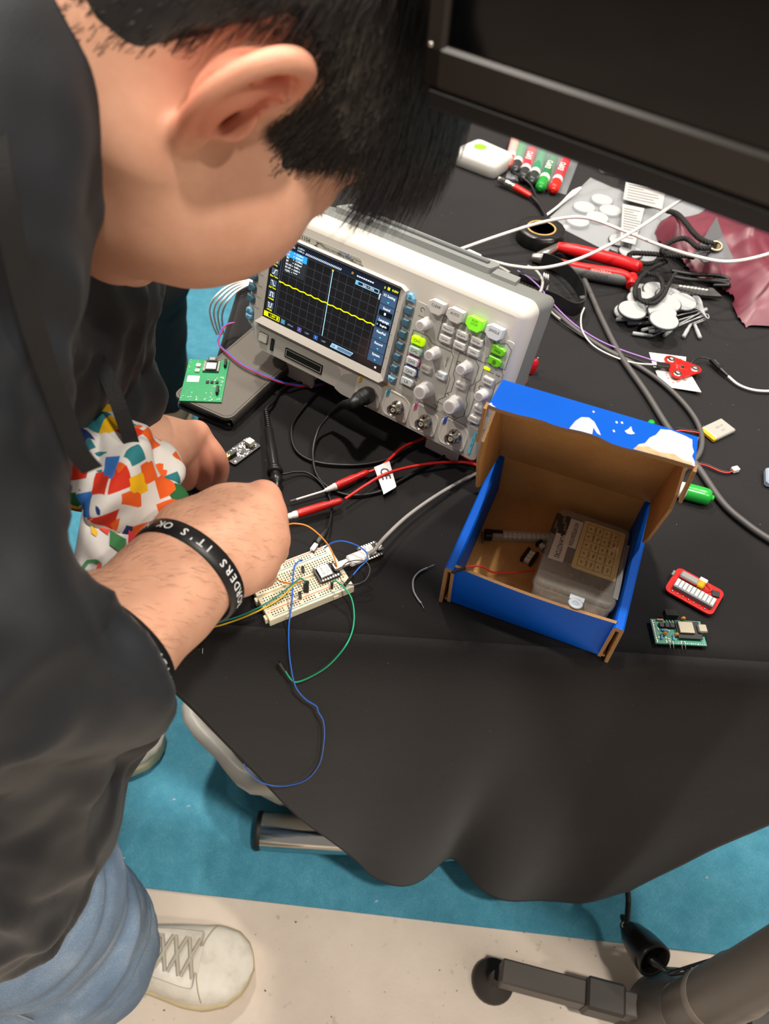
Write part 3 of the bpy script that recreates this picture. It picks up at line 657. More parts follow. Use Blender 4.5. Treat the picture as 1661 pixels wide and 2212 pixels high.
def slab(poly3, n, t, mats=(0, 1, 2)):              # polygon (3-D, front side), thickness t against normal n; mats front, back, edge
    P = np.array(poly3, float); n = np.array(n, float)/np.linalg.norm(n); k = len(P)
    if np.cross(P[1]-P[0], P[2]-P[1])@n < 0: P = P[::-1]
    Q = P-n*t; mb = MB(); mb.add(P, [tuple(range(k))], mats[0]); mb.add(Q, [tuple(range(k))[::-1]], mats[1])
    V = np.concatenate([P, Q]); mb.add(V, [(i, k+i, k+(i+1) % k, (i+1) % k) for i in range(k)], mats[2]); return mb
BMS = [M_bl, M_kr, M_ce]
bx = thing('cardboard_box', 'open blue cardboard mailer box with raised lid and torn white patches', 'box', mtx(BO, BR))
w, d, h, t = BW, BD, BH, BT
def bp(n, mb, m=None): return obj(n, mb, m or BMS, bx)
bp('base', MB().box((w/2, d/2+.0025, t/2), (w-.008, d-.005, t)), [M_kr])
# front wall is set back a little behind the side walls' open ends; slightly bowed
V = []
for i in range(13):
    s = i/12; x = .007+(w-.014)*s; bow = -.0028*math.sin(math.pi*s)
    V.append([(x, .004+bow*z/h, .001+(z)) for z in (0, h*.5, h-.001)])
V = np.array(V); V2 = V+np.array([0, t, 0]); mb = MB(); mb.grid(V, 0, True, flip=False); mb.grid(V2, 1, True, flip=True)
top = np.array([[V[i][2], V2[i][2]] for i in range(13)]); mb.grid(top, 2, False)
for e in (0, 12): mb.add([V[e][0], V[e][1], V[e][2], V2[e][2], V2[e][1], V2[e][0]], [(0, 1, 2, 3, 4, 5) if e else (5, 4, 3, 2, 1, 0)], 2)
bp('front_panel', mb)
bp('back_panel', slab([(t, d, 0), (w-t, d, 0), (w-t, d, h), (t, d, h)], (0, 1, 0), t))
for sx in (0, 1):                                   # rolled-over double side walls
    x0 = 0 if not sx else w; sg = 1 if not sx else -1
    prof = [(0, 0), (0, h-.002), (.0016, h), (.0075, h), (.009, h-.002), (.0105, t+.002), (.0075, t+.002), (.0060, h-.0045), (.0030, h-.0045), (.0030, 0)]
    mb = MB(); n = len(prof); ys = np.linspace(.0, d-.001, 8)
    V = np.array([[(x0+sg*a, y, b) for a, b in prof] for y in ys])
    Vf = V.reshape(-1, 3); f = []; ms = []
    for i in range(7):
        for j in range(n):
            q = (i*n+j, i*n+(j+1) % n, (i+1)*n+(j+1) % n, (i+1)*n+j); f.append(q if sg < 0 else q[::-1]); ms.append(0 if j in (0, 1, 2, 3, 4, 5) else 1)
    mb.add(Vf, f, 0); mb.m = ms
    mb.add(V[0], [tuple(range(n)) if sg < 0 else tuple(range(n))[::-1]], 2); mb.add(V[-1], [tuple(range(n))[::-1] if sg < 0 else tuple(range(n))], 2)
    bp('side_wall', mb)
mb = MB()
for i in range(9): mb.box((w-.0085, .03+i*.011+random.uniform(-.002, .002), h-.004-random.uniform(0, .004)), (.0006, random.uniform(.001, .004), .0012))
bp('scuff', mb, [mat('scuff_white', '#cdd6e6', .8)])
# lid leaning forward over the box
la = math.radians(26); ldir = np.array([0, -math.sin(la), math.cos(la)]); lout = np.array([0, math.cos(la), math.sin(la)])   # up the lid, outer normal
H0 = np.array([0, d, h]); L = .157
def lp_(x, a, p): return H0+np.array([x, 0, 0])+ldir*a-lout*p      # a along the lid, p perpendicular towards the inside
bp('lid', slab([lp_(.0005, 0, 0), lp_(w-.0005, 0, 0), lp_(w-.0005, L, 0), lp_(.0005, L, 0)], lout, t))
fdir = np.array([0, -.975, .16]); fdir /= np.linalg.norm(fdir); fn = np.array([0, .16, .975]); tip = H0+ldir*L; fl_ = .044
edge = []
for i in range(19):
    s = i/18; x = .001+(w-.002)*s; l_ = fl_-(.002*math.sin(s*9)**2 if s > .2 else 0)-(.0022 if .25 < s < .6 else 0)
    edge.append(tip+np.array([x, 0, 0])+fdir*l_+fn*(-.0012*math.sin(s*math.pi)-.0004*math.sin(s*23)))
poly = [tip+np.array([w-.001, 0, 0]), tip+np.array([.001, 0, 0])]+edge
mb = MB(); top = np.array([[tip+np.array([.001+(w-.002)*i/18, 0, 0]), edge[i]] for i in range(19)]); bot = top-fn*t
mb.grid(top, 0, True, flip=True); mb.grid(bot, 1, True); mb.grid(np.array([[edge[i], edge[i]-fn*t] for i in range(19)]), 2, False, flip=True)
for e in (0, 18): mb.add([top[e][0], top[e][1], bot[e][1], bot[e][0]], [(0, 1, 2, 3)], 2)
fo = bp('lid_front_flap', mb)
# torn patches on the flap
def fpt(x, s, up=.0002):                           # x across, s 0 at fold to 1 at edge
    i = min(18, max(0, x/w*18)); a = int(min(17, i)); k = i-a; e = edge[a]*(1-k)+edge[a+1]*k; f0 = tip+np.array([x, 0, 0]); return f0*(1-s)+e*s+fn*up
M_torn = G('torn_paper', .95, .1); M_torn.col(M_torn.mix(M_torn.ramp(M_torn.noise(70, 4), [(.4, 0.), (.62, 1.)]), '#cfc8c2', '#e2ddd8')); M_torn = MATS['torn_paper']; M_tk = mat('torn_kraft', '#c0a07c', .95, var=.15, vscale=200)
def patch(name, pts, m, up=.0002):
    P = [fpt(a*w, b, up) for a, b in pts]; mb = MB()
    mb.add(P, [tuple(range(len(P)))]); mb.add([q-fn*.00012 for q in P]+P, [(i, (i+1) % len(P), len(P)+(i+1) % len(P), len(P)+i) for i in range(len(P))]); bp(name, mb, [m])
patch('torn_patch', [(.715, .99), (.735, .8), (.76, .72), (.775, .5), (.80, .35), (.815, .12), (.86, .05), (.93, .10), (.968, .16), (.974, .4), (.985, .55), (.98, .7), (.996, .85), (1.0, .99), (.9, .99), (.8, .99)], M_torn)
patch('torn_kraft_band', [(.715, .995), (.73, .86), (.78, .80), (.83, .88), (.9, .80), (.95, .92), (.985, .9), (.99, .995), (.85, .995)], M_tk, .0004)
patch('torn_patch', [(.405, .99), (.42, .70), (.44, .52), (.475, .46), (.505, .55), (.54, .80), (.555, .93), (.535, .90), (.51, .75), (.515, .99), (.46, .99)], M_torn)
patch('torn_patch', [(.655, .5), (.668, .42), (.678, .30), (.69, .44), (.705, .5), (.69, .55), (.67, .56)], M_torn)
for x_, s_ in ((.48, .2), (.60, .3), (.625, .26), (.60, .6)): patch('scuff', [(x_, s_), (x_+.008, s_-.03), (x_+.014, s_+.03), (x_+.006, s_+.05)], M_torn)
patch('crease', [(.0, .97), (.01, .9), (.02, .96), (.04, .99), (.02, .995)], mat('scuff_white', '#cdd6e6'))
for sx, x0, pts in ((1, .0016, [(2, 0), (150, 0), (150, 52), (138, 63), (80, 66), (62, 58), (12, 10)]), (-1, w-.0016, [(2, 0), (150, 0), (150, 46), (140, 55), (60, 57), (34, 52), (10, 8)])):
    bp('lid_ear', slab([lp_(x0, a*K, p*K+.001) for a, p in pts], (-sx, 0, 0), t*.8))
for x0, l_ in ((-.0015, .032), (w+.001, .03)):      # little tabs hanging from the flap ends
    p = edge[0 if x0 < 0 else 18]; P = np.array([p+[0, .004, -.001], p+[0, -.004, -.001], p+[0, -.008, -l_], p+[0, .000, -l_]]); P[:, 0] = x0
    bp('flap_tab', slab(P, (1 if x0 > 0 else -1, 0, 0), .0024))
# ---------------------------------------------------------------- things in the box
def bl(x, y, z=0.): return BO+BR@np.array([x*K, y*K, t+z*K])
g = G('clear_plastic', .18, .5); g.b.inputs['Base Color'].default_value = lin('#c9c9c4'); g.b.inputs['Alpha'].default_value = .30; M_clear = MATS['clear_plastic']
g = G('frosted_plastic', .3, .5); g.b.inputs['Base Color'].default_value = lin('#a8a59e'); g.b.inputs['Alpha'].default_value = .40; M_frost = MATS['frosted_plastic']
ca = math.radians(-.5); CR_ = BR@rotz(ca)@rotx(math.radians(-12.0)); CO = bl(109.2, 71.5, 14.2)-BR@np.array([0, .004, 0])*0
cs = thing('component_case', 'clear plastic capacitor case with cream value chart and white title labels', 'case', mtx(CO, CR_))
def shell(mb, w_, l_, z0, z1, r, ins=.0, m=0, th=.0012, open_top=True):
    o = np.array(rrect(w_, l_, r)); i_ = np.array(rrect(w_-2*th, l_-2*th, max(r-th, .001))); ob = np.array(rrect(w_-2*ins, l_-2*ins, r)); n = len(o)
    A = np.c_[ob, np.full(n, z0)]; B = np.c_[o, np.full(n, z1)]; Cc = np.c_[i_, np.full(n, z1)]; D = np.c_[i_-0*i_, np.full(n, z0+th)]
    loft(mb, [A, B, Cc, D], m, True, True); return mb
mb = MB(); shell(mb, .069, .117, 0, .0165, .008, .0015); cb = obj('tray', mb, M_clear, cs)
for i in range(4): obj('divider', MB().box((0, -.0335+i*.0223, .0085), (.068, .0008, .014)), M_clear, cs)
obj('divider', MB().box((0, 0, .0085), (.0008, .108, .014)), M_clear, cs)
mb = MB(); A = np.array(rrect(.0715, .1195, .009)); n = len(A)
loft(mb, [np.c_[A, np.full(n, .0150)], np.c_[A, np.full(n, .0210)], np.c_[inset_poly(A, .0016), np.full(n, .0232)]], 0, False, True)
obj('case_lid', mb, M_frost, cs)
mb = MB(); mb.lathe([(.0030, 0), (.0062, 0), (.0062, .0012), (.0030, .0012), (.0030, 0)], (.004, -.0680, .0205), n=20); mb.box((.004, -.0615, .0211), (.0124, .006, .0012)); obj('hang_tab', mb, mat('tab_plastic', '#c9d3e0', .3, alpha=.75), cs)
M_cap = mat('capacitor_orange', '#d0892f', .5)
for k in range(10):
    mb = MB(); cx = -.017+.034*(k % 2); cy = -.0445+.0223*(k//2)
    for j in range(9): mb.ball((cx+random.uniform(-.012, .012), cy+random.uniform(-.007, .007), .003+random.uniform(0, .006)), (.0021, .0013, .0021), 8, 5, R=rotz(random.uniform(0, 3)))
    o = obj('capacitor_fill', mb, M_cap, cs); o['kind'] = 'stuff'
M_cream = mat('cream_label', '#d6c08c', .6, var=.04, vscale=80); M_wlab = mat('white_label', '#d7d5d2', .6); M_lk = mat('label_ink', '#4a3f2c', .7)
zt = .0233
mb = MB().prism(rrect(.0395, .0765, .0025, c=(.0110, .0125)), zt, zt+.0002); lb = obj('value_chart', mb, M_cream, cs)
mb = MB()
def lr(x0, y0, x1, y1, z=zt+.00025): mb.box(((x0+x1)/2, (y0+y1)/2, z), (x1-x0, y1-y0, .0001))
gx = [-.0045, .0105, .0255]; gy = [-.0205+i*.0134 for i in range(6)]
for x in gx: lr(x-.00015, gy[0], x+.00015, gy[-1])
for y in gy: lr(gx[0], y-.00015, gx[-1], y+.00015)
obj('chart_rule', mb, M_lk, lb)
mb = MB(); vals = [['10NF-103', '100NF-104', '150NF-154', '220NF-224', '330NF-334'], ['470NF-474', '680NF-684', '1UF-105', '2.2UF-225', '10UF-106']]
for cidx in range(2):
    for r_ in range(5):
        cx = (gx[1-cidx]+gx[2-cidx])/2; cy = (gy[4-r_]+gy[5-r_])/2; Rt = rotz(-math.pi/2)
        for q, (s_, dx) in enumerate((('%d/20pcs' % (r_+1+5*cidx), .0045), (vals[cidx][r_], 0.), ('50V', -.0045))): put_text(mb, s_, .0026, (cx+dx, cy, zt+.0003), Rt, sx=.85, bold=True)
obj('chart_lettering', mb, M_lk, lb)
mb = MB().prism([(-.030, -.0235), (-.0165, -.0235), (-.0165, .0165), (-.030, .0165)], zt, zt+.0003); l1 = obj('title_label', mb, M_wlab, cs)
mb = MB(); put_text(mb, 'CAPACITORS', .0066, (-.0232, -.0035, zt+.0004), rotz(-math.pi/2), sx=.84, bold=True); obj('lettering', mb, M_ink, l1)
mb = MB().prism([(-.0215, .0015), (-.0095, .0015), (-.0095, .0455), (-.0215, .0455)], zt+.0003, zt+.0006); l2 = obj('title_label', mb, M_wlab, cs)
mb = MB(); put_text(mb, 'HCI INTEGRATION', .0054, (-.0150, .0222, zt+.0007), rotz(-math.pi/2), sx=.82, bold=True); obj('lettering', mb, M_ink, l2)
M_tape = mat('black_tape', '#3b3a3c', .25)
mb = MB(); V = np.array([[(-.0360+.0145*i/5, .0135+.034*j/6, zt+.0001+.0008*math.sin(i*2+j)) for j in range(7)] for i in range(6)]); mb.grid(V); obj('tape_strip', mb, M_tape, cs)
mb = MB(); V = np.array([[(.0318+.0045*i/3, -.048+.082*j/8, zt+.0002+.0003*math.sin(i*2+j)) for j in range(9)] for i in range(4)]); mb.grid(V); obj('tape_strip', mb, mat('grey_tape', '#8d8f90', .25), cs)
# clear tube of small parts
tb_ = thing('component_tube', 'clear plastic tube of small white parts, lying in the blue box', 'component tube', mtx(bl(55, 102, 5.0), BR@rotz(math.radians(21))))
obj('tube_shell', MB().box((0, 0, 0), (.076, .0085, .0075), ch=.001), M_clear, tb_)
for i in range(13): obj('chip', MB().box((-.022+i*.0046, 0, 0), (.0040, .0052, .0040), ch=.0004), mat('chip_white', '#d9d4c6', .5), tb_)
mb = MB(); mb.box((-.0385, 0, 0), (.008, .0095, .0085), ch=.001); mb.box((-.030, .001, .0042), (.010, .0035, .0012)); obj('end_plug', mb, M_blk, tb_)
for dx in (-.0425, -.0445): obj('pin', MB().cyl((dx, -.008, -.0035), (dx, .004, -.0005), .0005, n=6), M_brass, tb_)
# two small header parts
def header(px, py, rz, nrow, label):
    o = thing('pin_header', label, 'connector', mtx(bl(px, py, 3.4), BR@rotz(rz)))
    for sx in (-1, 1): obj('rail', MB().box((sx*.0046, 0, 0), (.0030, .0022+.0046*nrow, .0062), ch=.0004), M_blk, o)
    for i in range(nrow): obj('chip', MB().box((0, (i-(nrow-1)/2)*.0046, -.0005), (.0058, .0040, .0044), ch=.0004), mat('chip_white', '#d9d4c6'), o)
    return o
header(63, 80, math.radians(-12), 3, 'small black two-row header with three white segments, beside the case')
header(71, 98, math.radians(-30), 1, 'tiny black and white header touching the case edge')
# red lead with black end
rl = thing('jumper_wire', 'red jumper wire with black end, lying in the blue box', 'wire', mtx((0, 0, 0)))
P = [bl(15.5, 3.8, 50.5), bl(19, 8, 50), bl(28.7, 15, 47), bl(39, 21, 37), bl(51.7, 35, 27), bl(64, 47, 21), bl(78, 60, 15)]
obj('wire', MB().tube(spl(P, 8), .0009, 8), mat('red_wire', '#c8352a', .4), rl)
d_ = np.array(P[1])-np.array(P[0]); d_ /= np.linalg.norm(d_); obj('plug', MB().box(np.array(P[0])-d_*.005, (.0026, .0026, .014), frame_from(d_), ch=.0003), M_blk, rl)
# ================================================================ boards, wires and tools on the table
M_gold = mat('gold', '#cda54a', .3, 1.); M_silv = mat('silver', '#c4c1ba', .25, 1.); M_pcbk = mat('pcb_black', '#17171a', .35); M_pcbg = mat('pcb_green', '#0f8a52', .35, var=.05, vscale=200)
M_pcbr = mat('pcb_red', '#b3140f', .3, var=.05, vscale=150); M_sold = mat('solder', '#cfcac0', .3, .9); M_chip = mat('chip_black', '#1e1e20', .45); M_jst = mat('connector_cream', '#d9d2c2', .45)
M_white = mat('white_plastic', '#dedbd6', .4); M_cblk = mat('cable_black', '#131314', .45); M_cgry = mat('cable_grey', '#8f8b86', .5); M_cdg = mat('cable_dark_grey', '#4a4847', .5); M_cwht = mat('cable_white', '#d8d4cd', .45)
def quad_frame(a, b, c, h):                         # corners a-b (x axis), b-c (y axis) in pixels, lying at height h
    A, B, C_ = tp(*a, h), tp(*b, h), tp(*c, h); x = B-A; w_ = np.linalg.norm(x); y = C_-B; R = basis(x, y); l_ = abs((C_-B)@R[:, 1])
    return A+R[:, 0]*w_/2+R[:, 1]*l_/2, R, w_, l_
def xiao(parent, x, y, R2, z, usb=1, pins=True):    # module with shield can, castellations and usb connector; local y towards usb
    g_ = lambda v: R2@np.array(v)+np.array([x, y, z])
    def o_(n, mb, m):
        mb.v = [tuple(g_(v)) for v in mb.v]; return obj(n, mb, m, parent)
    o_('module_board', MB().box((0, 0, .0006), (.0178, .0210, .0012)), M_pcbk)
    sh = o_('shield_can', MB().box((0, -.0025, .0024), (.0122, .0120, .0026), ch=.0004), M_silv)
    o_('can_label', MB().box((0, -.0025, .00378), (.0108, .0106, .0001)), mat('can_white', '#d9d8d6', .4))
    t_ = MB(); put_text(t_, 'FC CE', .0031, (0, -.0045, .0039), sx=1.); put_text(t_, 'Model XIAO', .0013, (0, .0010, .0039)); put_text(t_, 'FCC ID 2AHMR', .0011, (0, -.0008, .0039)); o_('can_lettering', t_, M_ink)
    if usb: o_('usb_connector', MB().box((0, .0092, .0030), (.0090, .0072, .0032), ch=.0012), M_silv)
    p_ = MB()
    for sx in (-1, 1):
        for i in range(7): p_.box((sx*.0078, -.0076+i*.00254, .0014), (.0020, .0015, .0006))
    o_('solder_pad', p_, M_sold)
    if pins:
        for sx in (-1, 1): o_('header_strip', MB().box((sx*.0076, 0, -.0012), (.0025, .0185, .0025)), M_blk)
def clutter(parent, w_, l_, z, n, keep=None, m=None, name='surface_part', seed=1):
    r_ = random.Random(seed); mb = MB()
    for i in range(n):
        x, y = r_.uniform(-w_/2+.0012, w_/2-.0012), r_.uniform(-l_/2+.0012, l_/2-.0012)
        if keep and not keep(x, y): continue
        s_ = r_.choice(((.0016, .0008), (.0008, .0016), (.001, .0006), (.0006, .0006))); mb.box((x, y, z+.0002), (*s_, r_.uniform(.0003, .0008)))
    o = obj(name, mb, m or M_sold, parent); o['kind'] = 'stuff'; return o
# ---- folio phone case with the green board on it
c_, R_, w_, l_ = quad_frame((372, 852), (498, 908), (636, 735), .016)
fo_ = thing('phone_case', 'black leather folio phone case lying under the green circuit board', 'phone case', mtx(tp(0, 0)*0+np.array([c_[0], c_[1], T+.0006]), R_))
M_lth = mat('black_leather', '#2b2928', .42, bump=.25, bscale=900, spec=.5); M_lth2 = mat('leather_top_sheen', '#5d5750', .55, bump=.15, bscale=900)  # black leather; the top's reflected sheen is put into its lighter colour
w_ = .077; l_ = .158
for z0, z1, nm, mm in ((0, .0028, 'back_cover', M_lth), (.0128, .0158, 'front_cover', M_lth2)): obj(nm, MB().prism(rrect(w_, l_, .010), z0, z1, inset=.0005), mm, fo_)
V = np.array([[(w_/2-.006+.0075*math.cos(a), y, .0079+.0077*math.sin(a)) for y in (-l_/2+.004, 0, l_/2-.004)] for a in np.linspace(-math.pi/2, math.pi/2, 9)]); obj('spine', MB().grid(V), M_lth, fo_)
obj('inner_shell', MB().prism(rrect(w_-.006, l_-.006, .009), .003, .0126), M_blk, fo_)
st = MB().tube([np.array([*p, .0160]) for p in rrect(w_-.006, l_-.006, .008)], .0002, 4, closed=True); obj('stitching', st, M_blk, fo_)
obj('rivet', MB().lathe([(.0018, 0), (.0018, .0008), (.0009, .0010)], (w_/2-.004, -l_/2+.0035, .006), (0, -1, 0), 12), M_brass, fo_)
c_, R_, w_, l_ = quad_frame((387, 868), (478, 871), (489.5, 778.6), .0175)
gb = thing('circuit_board', 'green circuit board with metal-canned module, resting on the phone case', 'circuit board', mtx(c_, R_))
w_, l_ = .0455, .0725
obj('board', MB().box((0, 0, 0), (w_, l_, .0016)), M_pcbg, gb); xiao(gb, .0045, .0235, np.eye(3), .0009, pins=False)
for y in (.0245, .0150): obj('push_button', MB().box((-.0105, y, .0018), (.0052, .0050, .0020), ch=.0005), M_jst, gb)
obj('touch_pad', MB().prism(rrect(.0135, .0110, .001, c=(-.0130, .0012)), .0008, .0011), mat('pad_silver', '#b9b9bd', .35, .6), gb)
for x in (.0035, .0085, .0140): obj('transistor', MB().box((x, -.0040, .0015), (.0032, .0040, .0014), ch=.0002), M_chip, gb)
for x, y in ((.0195, .0280), (.0165, -.0195)): obj('pin_socket', MB().box((x, y, .0030), (.0026, .0115, .0048), ch=.0003), M_blk, gb)
clutter(gb, w_, l_, .0008, 260, lambda x, y: (y < -.022 or (y < .006 and x > 0) or (x < -.005 and y > .012)) and (abs((x*900) % 7-3) < 1.6), seed=3)
tr_ = MB(); M_trc = mat('trace_green', '#2fa070', .4)
for pth in ([(-.017, -.031), (-.017, -.018), (-.012, -.013), (-.002, -.011), (.002, -.007)], [(-.012, -.029), (-.012, -.021), (-.004, -.016), (.006, -.016)], [(-.010, -.030), (.000, -.0335), (.010, -.029), (.017, -.029)], [(.012, -.009), (.012, -.026)], [(-.012, .009), (-.012, .006)], [(.005, .010), (.008, .004)], [(.013, .010), (.015, .004)]):
    for a, b in zip(pth[:-1], pth[1:]):
        a = np.array(a); b = np.array(b); d_ = b-a; n_ = np.array([-d_[1], d_[0]])/np.linalg.norm(d_)*.00015; tr_.add([(*(a-n_), .00085), (*(b-n_), .00085), (*(b+n_), .00085), (*(a+n_), .00085)], [(0, 1, 2, 3)])
obj('copper_trace', tr_, M_trc, gb)
# ---- two small black sensor boards
def sensor(a, b, c, h, label, tilt=0.):
    c_, R_, w_, l_ = quad_frame(a, b, c, h); w_, l_ = .0200, .0385
    o = thing('sensor_board', label, 'circuit board', mtx(c_, R_)); Bd = MB().prism(rrect(w_, l_, .0022), -.0008, .0008); obj('board', Bd, M_pcbk, o)
    obj('battery_connector', MB().box((.0005, .0125, .0040), (.0080, .0078, .0064), ch=.0006), M_jst, o); obj('coax_block', MB().box((-.0020, -.0110, .0028), (.0050, .0085, .0040), ch=.0004), M_chip, o); obj('coax_barrel', MB().cyl((-.0020, -.0145, .0030), (-.0020, -.0190, .0030), .0020, n=12), M_gold, o)
    for x, y in ((-.0066, -.0130), (.0066, -.0155)): obj('screw_ring', MB().lathe([(.0011, .0009), (.0020, .0009), (.0020, .0011), (.0011, .0011)], (x, y, 0), n=14), M_silv, o)
    obj('chip', MB().box((.0035, -.003, .0013), (.004, .004, .001), ch=.0002), M_chip, o)
    clutter(o, w_, l_, .0008, 190, lambda x, y: y > -.009 and not (abs(x) < .005 and y > .008), seed=5); return o
sensor((480, 985), (509, 1004), (561, 964), .0022, 'small black sensor board lying between the phone case and the probe')
sensor((371, 1040), (398, 1062), (452, 1022), .016, 'black sensor board held by the left hand')
# ---- breadboard
BBO = np.array([-.0844, .371, T+.0006]); BBR = rotz(math.radians(31.4))
bb = thing('breadboard', 'cream solderless breadboard with jumper wires plugged in', 'breadboard', mtx(BBO, BBR)); BW_, BL_, BH_ = .0825, .0545, .0092
M_bb = mat('bb_cream', '#d8cfb4', .5); M_hole = mat('bb_hole', '#3d372b', .8)
for y0, y1 in ((0, .0260), (.0285, BL_)): obj('body', MB().box((BW_/2, (y0+y1)/2, BH_/2), (BW_, y1-y0, BH_), ch=.0005), M_bb, bb)
obj('groove', MB().box((BW_/2, .02725, .0036), (BW_-.0004, .0034, .0060)), mat('bb_groove', '#cdc3a4', .6), bb)
for x in (-.0012, ): 
    for y in (.006, .0268, .048): obj('interlock_tab', MB().box((x, y, .0040), (.0028, .005, .0070), ch=.0004), M_bb, bb)
for x in (.018, .064): obj('edge_notch', MB().box((x, -.0002, .0035), (.005, .0012, .004)), M_bb, bb)
hl = MB(); P_ = .00254; x0_ = BW_/2-14.5*P_
for i in range(30):
    for j in range(5):
        for yb in (.0135, .0310): hl.box((x0_+i*P_, yb+j*P_, BH_+.00005), (.0012, .0012, .0002))
    if i % 6 != 5:
        for y in (.0045, .0070, .0475, .0500): hl.box((x0_+(i+.3)*P_, y, BH_+.00005), (.0012, .0012, .0002))
o = obj('contact_hole', hl, M_hole, bb); o['kind'] = 'stuff'
for y, c_ in ((.0022, '#4f86b4'), (.0092, '#c0443a'), (.0452, '#4f86b4'), (.0523, '#c0443a')): obj('rail_line', MB().box((BW_/2, y, BH_+.0001), (BW_-.010, .0006, .0002)), mat('rail_'+c_[1:], c_, .5), bb)
tx_ = MB()
for i in range(0, 30, 5):
    for y in (.0120, .0432): put_text(tx_, str(i+1), .0016, (x0_+i*P_, y, BH_+.0002), rotz(math.pi/2))
for j in range(5):
    put_text(tx_, 'jihgf'[j], .0018, (.0022, .0135+j*P_, BH_+.0002), rotz(math.pi/2)); put_text(tx_, 'edcba'[j], .0018, (.0022, .0310+j*P_, BH_+.0002), rotz(math.pi/2))
obj('lettering', tx_, mat('bb_ink', '#5c5646', .7), bb); tx_ = MB()
for x in (.0025, .0795):
    for y in (.0082, .0513): put_text(tx_, '+', .0032, (x, y, BH_+.0002), bold=True)
obj('plus_mark', tx_, mat('rail_c0443a', '#c0443a'), bb)
def bbp(x, y, z=0.): return BBO+BBR@np.array([x*K, y*K, BH_+z*K])
def bb_inv(px, py, h): p = BBR.T@(tp(px, py, h)-BBO); return p[0]*1000, p[1]*1000
# module on the breadboard
mx, my_ = bb_inv(706, 1233, .0145)
mo = thing('microcontroller', 'metal-canned microcontroller module plugged into the breadboard', 'circuit board', mtx(bbp(mx, my_, 2.6), BBR@rotz(-math.pi/2))); xiao(mo, 0, 0, np.eye(3), 0)
c2 = tp(800, 1192, .006)
m2 = thing('microcontroller', 'spare microcontroller module lying beyond the white cable plug', 'circuit board', mtx(c2, BBR@rotz(math.radians(-90)))); xiao(m2, 0, 0, np.eye(3), 0)
for sx in (-1, 1): obj('pin_row', MB().box((sx*.0076, 0, -.004), (.0008, .0170, .0036)), M_gold, m2)
# white usb plug and grey cable
uc = thing('usb_cable', 'grey usb cable with white plug feeding the breadboard module', 'cable', mtx((0, 0, 0)))
pA = bbp(mx+12.5, my_, 5.6); dr = BBR@np.array([1., 0, 0]); 
obj('plug_shell', MB().box(pA+dr*.004, (.0082, .0026, .012), np.stack([BBR[:, 1], np.array([0, 0, 1.]), dr], 1), ch=.001), M_silv, uc)
obj('plug_body', MB().box(pA+dr*.019+np.array([0, 0, .0004]), (.0115, .0062, .020), np.stack([BBR[:, 1], np.array([0, 0, 1.]), dr], 1), ch=.0015), M_white, uc)
Pu = [pA+dr*.028, pA+dr*.036+np.array([0, 0, .002]), tp(830, 1162, .016), tp(880, 1115, .013), tp(945, 1069, .010), tp(1010, 1032, .006), tp(1060, 1010, .004), tp(1120, 985, .004)]
obj('cord', MB().tube(spl(Pu, 8), .0019, 10), M_cgry, uc)
# ---- jumper wires
def jumper(P, col, label, r=.00075, ends=(0, 0), group=None, name='jumper_wire', cat='wire'):
    t_ = thing(name, label, cat, mtx((0, 0, 0)), group); S = spl(P, 8)
    obj('wire', MB().tube(S, r, 7), mat('wire_'+col[1:], col, .4), t_)
    for e, pts in zip(ends, ((S[0], S[1]), (S[-1], S[-2]))):
        if e:
            a = pts[0]; d_ = a-pts[1] if e == 1 else np.array(e, float); d_ = d_/np.linalg.norm(d_)
            obj('plug', MB().box(a+d_*.006, (.0026, .0026, .013), frame_from(d_), ch=.0003), M_blk, t_)
    return t_
dn = (0, 0, -1)
jumper([tp(600, 1138, .045), tp(619, 1134, .045), tp(636, 1131, .042), tp(663, 1136, .040), tp(690, 1156, .034), tp(713, 1184, .026), tp(725, 1215, .020), tp(730, 1237, .012)], '#d07a1c', 'orange jumper wire arching from the hand down to the module')
jumper([tp(578, 1220, .012), tp(582, 1228, .014), tp(592, 1245, .018), tp(609, 1257, .019), tp(636, 1260, .018), tp(654, 1255, .016)], '#bd6d1e', 'orange jumper wire sagging across the breadboard middle')
def drape(px, py, y_=.344): d_ = ray(px, py); return CP+d_*(y_/d_[1])
jumper([tp(651, 1212, .024), tp(649, 1210, .026), tp(637, 1222, .026), tp(633, 1248, .022), tp(631, 1299, .016), tp(624, 1350, .006), drape(624, 1400, .356), drape(629, 1444, .348), drape(639, 1484), drape(660, 1510), drape(683, 1525), drape(688, 1538), drape(699, 1560), drape(700, 1600), drape(690, 1650), drape(660, 1685, .340), drape(610, 1698, .338), drape(565, 1690, .338), drape(535, 1665, .338), drape(527, 1650, .338)], '#1f5fc0', 'long blue jumper wire looping down over the hanging cloth', ends=(0, 0))
bp_ = tp(653, 1216, .022); q = thing('wire_plug', 'black plug end of the long blue wire in the breadboard', 'plug', mtx(bp_)); obj('plug', MB().box((.0008, -.003, -.006), (.0026, .0026, .0135), rotx(.3), ch=.0003), M_blk, q)
jumper([tp(701, 1184, .012), tp(717, 1173, .020), tp(740, 1169, .026), tp(770, 1178, .028), tp(791, 1193, .026), tp(792, 1211, .022), tp(777, 1225, .019), tp(762, 1243, .016)], '#2a63c6', 'blue jumper wire arching past the white plug', ends=(0, 1))
jumper([tp(717, 1259, .018), tp(722, 1255, .021), tp(729, 1257, .021), tp(743, 1269, .019), tp(759, 1292, .015), tp(765, 1329, .008), tp(760, 1366, .003), drape(743, 1400, .356), drape(710, 1437, .349), drape(673, 1461, .347), drape(642, 1473, .346), drape(629, 1468, .346), drape(615, 1447, .347)], '#15a070', 'green jumper wire curving off the front of the table', ends=(dn, 1))
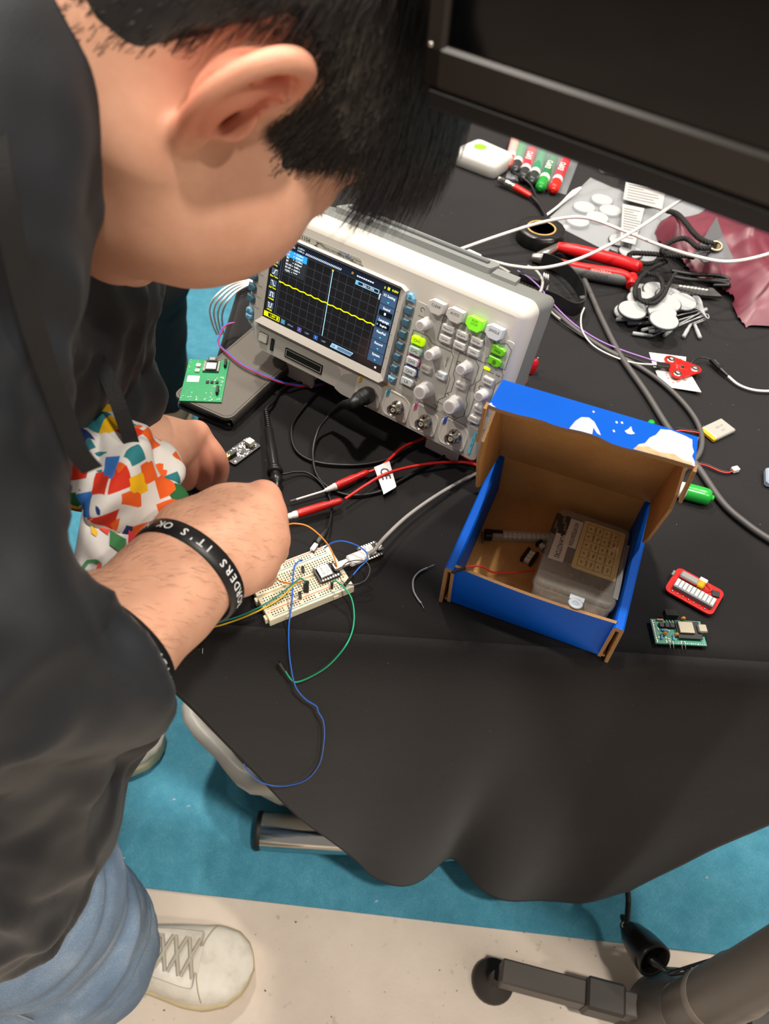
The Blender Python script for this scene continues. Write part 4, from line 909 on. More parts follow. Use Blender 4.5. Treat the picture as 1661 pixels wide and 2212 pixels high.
jumper([tp(658, 1262, .020), tp(657, 1255, .026), tp(648, 1250, .027), tp(628, 1265, .024), tp(600, 1287, .020), tp(560, 1312, .016), tp(520, 1330, .012), tp(480, 1343, .008), tp(460, 1350, .005), tp(448, 1358, .003), drape(445, 1372, .360), drape(441, 1380, .356)], '#1a7a6a', 'dark green wire of the paired jumpers hanging off the front left', ends=(dn, 1))
jumper([tp(652, 1249, .027), tp(645, 1251, .026), tp(630, 1268, .022), tp(604, 1293, .018), tp(563, 1317, .014), tp(522, 1335, .010), tp(482, 1349, .007), tp(463, 1354, .004), tp(452, 1362, .002), drape(446, 1372, .3605), drape(437, 1377, .356)], '#d8b01e', 'yellow wire of the paired jumpers hanging off the front left', ends=(0, 1))
for i, (x, y) in enumerate(((438, 1400), (432, 1390))):
    p = drape(x, y, .353); tag(obj('wire_pin', MB().cyl(p, p+np.array([-.0012, -.0005, -.008]), .00035, n=6), M_silv), ('metal pin below the dark green wire plug', 'metal pin below the yellow wire plug')[i], 'pin')
o = jumper([tp(660, 1258, .022), tp(664, 1262, .018)], '#1a7a6a', 'short dark green lead between two black breadboard plugs', ends=(0, 0))
q = thing('wire_plug', 'long black plug standing beside the red rail line', 'plug', mtx(tp(648, 1285, .018))); obj('plug', MB().box((0, 0, -.001), (.0027, .0027, .0140), rotx(.25), ch=.0003), M_blk, q)
q = thing('wire_plug', 'curved black plug at the meeting of orange and yellow wires', 'plug', mtx(tp(662, 1264, .019))); obj('plug', MB().box((0, 0, -.002), (.0042, .0030, .0125), rotx(-.2), ch=.0004), M_blk, q)
jumper([tp(736, 1252, .014), tp(747, 1262, .014), tp(770, 1262, .013), tp(790, 1252, .016), tp(799, 1232, .020), tp(792, 1215, .024), tp(774, 1210, .026), tp(750, 1215, .022), tp(738, 1226, .016)], '#4b4b4e', 'thin grey wire looped beside the breadboard end', r=.0005)
t_ = thing('wire_offcut', 'short grey wire offcut with bare ends on the black cloth', 'wire', mtx((0, 0, 0)))
S = spl([tp(922, 1227, .002), tp(905, 1236, .002), tp(893, 1252, .002), tp(893, 1275, .002), tp(902, 1293, .002), tp(910, 1303, .002)], 8); obj('insulation', MB().tube(S, .0009, 8), mat('wire_grey', '#8a8c8e', .5), t_)
for a, b in ((S[0], tp(938, 1220, .002)), (S[-1], tp(916, 1315, .002))): obj('bare_end', MB().tube([a, (a+b)/2, b], .0004, 6), M_silv, t_)
# ---- probe leads of the oscilloscope
def boot(prof, a, b, n=16): a = np.array(a); return MB().lathe(prof, a, np.array(b)-a, n)
pr = thing('scope_probe', 'black oscilloscope probe with ribbed boot lying on the cloth', 'probe', mtx((0, 0, 0)))
a = tp(597, 1040, .011); b = tp(580, 926, .009); d_ = b-a; L_ = np.linalg.norm(d_)
obj('barrel', boot([(.0025, -.012), (.0030, -.003), (.0060, 0), (.0066, .004), (.0055, .006), (.0052, .012), (.0054, .014), (.0054, L_*.62), (.0050, L_*.66), (.0048, L_*.98), (.0040, L_)], a, b), mat('probe_black', '#1a1a1c', .3), pr)
obj('flange', boot([(.0058, L_*.14), (.0082, L_*.15), (.0082, L_*.19), (.0058, L_*.20)], a, b, 18), M_blk, pr)
rib = MB()
for i in range(9): rib.lathe([(.0026, 0), (.0036-.0001*i, .0006), (.0036-.0001*i, .0016), (.0026, .0022)], b+d_/L_*(.001+.0034*i), d_, 10)
obj('strain_relief', rib, M_blk, pr)
e0 = b+d_/L_*.030; obj('cord', MB().tube(spl([b, e0, tp(590, 868, .006), tp(604, 846, .004), tp(632, 830, .003), tp(700, 820, .003), tp(780, 800, .003)], 8), .0017, 8), M_cblk, pr)
obj('ground_clamp', boot([(.0062, L_*.20), (.0068, L_*.205), (.0068, L_*.25), (.0062, L_*.255)], a, b, 14), M_blk, pr)
obj('ground_lead', MB().tube(spl([tp(600, 1026, .008), tp(618, 1023, .008), tp(640, 1019, .006), tp(665, 1022, .004), tp(690, 1040, .003), tp(708, 1066, .003), tp(716, 1092, .004), tp(714, 1120, .008), tp(708, 1142, .012)], 8), .0012, 8), M_cblk, pr)
al = thing('alligator_clip', 'black insulated alligator clip biting the breadboard edge', 'clip', mtx((0, 0, 0)))
a = tp(707, 1143, .013); b = tp(684, 1176, .012); obj('sleeve', boot([(.0016, 0), (.0030, .004), (.0044, .012), (.0046, np.linalg.norm(b-a)*.92), (.0038, np.linalg.norm(b-a))], a, b), M_blk, al)
for s_ in (-1, 1): obj('jaw', MB().box(b+(b-a)/np.linalg.norm(b-a)*.004+np.array([0, 0, s_*.0016]), (.0048, .0016, .010), frame_from(b-a), ch=.0004), M_silv, al)
bn = thing('bnc_lead', 'black ribbed probe plug on the first socket with its cable', 'cable', mtx((0, 0, 0)))
s0 = SO+SR@np.array([.1655, .0130, .004]); s1 = SO+SR@np.array([.1655, .0130, .024]); dcur = tp(713, 896, .022)
ax = S_N; obj('plug_collar', MB().lathe([(.0085, 0), (.0092, .002), (.0092, .010), (.0085, .012), (.0078, .013), (.0078, .019), (.0070, .021)], s0, ax, 20), M_cblk, bn)
S = spl([s1, s1+ax*.010+np.array([0, 0, -.002]), s1*.45+dcur*.55+np.array([0, 0, .004]), dcur], 10); k_ = len(S); rr = np.interp(np.arange(k_), [0, k_-1], [.0068, .0026])*(1+.10*((np.arange(k_) % 3) == 0)); obj('boot', MB().tube(S, rr, 12), M_cblk, bn)
obj('cord', MB().tube(spl([S[-2], dcur, tp(702, 908, .018), tp(687, 929, .012), tp(676, 972, .005), tp(682, 1020, .003), tp(708, 1052, .003), tp(756, 1070, .003), tp(817, 1063, .003), tp(860, 1041, .003), tp(908, 1013, .003), tp(960, 985, .003)], 8), .0017, 8), M_cblk, bn)
cable('probe_cable', [tp(760, 800, .003), tp(700, 833, .003), tp(652, 885, .003), tp(630, 924, .003), tp(639, 972, .003), tp(682, 998, .003), tp(756, 1005, .003), tp(817, 998, .003), tp(860, 981, .003), tp(930, 950, .003)], .0016, M_cblk, 'thin black cable looping on the cloth below the screen', 'cable')
M_redw = mat('red_lead', '#c41f16', .4); M_redb = mat('red_boot', '#b31712', .35)
def clip_lead(wire, boot_a, boot_b, tip, label, rod=None):
    t_ = thing('test_lead', label, 'lead', mtx((0, 0, 0))); obj('cord', MB().tube(spl(wire, 8), .0016, 8), M_redw, t_)
    L_ = np.linalg.norm(boot_b-boot_a); obj('boot', boot([(.0022, 0), (.0034, .003), (.0036, .010), (.0032, .013), (.0042, .018), (.0044, L_*.9), (.0040, L_)], boot_a, boot_b), M_redb, t_)
    L2 = np.linalg.norm(tip-boot_b); rb = [(.0037, 0)]
    for i in range(4): rb += [(.0036-.0004*i, L2*(.2+.2*i)), (.0030-.0004*i, L2*(.25+.2*i))]
    obj('ribbed_tip', boot(rb+[(.0012, L2)], boot_b, tip, 12), M_white, t_)
    if rod is not None: obj('rod', MB().tube([tip, rod], .0011, 8), M_white, t_); obj('rod_end', MB().tube([rod, rod+(rod-tip)*.22], .0013, 8), M_cdg, t_)
clip_lead([tp(945, 935, .006), tp(905, 951, .008), tp(868, 968, .009), tp(835, 998, .009), tp(810, 1014, .008), tp(795, 1020, .008)], tp(795, 1019, .008), tp(726, 1050, .008), tp(699, 1061, .007), 'red test lead with white ribbed tip, the one nearer the screen', tp(640, 1079, .006))
clip_lead([tp(1060, 1020, .004), tp(1020, 1002, .006), tp(985, 998, .008), tp(935, 1001, .010), tp(880, 1010, .011), tp(830, 1025, .012), tp(790, 1048, .012), tp(745, 1078, .012)], tp(738, 1081, .012), tp(642, 1110, .012), tp(600, 1123, .012), 'red test lead carrying the white CE tag, nearer the breadboard')
cable('red_wire', [tp(960, 955, .004), tp(985, 975, .004), tp(1010, 992, .003), tp(1040, 1012, .003)], .0015, M_redw, 'short stretch of red wire crossing beneath the oscilloscope corner', 'wire')
tg = thing('cable_tag', 'folded white tag printed with the CE mark on the red lead', 'tag', mtx((0, 0, 0)))
q4 = [tp(808, 1009, .016), tp(841, 996, .016), tp(856, 1050, .006), tp(828, 1065, .005)]; n_ = np.cross(q4[1]-q4[0], q4[3]-q4[0]); n_ /= np.linalg.norm(n_); n_ = n_ if n_[2] > 0 else -n_
obj('flag', slab(q4, n_, .0005, (0, 0, 0)), mat('tag_white', '#d9d8d6', .5), tg); obj('tail', slab([q4[3], q4[2], q4[2]+np.array([-.001, -.004, .002]), q4[3]+np.array([.0, -.004, .002])], (0, 0, 1), .0004, (0, 0, 0)), mat('tag_white', '#d9d8d6'), tg)
xx = q4[2]-q4[1]; t_ = MB(); put_text(t_, 'CE', .0135, (q4[0]+q4[1])/2*.62+(q4[2]+q4[3])/2*.38+n_*.0003, basis(xx, np.cross(n_, xx)), bold=True, sx=.8); obj('lettering', t_, M_ink, tg)
# ---- twisted blue and red pair across the phone case
for cc, off, nm in (('#3a5fd0', 0., 'blue wire of the twisted pair crossing the phone case'), ('#b02a3a', 2.6, 'dark red wire of the twisted pair crossing the phone case')):
    cable('wire', [tp(505+off, 697, .019), tp(489, 700+off, .020), tp(478+off, 712+off, .019), tp(474, 726+off, .019), tp(470+off, 735+off, .020), tp(475, 746+off, .020), tp(495, 765+off, .021), tp(520, 785+off, .021), tp(548, 800+off, .021), tp(575, 812+off, .021), tp(605, 824+off, .016), tp(645, 832+off, .005), tp(690, 830+off, .003), tp(760, 815+off, .003)], .00085, mat('wire_'+cc[1:], cc, .4), nm, 'wire')
# ---- boards right of the box
c_, R_, w_, l_ = quad_frame((1433, 1278), (1533, 1334), (1564, 1275), .0045)
rbd = thing('led_bar_board', 'red circuit board with ten grey light bars and small battery', 'circuit board', mtx(c_, R_)); w_, l_ = .047, .0345
obj('board', MB().prism(rrect(w_, l_, .0055), -.0010, .0008), M_pcbr, rbd); obj('bar_housing', MB().box((.001, -.0055, .0030), (.0385, .0115, .0046), ch=.0004), mat('bar_grey', '#6f747a', .45), rbd)
for i in range(10): obj('light_bar', MB().box((-.0163+i*.00385, -.0050, .0054), (.0028, .0092, .0004)), mat('bar_light', '#b9bab8', .4), rbd)
obj('battery', MB().box((-.0095, .0085, .0030), (.0175, .0085, .0042), ch=.0012), mat('foil_silver', '#b9b7b4', .25, .7), rbd); obj('battery_tape', MB().box((.0020, .0080, .0031), (.0062, .0090, .0048), ch=.0012), mat('kapton', '#c79a12', .25, spec=.6), rbd)
obj('connector', MB().box((.0020, .0145, .0026), (.0075, .0048, .0042), ch=.0006), M_jst, rbd); obj('chip', MB().box((.0170, .0085, .0016), (.0070, .0070, .0014), rotz(.35), ch=.0002), M_chip, rbd); obj('usb_connector', MB().box((-.0240, .0060, .0014), (.0030, .0070, .0024), ch=.0005), M_silv, rbd)
obj('lead', MB().tube(spl([(.0045, .0090, .0040), (.0090, .0060, .0030), (.0120, .0085, .0024), (.0090, .0125, .0030), (.0055, .0145, .0032)], 6), .0005, 6), mat('wire_c8352a', '#c8352a'), rbd)
for i in range(7): obj('solder_joint', MB().ball((-.0165+i*.0053, -.0138, .0011), (.0013, .0010, .0007), 8, 5), M_silv, rbd)
c_, R_, w_, l_ = quad_frame((1416, 1389), (1526, 1395), (1514, 1345), .0045); w_, l_ = .0455, .0255
gpb = thing('perfboard', 'teal prototype board with metal module, orange capacitors and header pins', 'circuit board', mtx(c_, R_)); obj('board', MB().box((0, 0, 0), (w_, l_, .0016)), mat('pcb_teal', '#3a8a72', .4), gpb)
for i in range(11): obj('hole_ring', MB().lathe([(.0006, .0009), (.0011, .0009), (.0011, .0011), (.0006, .0011)], (-.0213, -.0110+i*.0022, 0), n=10), M_silv, gpb)
o = MB()
for i in range(13): o.lathe([(.0005, .0009), (.0009, .0009), (.0009, .0011), (.0005, .0011)], (-.002+i*.0019, -.0112, 0), n=8)
obj('hole_ring_row', o, M_silv, gpb)['kind'] = 'stuff'
obj('module_board', MB().box((.0085, .001, .0034), (.0215, .0180, .0012)), M_pcbk, gpb); obj('module_riser', MB().box((.0085, .001, .0018), (.0190, .0160, .0022)), M_blk, gpb); obj('shield_can', MB().box((.0060, .0022, .0050), (.0135, .0120, .0024), ch=.0004), mat('can_warm', '#a9a290', .3, .8), gpb); obj('usb_connector', MB().box((.0205, .0020, .0052), (.0085, .0090, .0032), ch=.0010), mat('can_warm', '#a9a290'), gpb)
obj('header_socket', MB().box((-.0045, .0165, .0040), (.0115, .0075, .0060), R=rotx(-.15), ch=.0003), M_blk, gpb)
for i in range(4): obj('pin', MB().box((-.0085+i*.0026, .0118, .0016), (.0006, .004, .0006)), M_silv, gpb)
for x in (-.0145, -.0095, -.0050): obj('chip', MB().box((x, .0055, .0022), (.0042, .0050, .0030), ch=.0003), M_chip, gpb)
for x, y in ((-.0140, -.0040), (-.0035, -.0045), (.0065, .0130)): obj('capacitor', MB().ball((x, y, .0036), (.0022, .0014, .0026), 10, 7), M_cap, gpb)
for x, y, a_ in ((-.0165, -.0060, 1.4), (-.0060, -.0065, 1.4), (-.0125, .0003, -.2)):
    R2 = rotz(a_); obj('resistor', MB().lathe([(.0008, -.0030), (.0011, -.0024), (.0009, -.0012), (.0009, .0012), (.0011, .0024), (.0008, .0030)], (x, y, .0020), R2@np.array([1, 0, 0]), 8), mat('resistor_blue', '#5f9fc8', .5), gpb)
obj('resistor', MB().lathe([(.0008, -.0030), (.0011, -.0024), (.0009, 0), (.0011, .0024), (.0008, .0030)], (-.0145, .0115, .0020), (1, 0, 0), 8), mat('resistor_tan', '#c69a72', .5), gpb)
for x in (-.0110, -.0080, -.0005, .0025): obj('header_pin', MB().tube([(x, -.0105, .0030), (x, -.0140, .0026), (x+.0002, -.0170, .0006)], .0004, 6), M_silv, gpb)
clutter(gpb, w_, l_, .0008, 60, lambda x, y: x < 0, seed=9)
# ---- things behind and right of the box
def marker(a, b, label, colr, cap_len=.030, r=.0088, M_lab='#cfcac4', group=None, text=None, capfirst=True):     # dry-erase marker from cap tip a to tail b
    t_ = thing('marker_pen', label, 'marker pen', mtx((0, 0, 0)), group); L_ = np.linalg.norm(b-a); d_ = (b-a)/L_; mc = mat('marker_'+colr[1:], colr, .25)
    obj('cap', boot([(.0030, 0), (.0034, .0012), (.0034, .0030), (r*.80, .0034), (r*.98, .006), (r*1.02, .012), (r*1.02, cap_len)], a, b, 22), mc, t_)
    obj('neck', boot([(r*.98, cap_len), (r*.98, cap_len+.012)], a, b, 22), M_white, t_)
    obj('barrel', boot([(r, cap_len+.012), (r, L_-.004), (r*.9, L_-.001), (r*.5, L_)], a, b, 22), mat('marker_label_'+M_lab[1:], M_lab, .4), t_)
    if text:
        up = np.array([0, 0, 1.]); side = np.cross(up, d_); side /= np.linalg.norm(side); R2 = basis(d_ if text[1] else -d_, side if text[1] else -side)
        tm = MB(); put_text(tm, text[0], .0125, a+d_*(cap_len+.012+.030)+up*(r+.0004), R2, bold=True, shear=.2, sx=.95); obj('lettering', tm, M_white, t_)
    return t_
mk_ = marker(tp(1541, 1077, .009), tp(1541, 1077, .009)+(tp(1462, 1056, .009)-tp(1541, 1077, .009))/np.linalg.norm(tp(1462, 1056, .009)-tp(1541, 1077, .009))*.12, 'green capped marker pen lying behind the blue box', '#1f9a34', .028)
p = tp(1408, 912, .004); tag(obj('pen_end', MB().lathe([(.0015, 0), (.0042, .001), (.0042, .012), (.002, .016)], p, tp(1392, 935, .004)-p, 14), mat('marker_1f9a34', '#1f9a34')), 'green pen end peeping out from behind the box lid', 'pen')
c_, R_, w_, l_ = quad_frame((1538, 948), (1584, 926), (1556, 911), .0045)
lb_ = thing('lipo_battery', 'flat silver pouch battery with yellow taped end behind the box', 'battery', mtx(c_, R_)); obj('pouch', MB().box((.002, 0, -.001), (.032, .0225, .0052), ch=.0012), mat('foil_grey', '#a8a6a0', .35, .3), lb_); obj('taped_end', MB().box((-.0155, 0, -.001), (.005, .0222, .0048), ch=.001), mat('kapton', '#c79a12'), lb_)
t_ = MB(); put_text(t_, 'LP 603', .0042, (.004, .002, .0017), rotz(math.pi)); put_text(t_, '3.7V', .0034, (.004, -.004, .0017), rotz(math.pi)); obj('lettering', t_, M_inkl, lb_)
cable('battery_lead', [tp(1518, 938, .005), tp(1505, 934, .005), tp(1490, 932, .004), tp(1465, 930, .003), tp(1450, 940, .003)], .0008, mat('wire_c8352a', '#c8352a'), 'red lead of the pouch battery running behind the box lid', 'wire')
cable('battery_lead', [tp(1517, 934, .005), tp(1505, 930, .006), tp(1488, 929, .004), tp(1463, 925, .003), tp(1448, 932, .003)], .0008, mat('wire_1c1c1c', '#1c1c1c', .4), 'black lead of the pouch battery running behind the box lid', 'wire')
jc = thing('plug_lead', 'red and black lead ending in a small white plug', 'wire', mtx((0, 0, 0)))
obj('red_wire', MB().tube(spl([tp(1478, 985, .004), tp(1507, 1000, .004), tp(1530, 1007, .004), tp(1555, 1018, .004), tp(1572, 1021, .004), tp(1583, 1017, .004)], 8), .0008, 6), mat('wire_c8352a', '#c8352a'), jc); obj('black_wire', MB().tube(spl([tp(1478, 982, .004), tp(1507, 997, .005), tp(1530, 1004, .005), tp(1555, 1015, .004), tp(1572, 1018, .004), tp(1583, 1014, .004)], 8), .0008, 6), mat('wire_1c1c1c', '#1c1c1c'), jc)
p = tp(1588, 1014, .004); obj('plug', MB().box(p, (.008, .006, .005), rotz(.4), ch=.0006), M_white, jc)
p = tp(1657, 1030, .005); o = thing('gadget', 'pale blue grey corner of a small gadget at the right edge', 'gadget', mtx(p)); obj('casing', MB().box((.014, -.004, 0), (.034, .024, .009), rotz(-.25), ch=.002), mat('pale_blue_grey', '#8d98a8', .4), o); obj('rim', MB().box((.014, -.004, .0048), (.028, .018, .0008), rotz(-.25)), mat('rim_grey', '#5c6470', .4), o)
# red three-lobed sensor board on two sheets of printed paper
pa = thing('electrode_sheet', 'two white printed electrode sheets under the red sensor board', 'sheet', mtx((0, 0, 0))); M_pap = mat('sheet_white', '#d6d2cb', .6)
obj('sheet', slab([tp(1402, 761, .0012), tp(1482, 771, .003), tp(1481, 786, .003), tp(1478, 800, .002), tp(1412, 793, .0012)], (0, 0, 1), .0006, (0, 0, 0)), M_pap, pa)
obj('sheet', slab([tp(1416, 801, .003), tp(1430, 796, .003), tp(1494, 812, .005), tp(1515, 847, .006), tp(1437, 835, .002), tp(1428, 828, .002)], (0, 0, 1), .0006, (0, 0, 0)), M_pap, pa)
for x, y in ((1436, 776), (1440, 806), (1443, 817), (1466, 823), (1481, 819), (1454, 826), (1470, 776)): obj('red_print', MB().box(tp(x, y, .0062), (.003, .0024, .0003)), mat('print_red', '#d0665e', .6), pa)
rs_ = thing('sensor_board', 'red three-lobed sensor board with snap studs on white sheets', 'circuit board', mtx(tp(1470, 794, .0085), rotz(math.radians(-14))))
ctr = tp(1470, 794, .0085); lob = [rotz(math.radians(14))@(tp(*q, .0085)-ctr) for q in ((1449, 778), (1500, 798), (1463, 808))]
pts = []
for i, c0 in enumerate(lob):
    c0 = c0[:2]; a0 = math.atan2(c0[1], c0[0]); r_ = .0082
    for a in np.linspace(a0-1.25, a0+1.25, 9): pts.append((c0[0]+r_*math.cos(a), c0[1]+r_*math.sin(a)))
pts = sorted(pts, key=lambda p: math.atan2(p[1], p[0])); obj('board', MB().prism(pts, -.0009, .0009), M_pcbr, rs_)
for c0 in lob:
    obj('stud_ring', MB().lathe([(.0036, .0009), (.0056, .0009), (.0056, .0014), (.0036, .0014)], (c0[0], c0[1], 0), n=18), M_silv, rs_); obj('snap_stud', MB().lathe([(.0034, .0009), (.0034, .0030), (.0024, .0042), (.0008, .0036)], (c0[0], c0[1], 0), n=14), M_brass, rs_)
obj('chip', MB().box((.002, .0005, .0014), (.004, .003, .001)), M_chip, rs_); clutter(rs_, .016, .012, .0009, 26, seed=4)
hx = rotz(math.radians(14))@(tp(1432, 791, .0085)-ctr); obj('header_plug', MB().box((hx[0], hx[1], .001), (.016, .0075, .0042), rotz(.12), ch=.0004), M_blk, rs_)
cable('sensor_wire', [tp(1118, 585, .020), tp(1140, 598, .022), tp(1165, 620, .018), tp(1200, 662, .010), tp(1240, 700, .006), tp(1290, 733, .006), tp(1340, 755, .007), tp(1390, 772, .008), tp(1428, 784, .010)], .0009, mat('wire_9a6fb8', '#9a6fb8', .4), 'lilac wire running from behind the oscilloscope to the red sensor board', 'wire')
cable('sensor_wire', [tp(1262, 665, .016), tp(1255, 685, .014), tp(1258, 715, .008), tp(1280, 745, .005), tp(1320, 768, .005), tp(1370, 784, .006), tp(1425, 788, .010)], .0010, mat('wire_d4d0c8', '#d4d0c8', .4), 'white wire curving to the red sensor board', 'wire')
cable('sensor_wire', [tp(1165, 650, .006), tp(1205, 690, .005), tp(1260, 728, .004), tp(1310, 752, .005), tp(1370, 775, .006), tp(1425, 793, .009)], .0010, mat('wire_1c1c1c', '#1c1c1c'), 'black wire running beside the lilac one', 'wire')
el = thing('electrode_cable', 'white cable with black inline connector right of the red sensor board', 'cable', mtx((0, 0, 0)))
obj('black_wire', MB().tube(spl([tp(1492, 786, .006), tp(1500, 777, .008), tp(1515, 772, .008), tp(1530, 775, .008), tp(1540, 780, .007)], 8), .0010, 7), M_cblk, el)
a = tp(1536, 776, .007); b = tp(1556, 797, .006); c0 = tp(1573, 813, .005); obj('connector', MB().box((a+b)/2, (.0062, .0055, np.linalg.norm(b-a)), frame_from(b-a), ch=.0008), M_blk, el); obj('connector_pin', MB().box((a+b)/2+np.array([0, 0, .0029]), (.002, .010, .0006), basis(np.cross([0, 0, 1], b-a), b-a)), M_brass, el); obj('boot', boot([(.0028, 0), (.0030, .004), (.0018, np.linalg.norm(c0-b))], b, c0, 10), M_blk, el); obj('cord', MB().tube(spl([b, c0, tp(1595, 831, .004), tp(1625, 842, .004), tp(1661, 845, .004), tp(1720, 842, .004)], 8), .0016, 8), M_cwht, el)
# grey power cords
cable('power_cable', [tp(1255, 590, .004), tp(1270, 622, .004), tp(1300, 690, .004), tp(1340, 768, .005), tp(1395, 848, .005), tp(1440, 920, .005), tp(1475, 968, .005), tp(1508, 1010, .005), tp(1560, 1085, .005), tp(1610, 1130, .005), tp(1661, 1165, .005), tp(1740, 1210, .005)], .0036, M_cdg, 'thick grey power cord running past the box lid to the right edge', 'cable', n=10)
cable('power_cable', [tp(1195, 668, .004), tp(1235, 705, .004), tp(1300, 750, .004), tp(1380, 792, .004), tp(1440, 835, .005), tp(1490, 888, .005), tp(1514, 935, .005), tp(1511, 978, .005), tp(1480, 1012, .005), tp(1440, 1045, .005), tp(1410, 1062, .005)], .0030, M_cdg, 'dark grey cord curling under the electrode sheets and around the box lid', 'cable', n=10)
p = tp(1152, 790, .010); rk = thing('red_plug', 'small glossy red plug standing behind the oscilloscope corner', 'led', mtx(p)); obj('shell', MB().lathe([(.0052, -.009), (.0056, -.004), (.0050, .003), (.0030, .008), (.0012, .010)], (0, 0, 0), (.3, .1, 1), 14), mat('red_gloss', '#a0101c', .2), rk); obj('tip', MB().ball((.0033, .001, .0105), .0014, 8, 6), M_silv, rk)  # glossy red plug shell with a metal tip, no lamp in it
p = tp(1136, 826, .002); tag(obj('wire_scrap', MB().tube([p+[0, 0, -.001], p+[.001, .001, .005], p+[.0005, .002, .009]], .0008, 6), mat('scrap_red', '#b5483c', .5)), 'tiny red wire scrap beside the box lid corner', 'scrap')
# ================================================================ people: signed-distance modelling, meshed with surface nets
class Field:
    def __init__(s, lo, hi, h):
        s.lo = np.array(lo, float); s.h = h; s.n = np.ceil((np.array(hi)-s.lo)/h).astype(int)+1; s.f = np.full(s.n, .2, np.float32)
    def _blk(s, lo, hi):
        a = np.clip(np.floor((np.array(lo)-s.lo)/s.h).astype(int), 0, s.n); b = np.clip(np.ceil((np.array(hi)-s.lo)/s.h).astype(int)+1, 0, s.n)
        sl = tuple(slice(x, y) for x, y in zip(a, b)); ax = [s.lo[i]+s.h*np.arange(a[i], b[i], dtype=np.float32) for i in range(3)]
        return sl, np.stack(np.meshgrid(*ax, indexing='ij'), -1).astype(np.float32) if all(len(x) for x in ax) else None
    def put(s, fn, lo, hi, k=.01, cut=False):
        m_ = k+.02; sl, P = s._blk(np.array(lo)-m_, np.array(hi)+m_)
        if P is None: return s
        d = fn(P); f = s.f[sl]
        if cut: d = -d; h = np.clip(.5-.5*(f-d)/k, 0, 1); s.f[sl] = (f*(1-h)+d*h)+k*h*(1-h)
        else: h = np.clip(.5+.5*(f-d)/k, 0, 1); s.f[sl] = f*(1-h)+d*h-k*h*(1-h)
        return s
    def ell(s, c, r, R=None, k=.01, cut=False):
        c = np.array(c, np.float32); r = np.array(np.broadcast_to(r, (3,)), np.float32); Rm = None if R is None else np.array(R, np.float32)
        def fn(P):
            q = P-c
            if Rm is not None: q = q@Rm
            k0 = np.linalg.norm(q/r, axis=-1); k1 = np.linalg.norm(q/(r*r), axis=-1)+1e-9; return k0*(k0-1)/k1
        m_ = float(max(r)); return s.put(fn, c-m_, c+m_, k, cut)
    def cone(s, a, b, r1, r2=None, k=.01, cut=False):
        a = np.array(a, np.float32); b = np.array(b, np.float32); r2 = r1 if r2 is None else r2
        def fn(P):
            ba = b-a; t = np.clip(((P-a)@ba)/max(1e-9, float(ba@ba)), 0, 1); return np.linalg.norm(P-a-t[..., None]*ba, axis=-1)-(r1+(r2-r1)*t)
        m_ = max(r1, r2); return s.put(fn, np.minimum(a, b)-m_, np.maximum(a, b)+m_, k, cut)
    def chain(s, pts, rs, k=.01, cut=False):
        for i in range(len(pts)-1): s.cone(pts[i], pts[i+1], rs[i], rs[i+1], k, cut)
        return s
    def mesh(s):
        f = s.f; neg = f < 0; n = s.n
        c = np.zeros(n-1, np.int8)
        for dx in (0, 1):
            for dy in (0, 1):
                for dz in (0, 1): c += neg[dx:n[0]-1+dx, dy:n[1]-1+dy, dz:n[2]-1+dz]
        act = np.argwhere((c > 0) & (c < 8)); idx = np.full(n-1, -1, np.int64); idx[tuple(act.T)] = np.arange(len(act))
        acc = np.zeros((len(act), 3)); cnt = np.zeros(len(act)); cor = np.array([(x, y, z) for x in (0, 1) for y in (0, 1) for z in (0, 1)])
        for i in range(8):
            for j in range(i+1, 8):
                if np.abs(cor[i]-cor[j]).sum() != 1: continue
                A = f[tuple((act+cor[i]).T)]; B = f[tuple((act+cor[j]).T)]; m_ = (A < 0) != (B < 0)
                t = A[m_]/(A[m_]-B[m_]); acc[m_] += cor[i]+(cor[j]-cor[i])*t[:, None]; cnt[m_] += 1
        V = s.lo+s.h*(act+acc/cnt[:, None]); Q = []
        for ax in range(3):
            o1, o2 = [np.eye(3, dtype=int)[k] for k in range(3) if k != ax]; e = np.eye(3, dtype=int)[ax]
            sl0 = tuple(slice(1, n[k]-1) if k != ax else slice(0, n[k]-1) for k in range(3)); sl1 = tuple(slice(1, n[k]-1) if k != ax else slice(1, n[k]) for k in range(3))
            A = neg[sl0]; B = neg[sl1]; w = np.argwhere(A != B); base = w+(1-e)
            q = np.stack([idx[tuple((base-o1*a-o2*b).T)] for a, b in ((0, 0), (1, 0), (1, 1), (0, 1))], 1)
            fl = A[tuple(w.T)] ^ (ax == 1); q[~fl] = q[~fl][:, ::-1]; Q.append(q)
        Q = np.concatenate(Q); Q = Q[(Q >= 0).all(1)]; return V, Q
def relax(V, Q, it=3, lam=.5):                      # light Laplacian smoothing
    E = np.concatenate([Q[:, [0, 1]], Q[:, [1, 2]], Q[:, [2, 3]], Q[:, [3, 0]]]); n = len(V)
    deg = np.bincount(E.ravel(), minlength=n).astype(float)[:, None]+1e-9
    for _ in range(it):
        S = np.zeros_like(V); np.add.at(S, E[:, 0], V[E[:, 1]]); np.add.at(S, E[:, 1], V[E[:, 0]]); V = V+lam*(S/deg-V)
    return V
def normals(V, Q):
    N = np.cross(V[Q[:, 2]]-V[Q[:, 0]], V[Q[:, 3]]-V[Q[:, 1]]); o = np.zeros_like(V)
    for k in range(4): np.add.at(o, Q[:, k], N)
    return o/(np.linalg.norm(o, axis=1)[:, None]+1e-12)
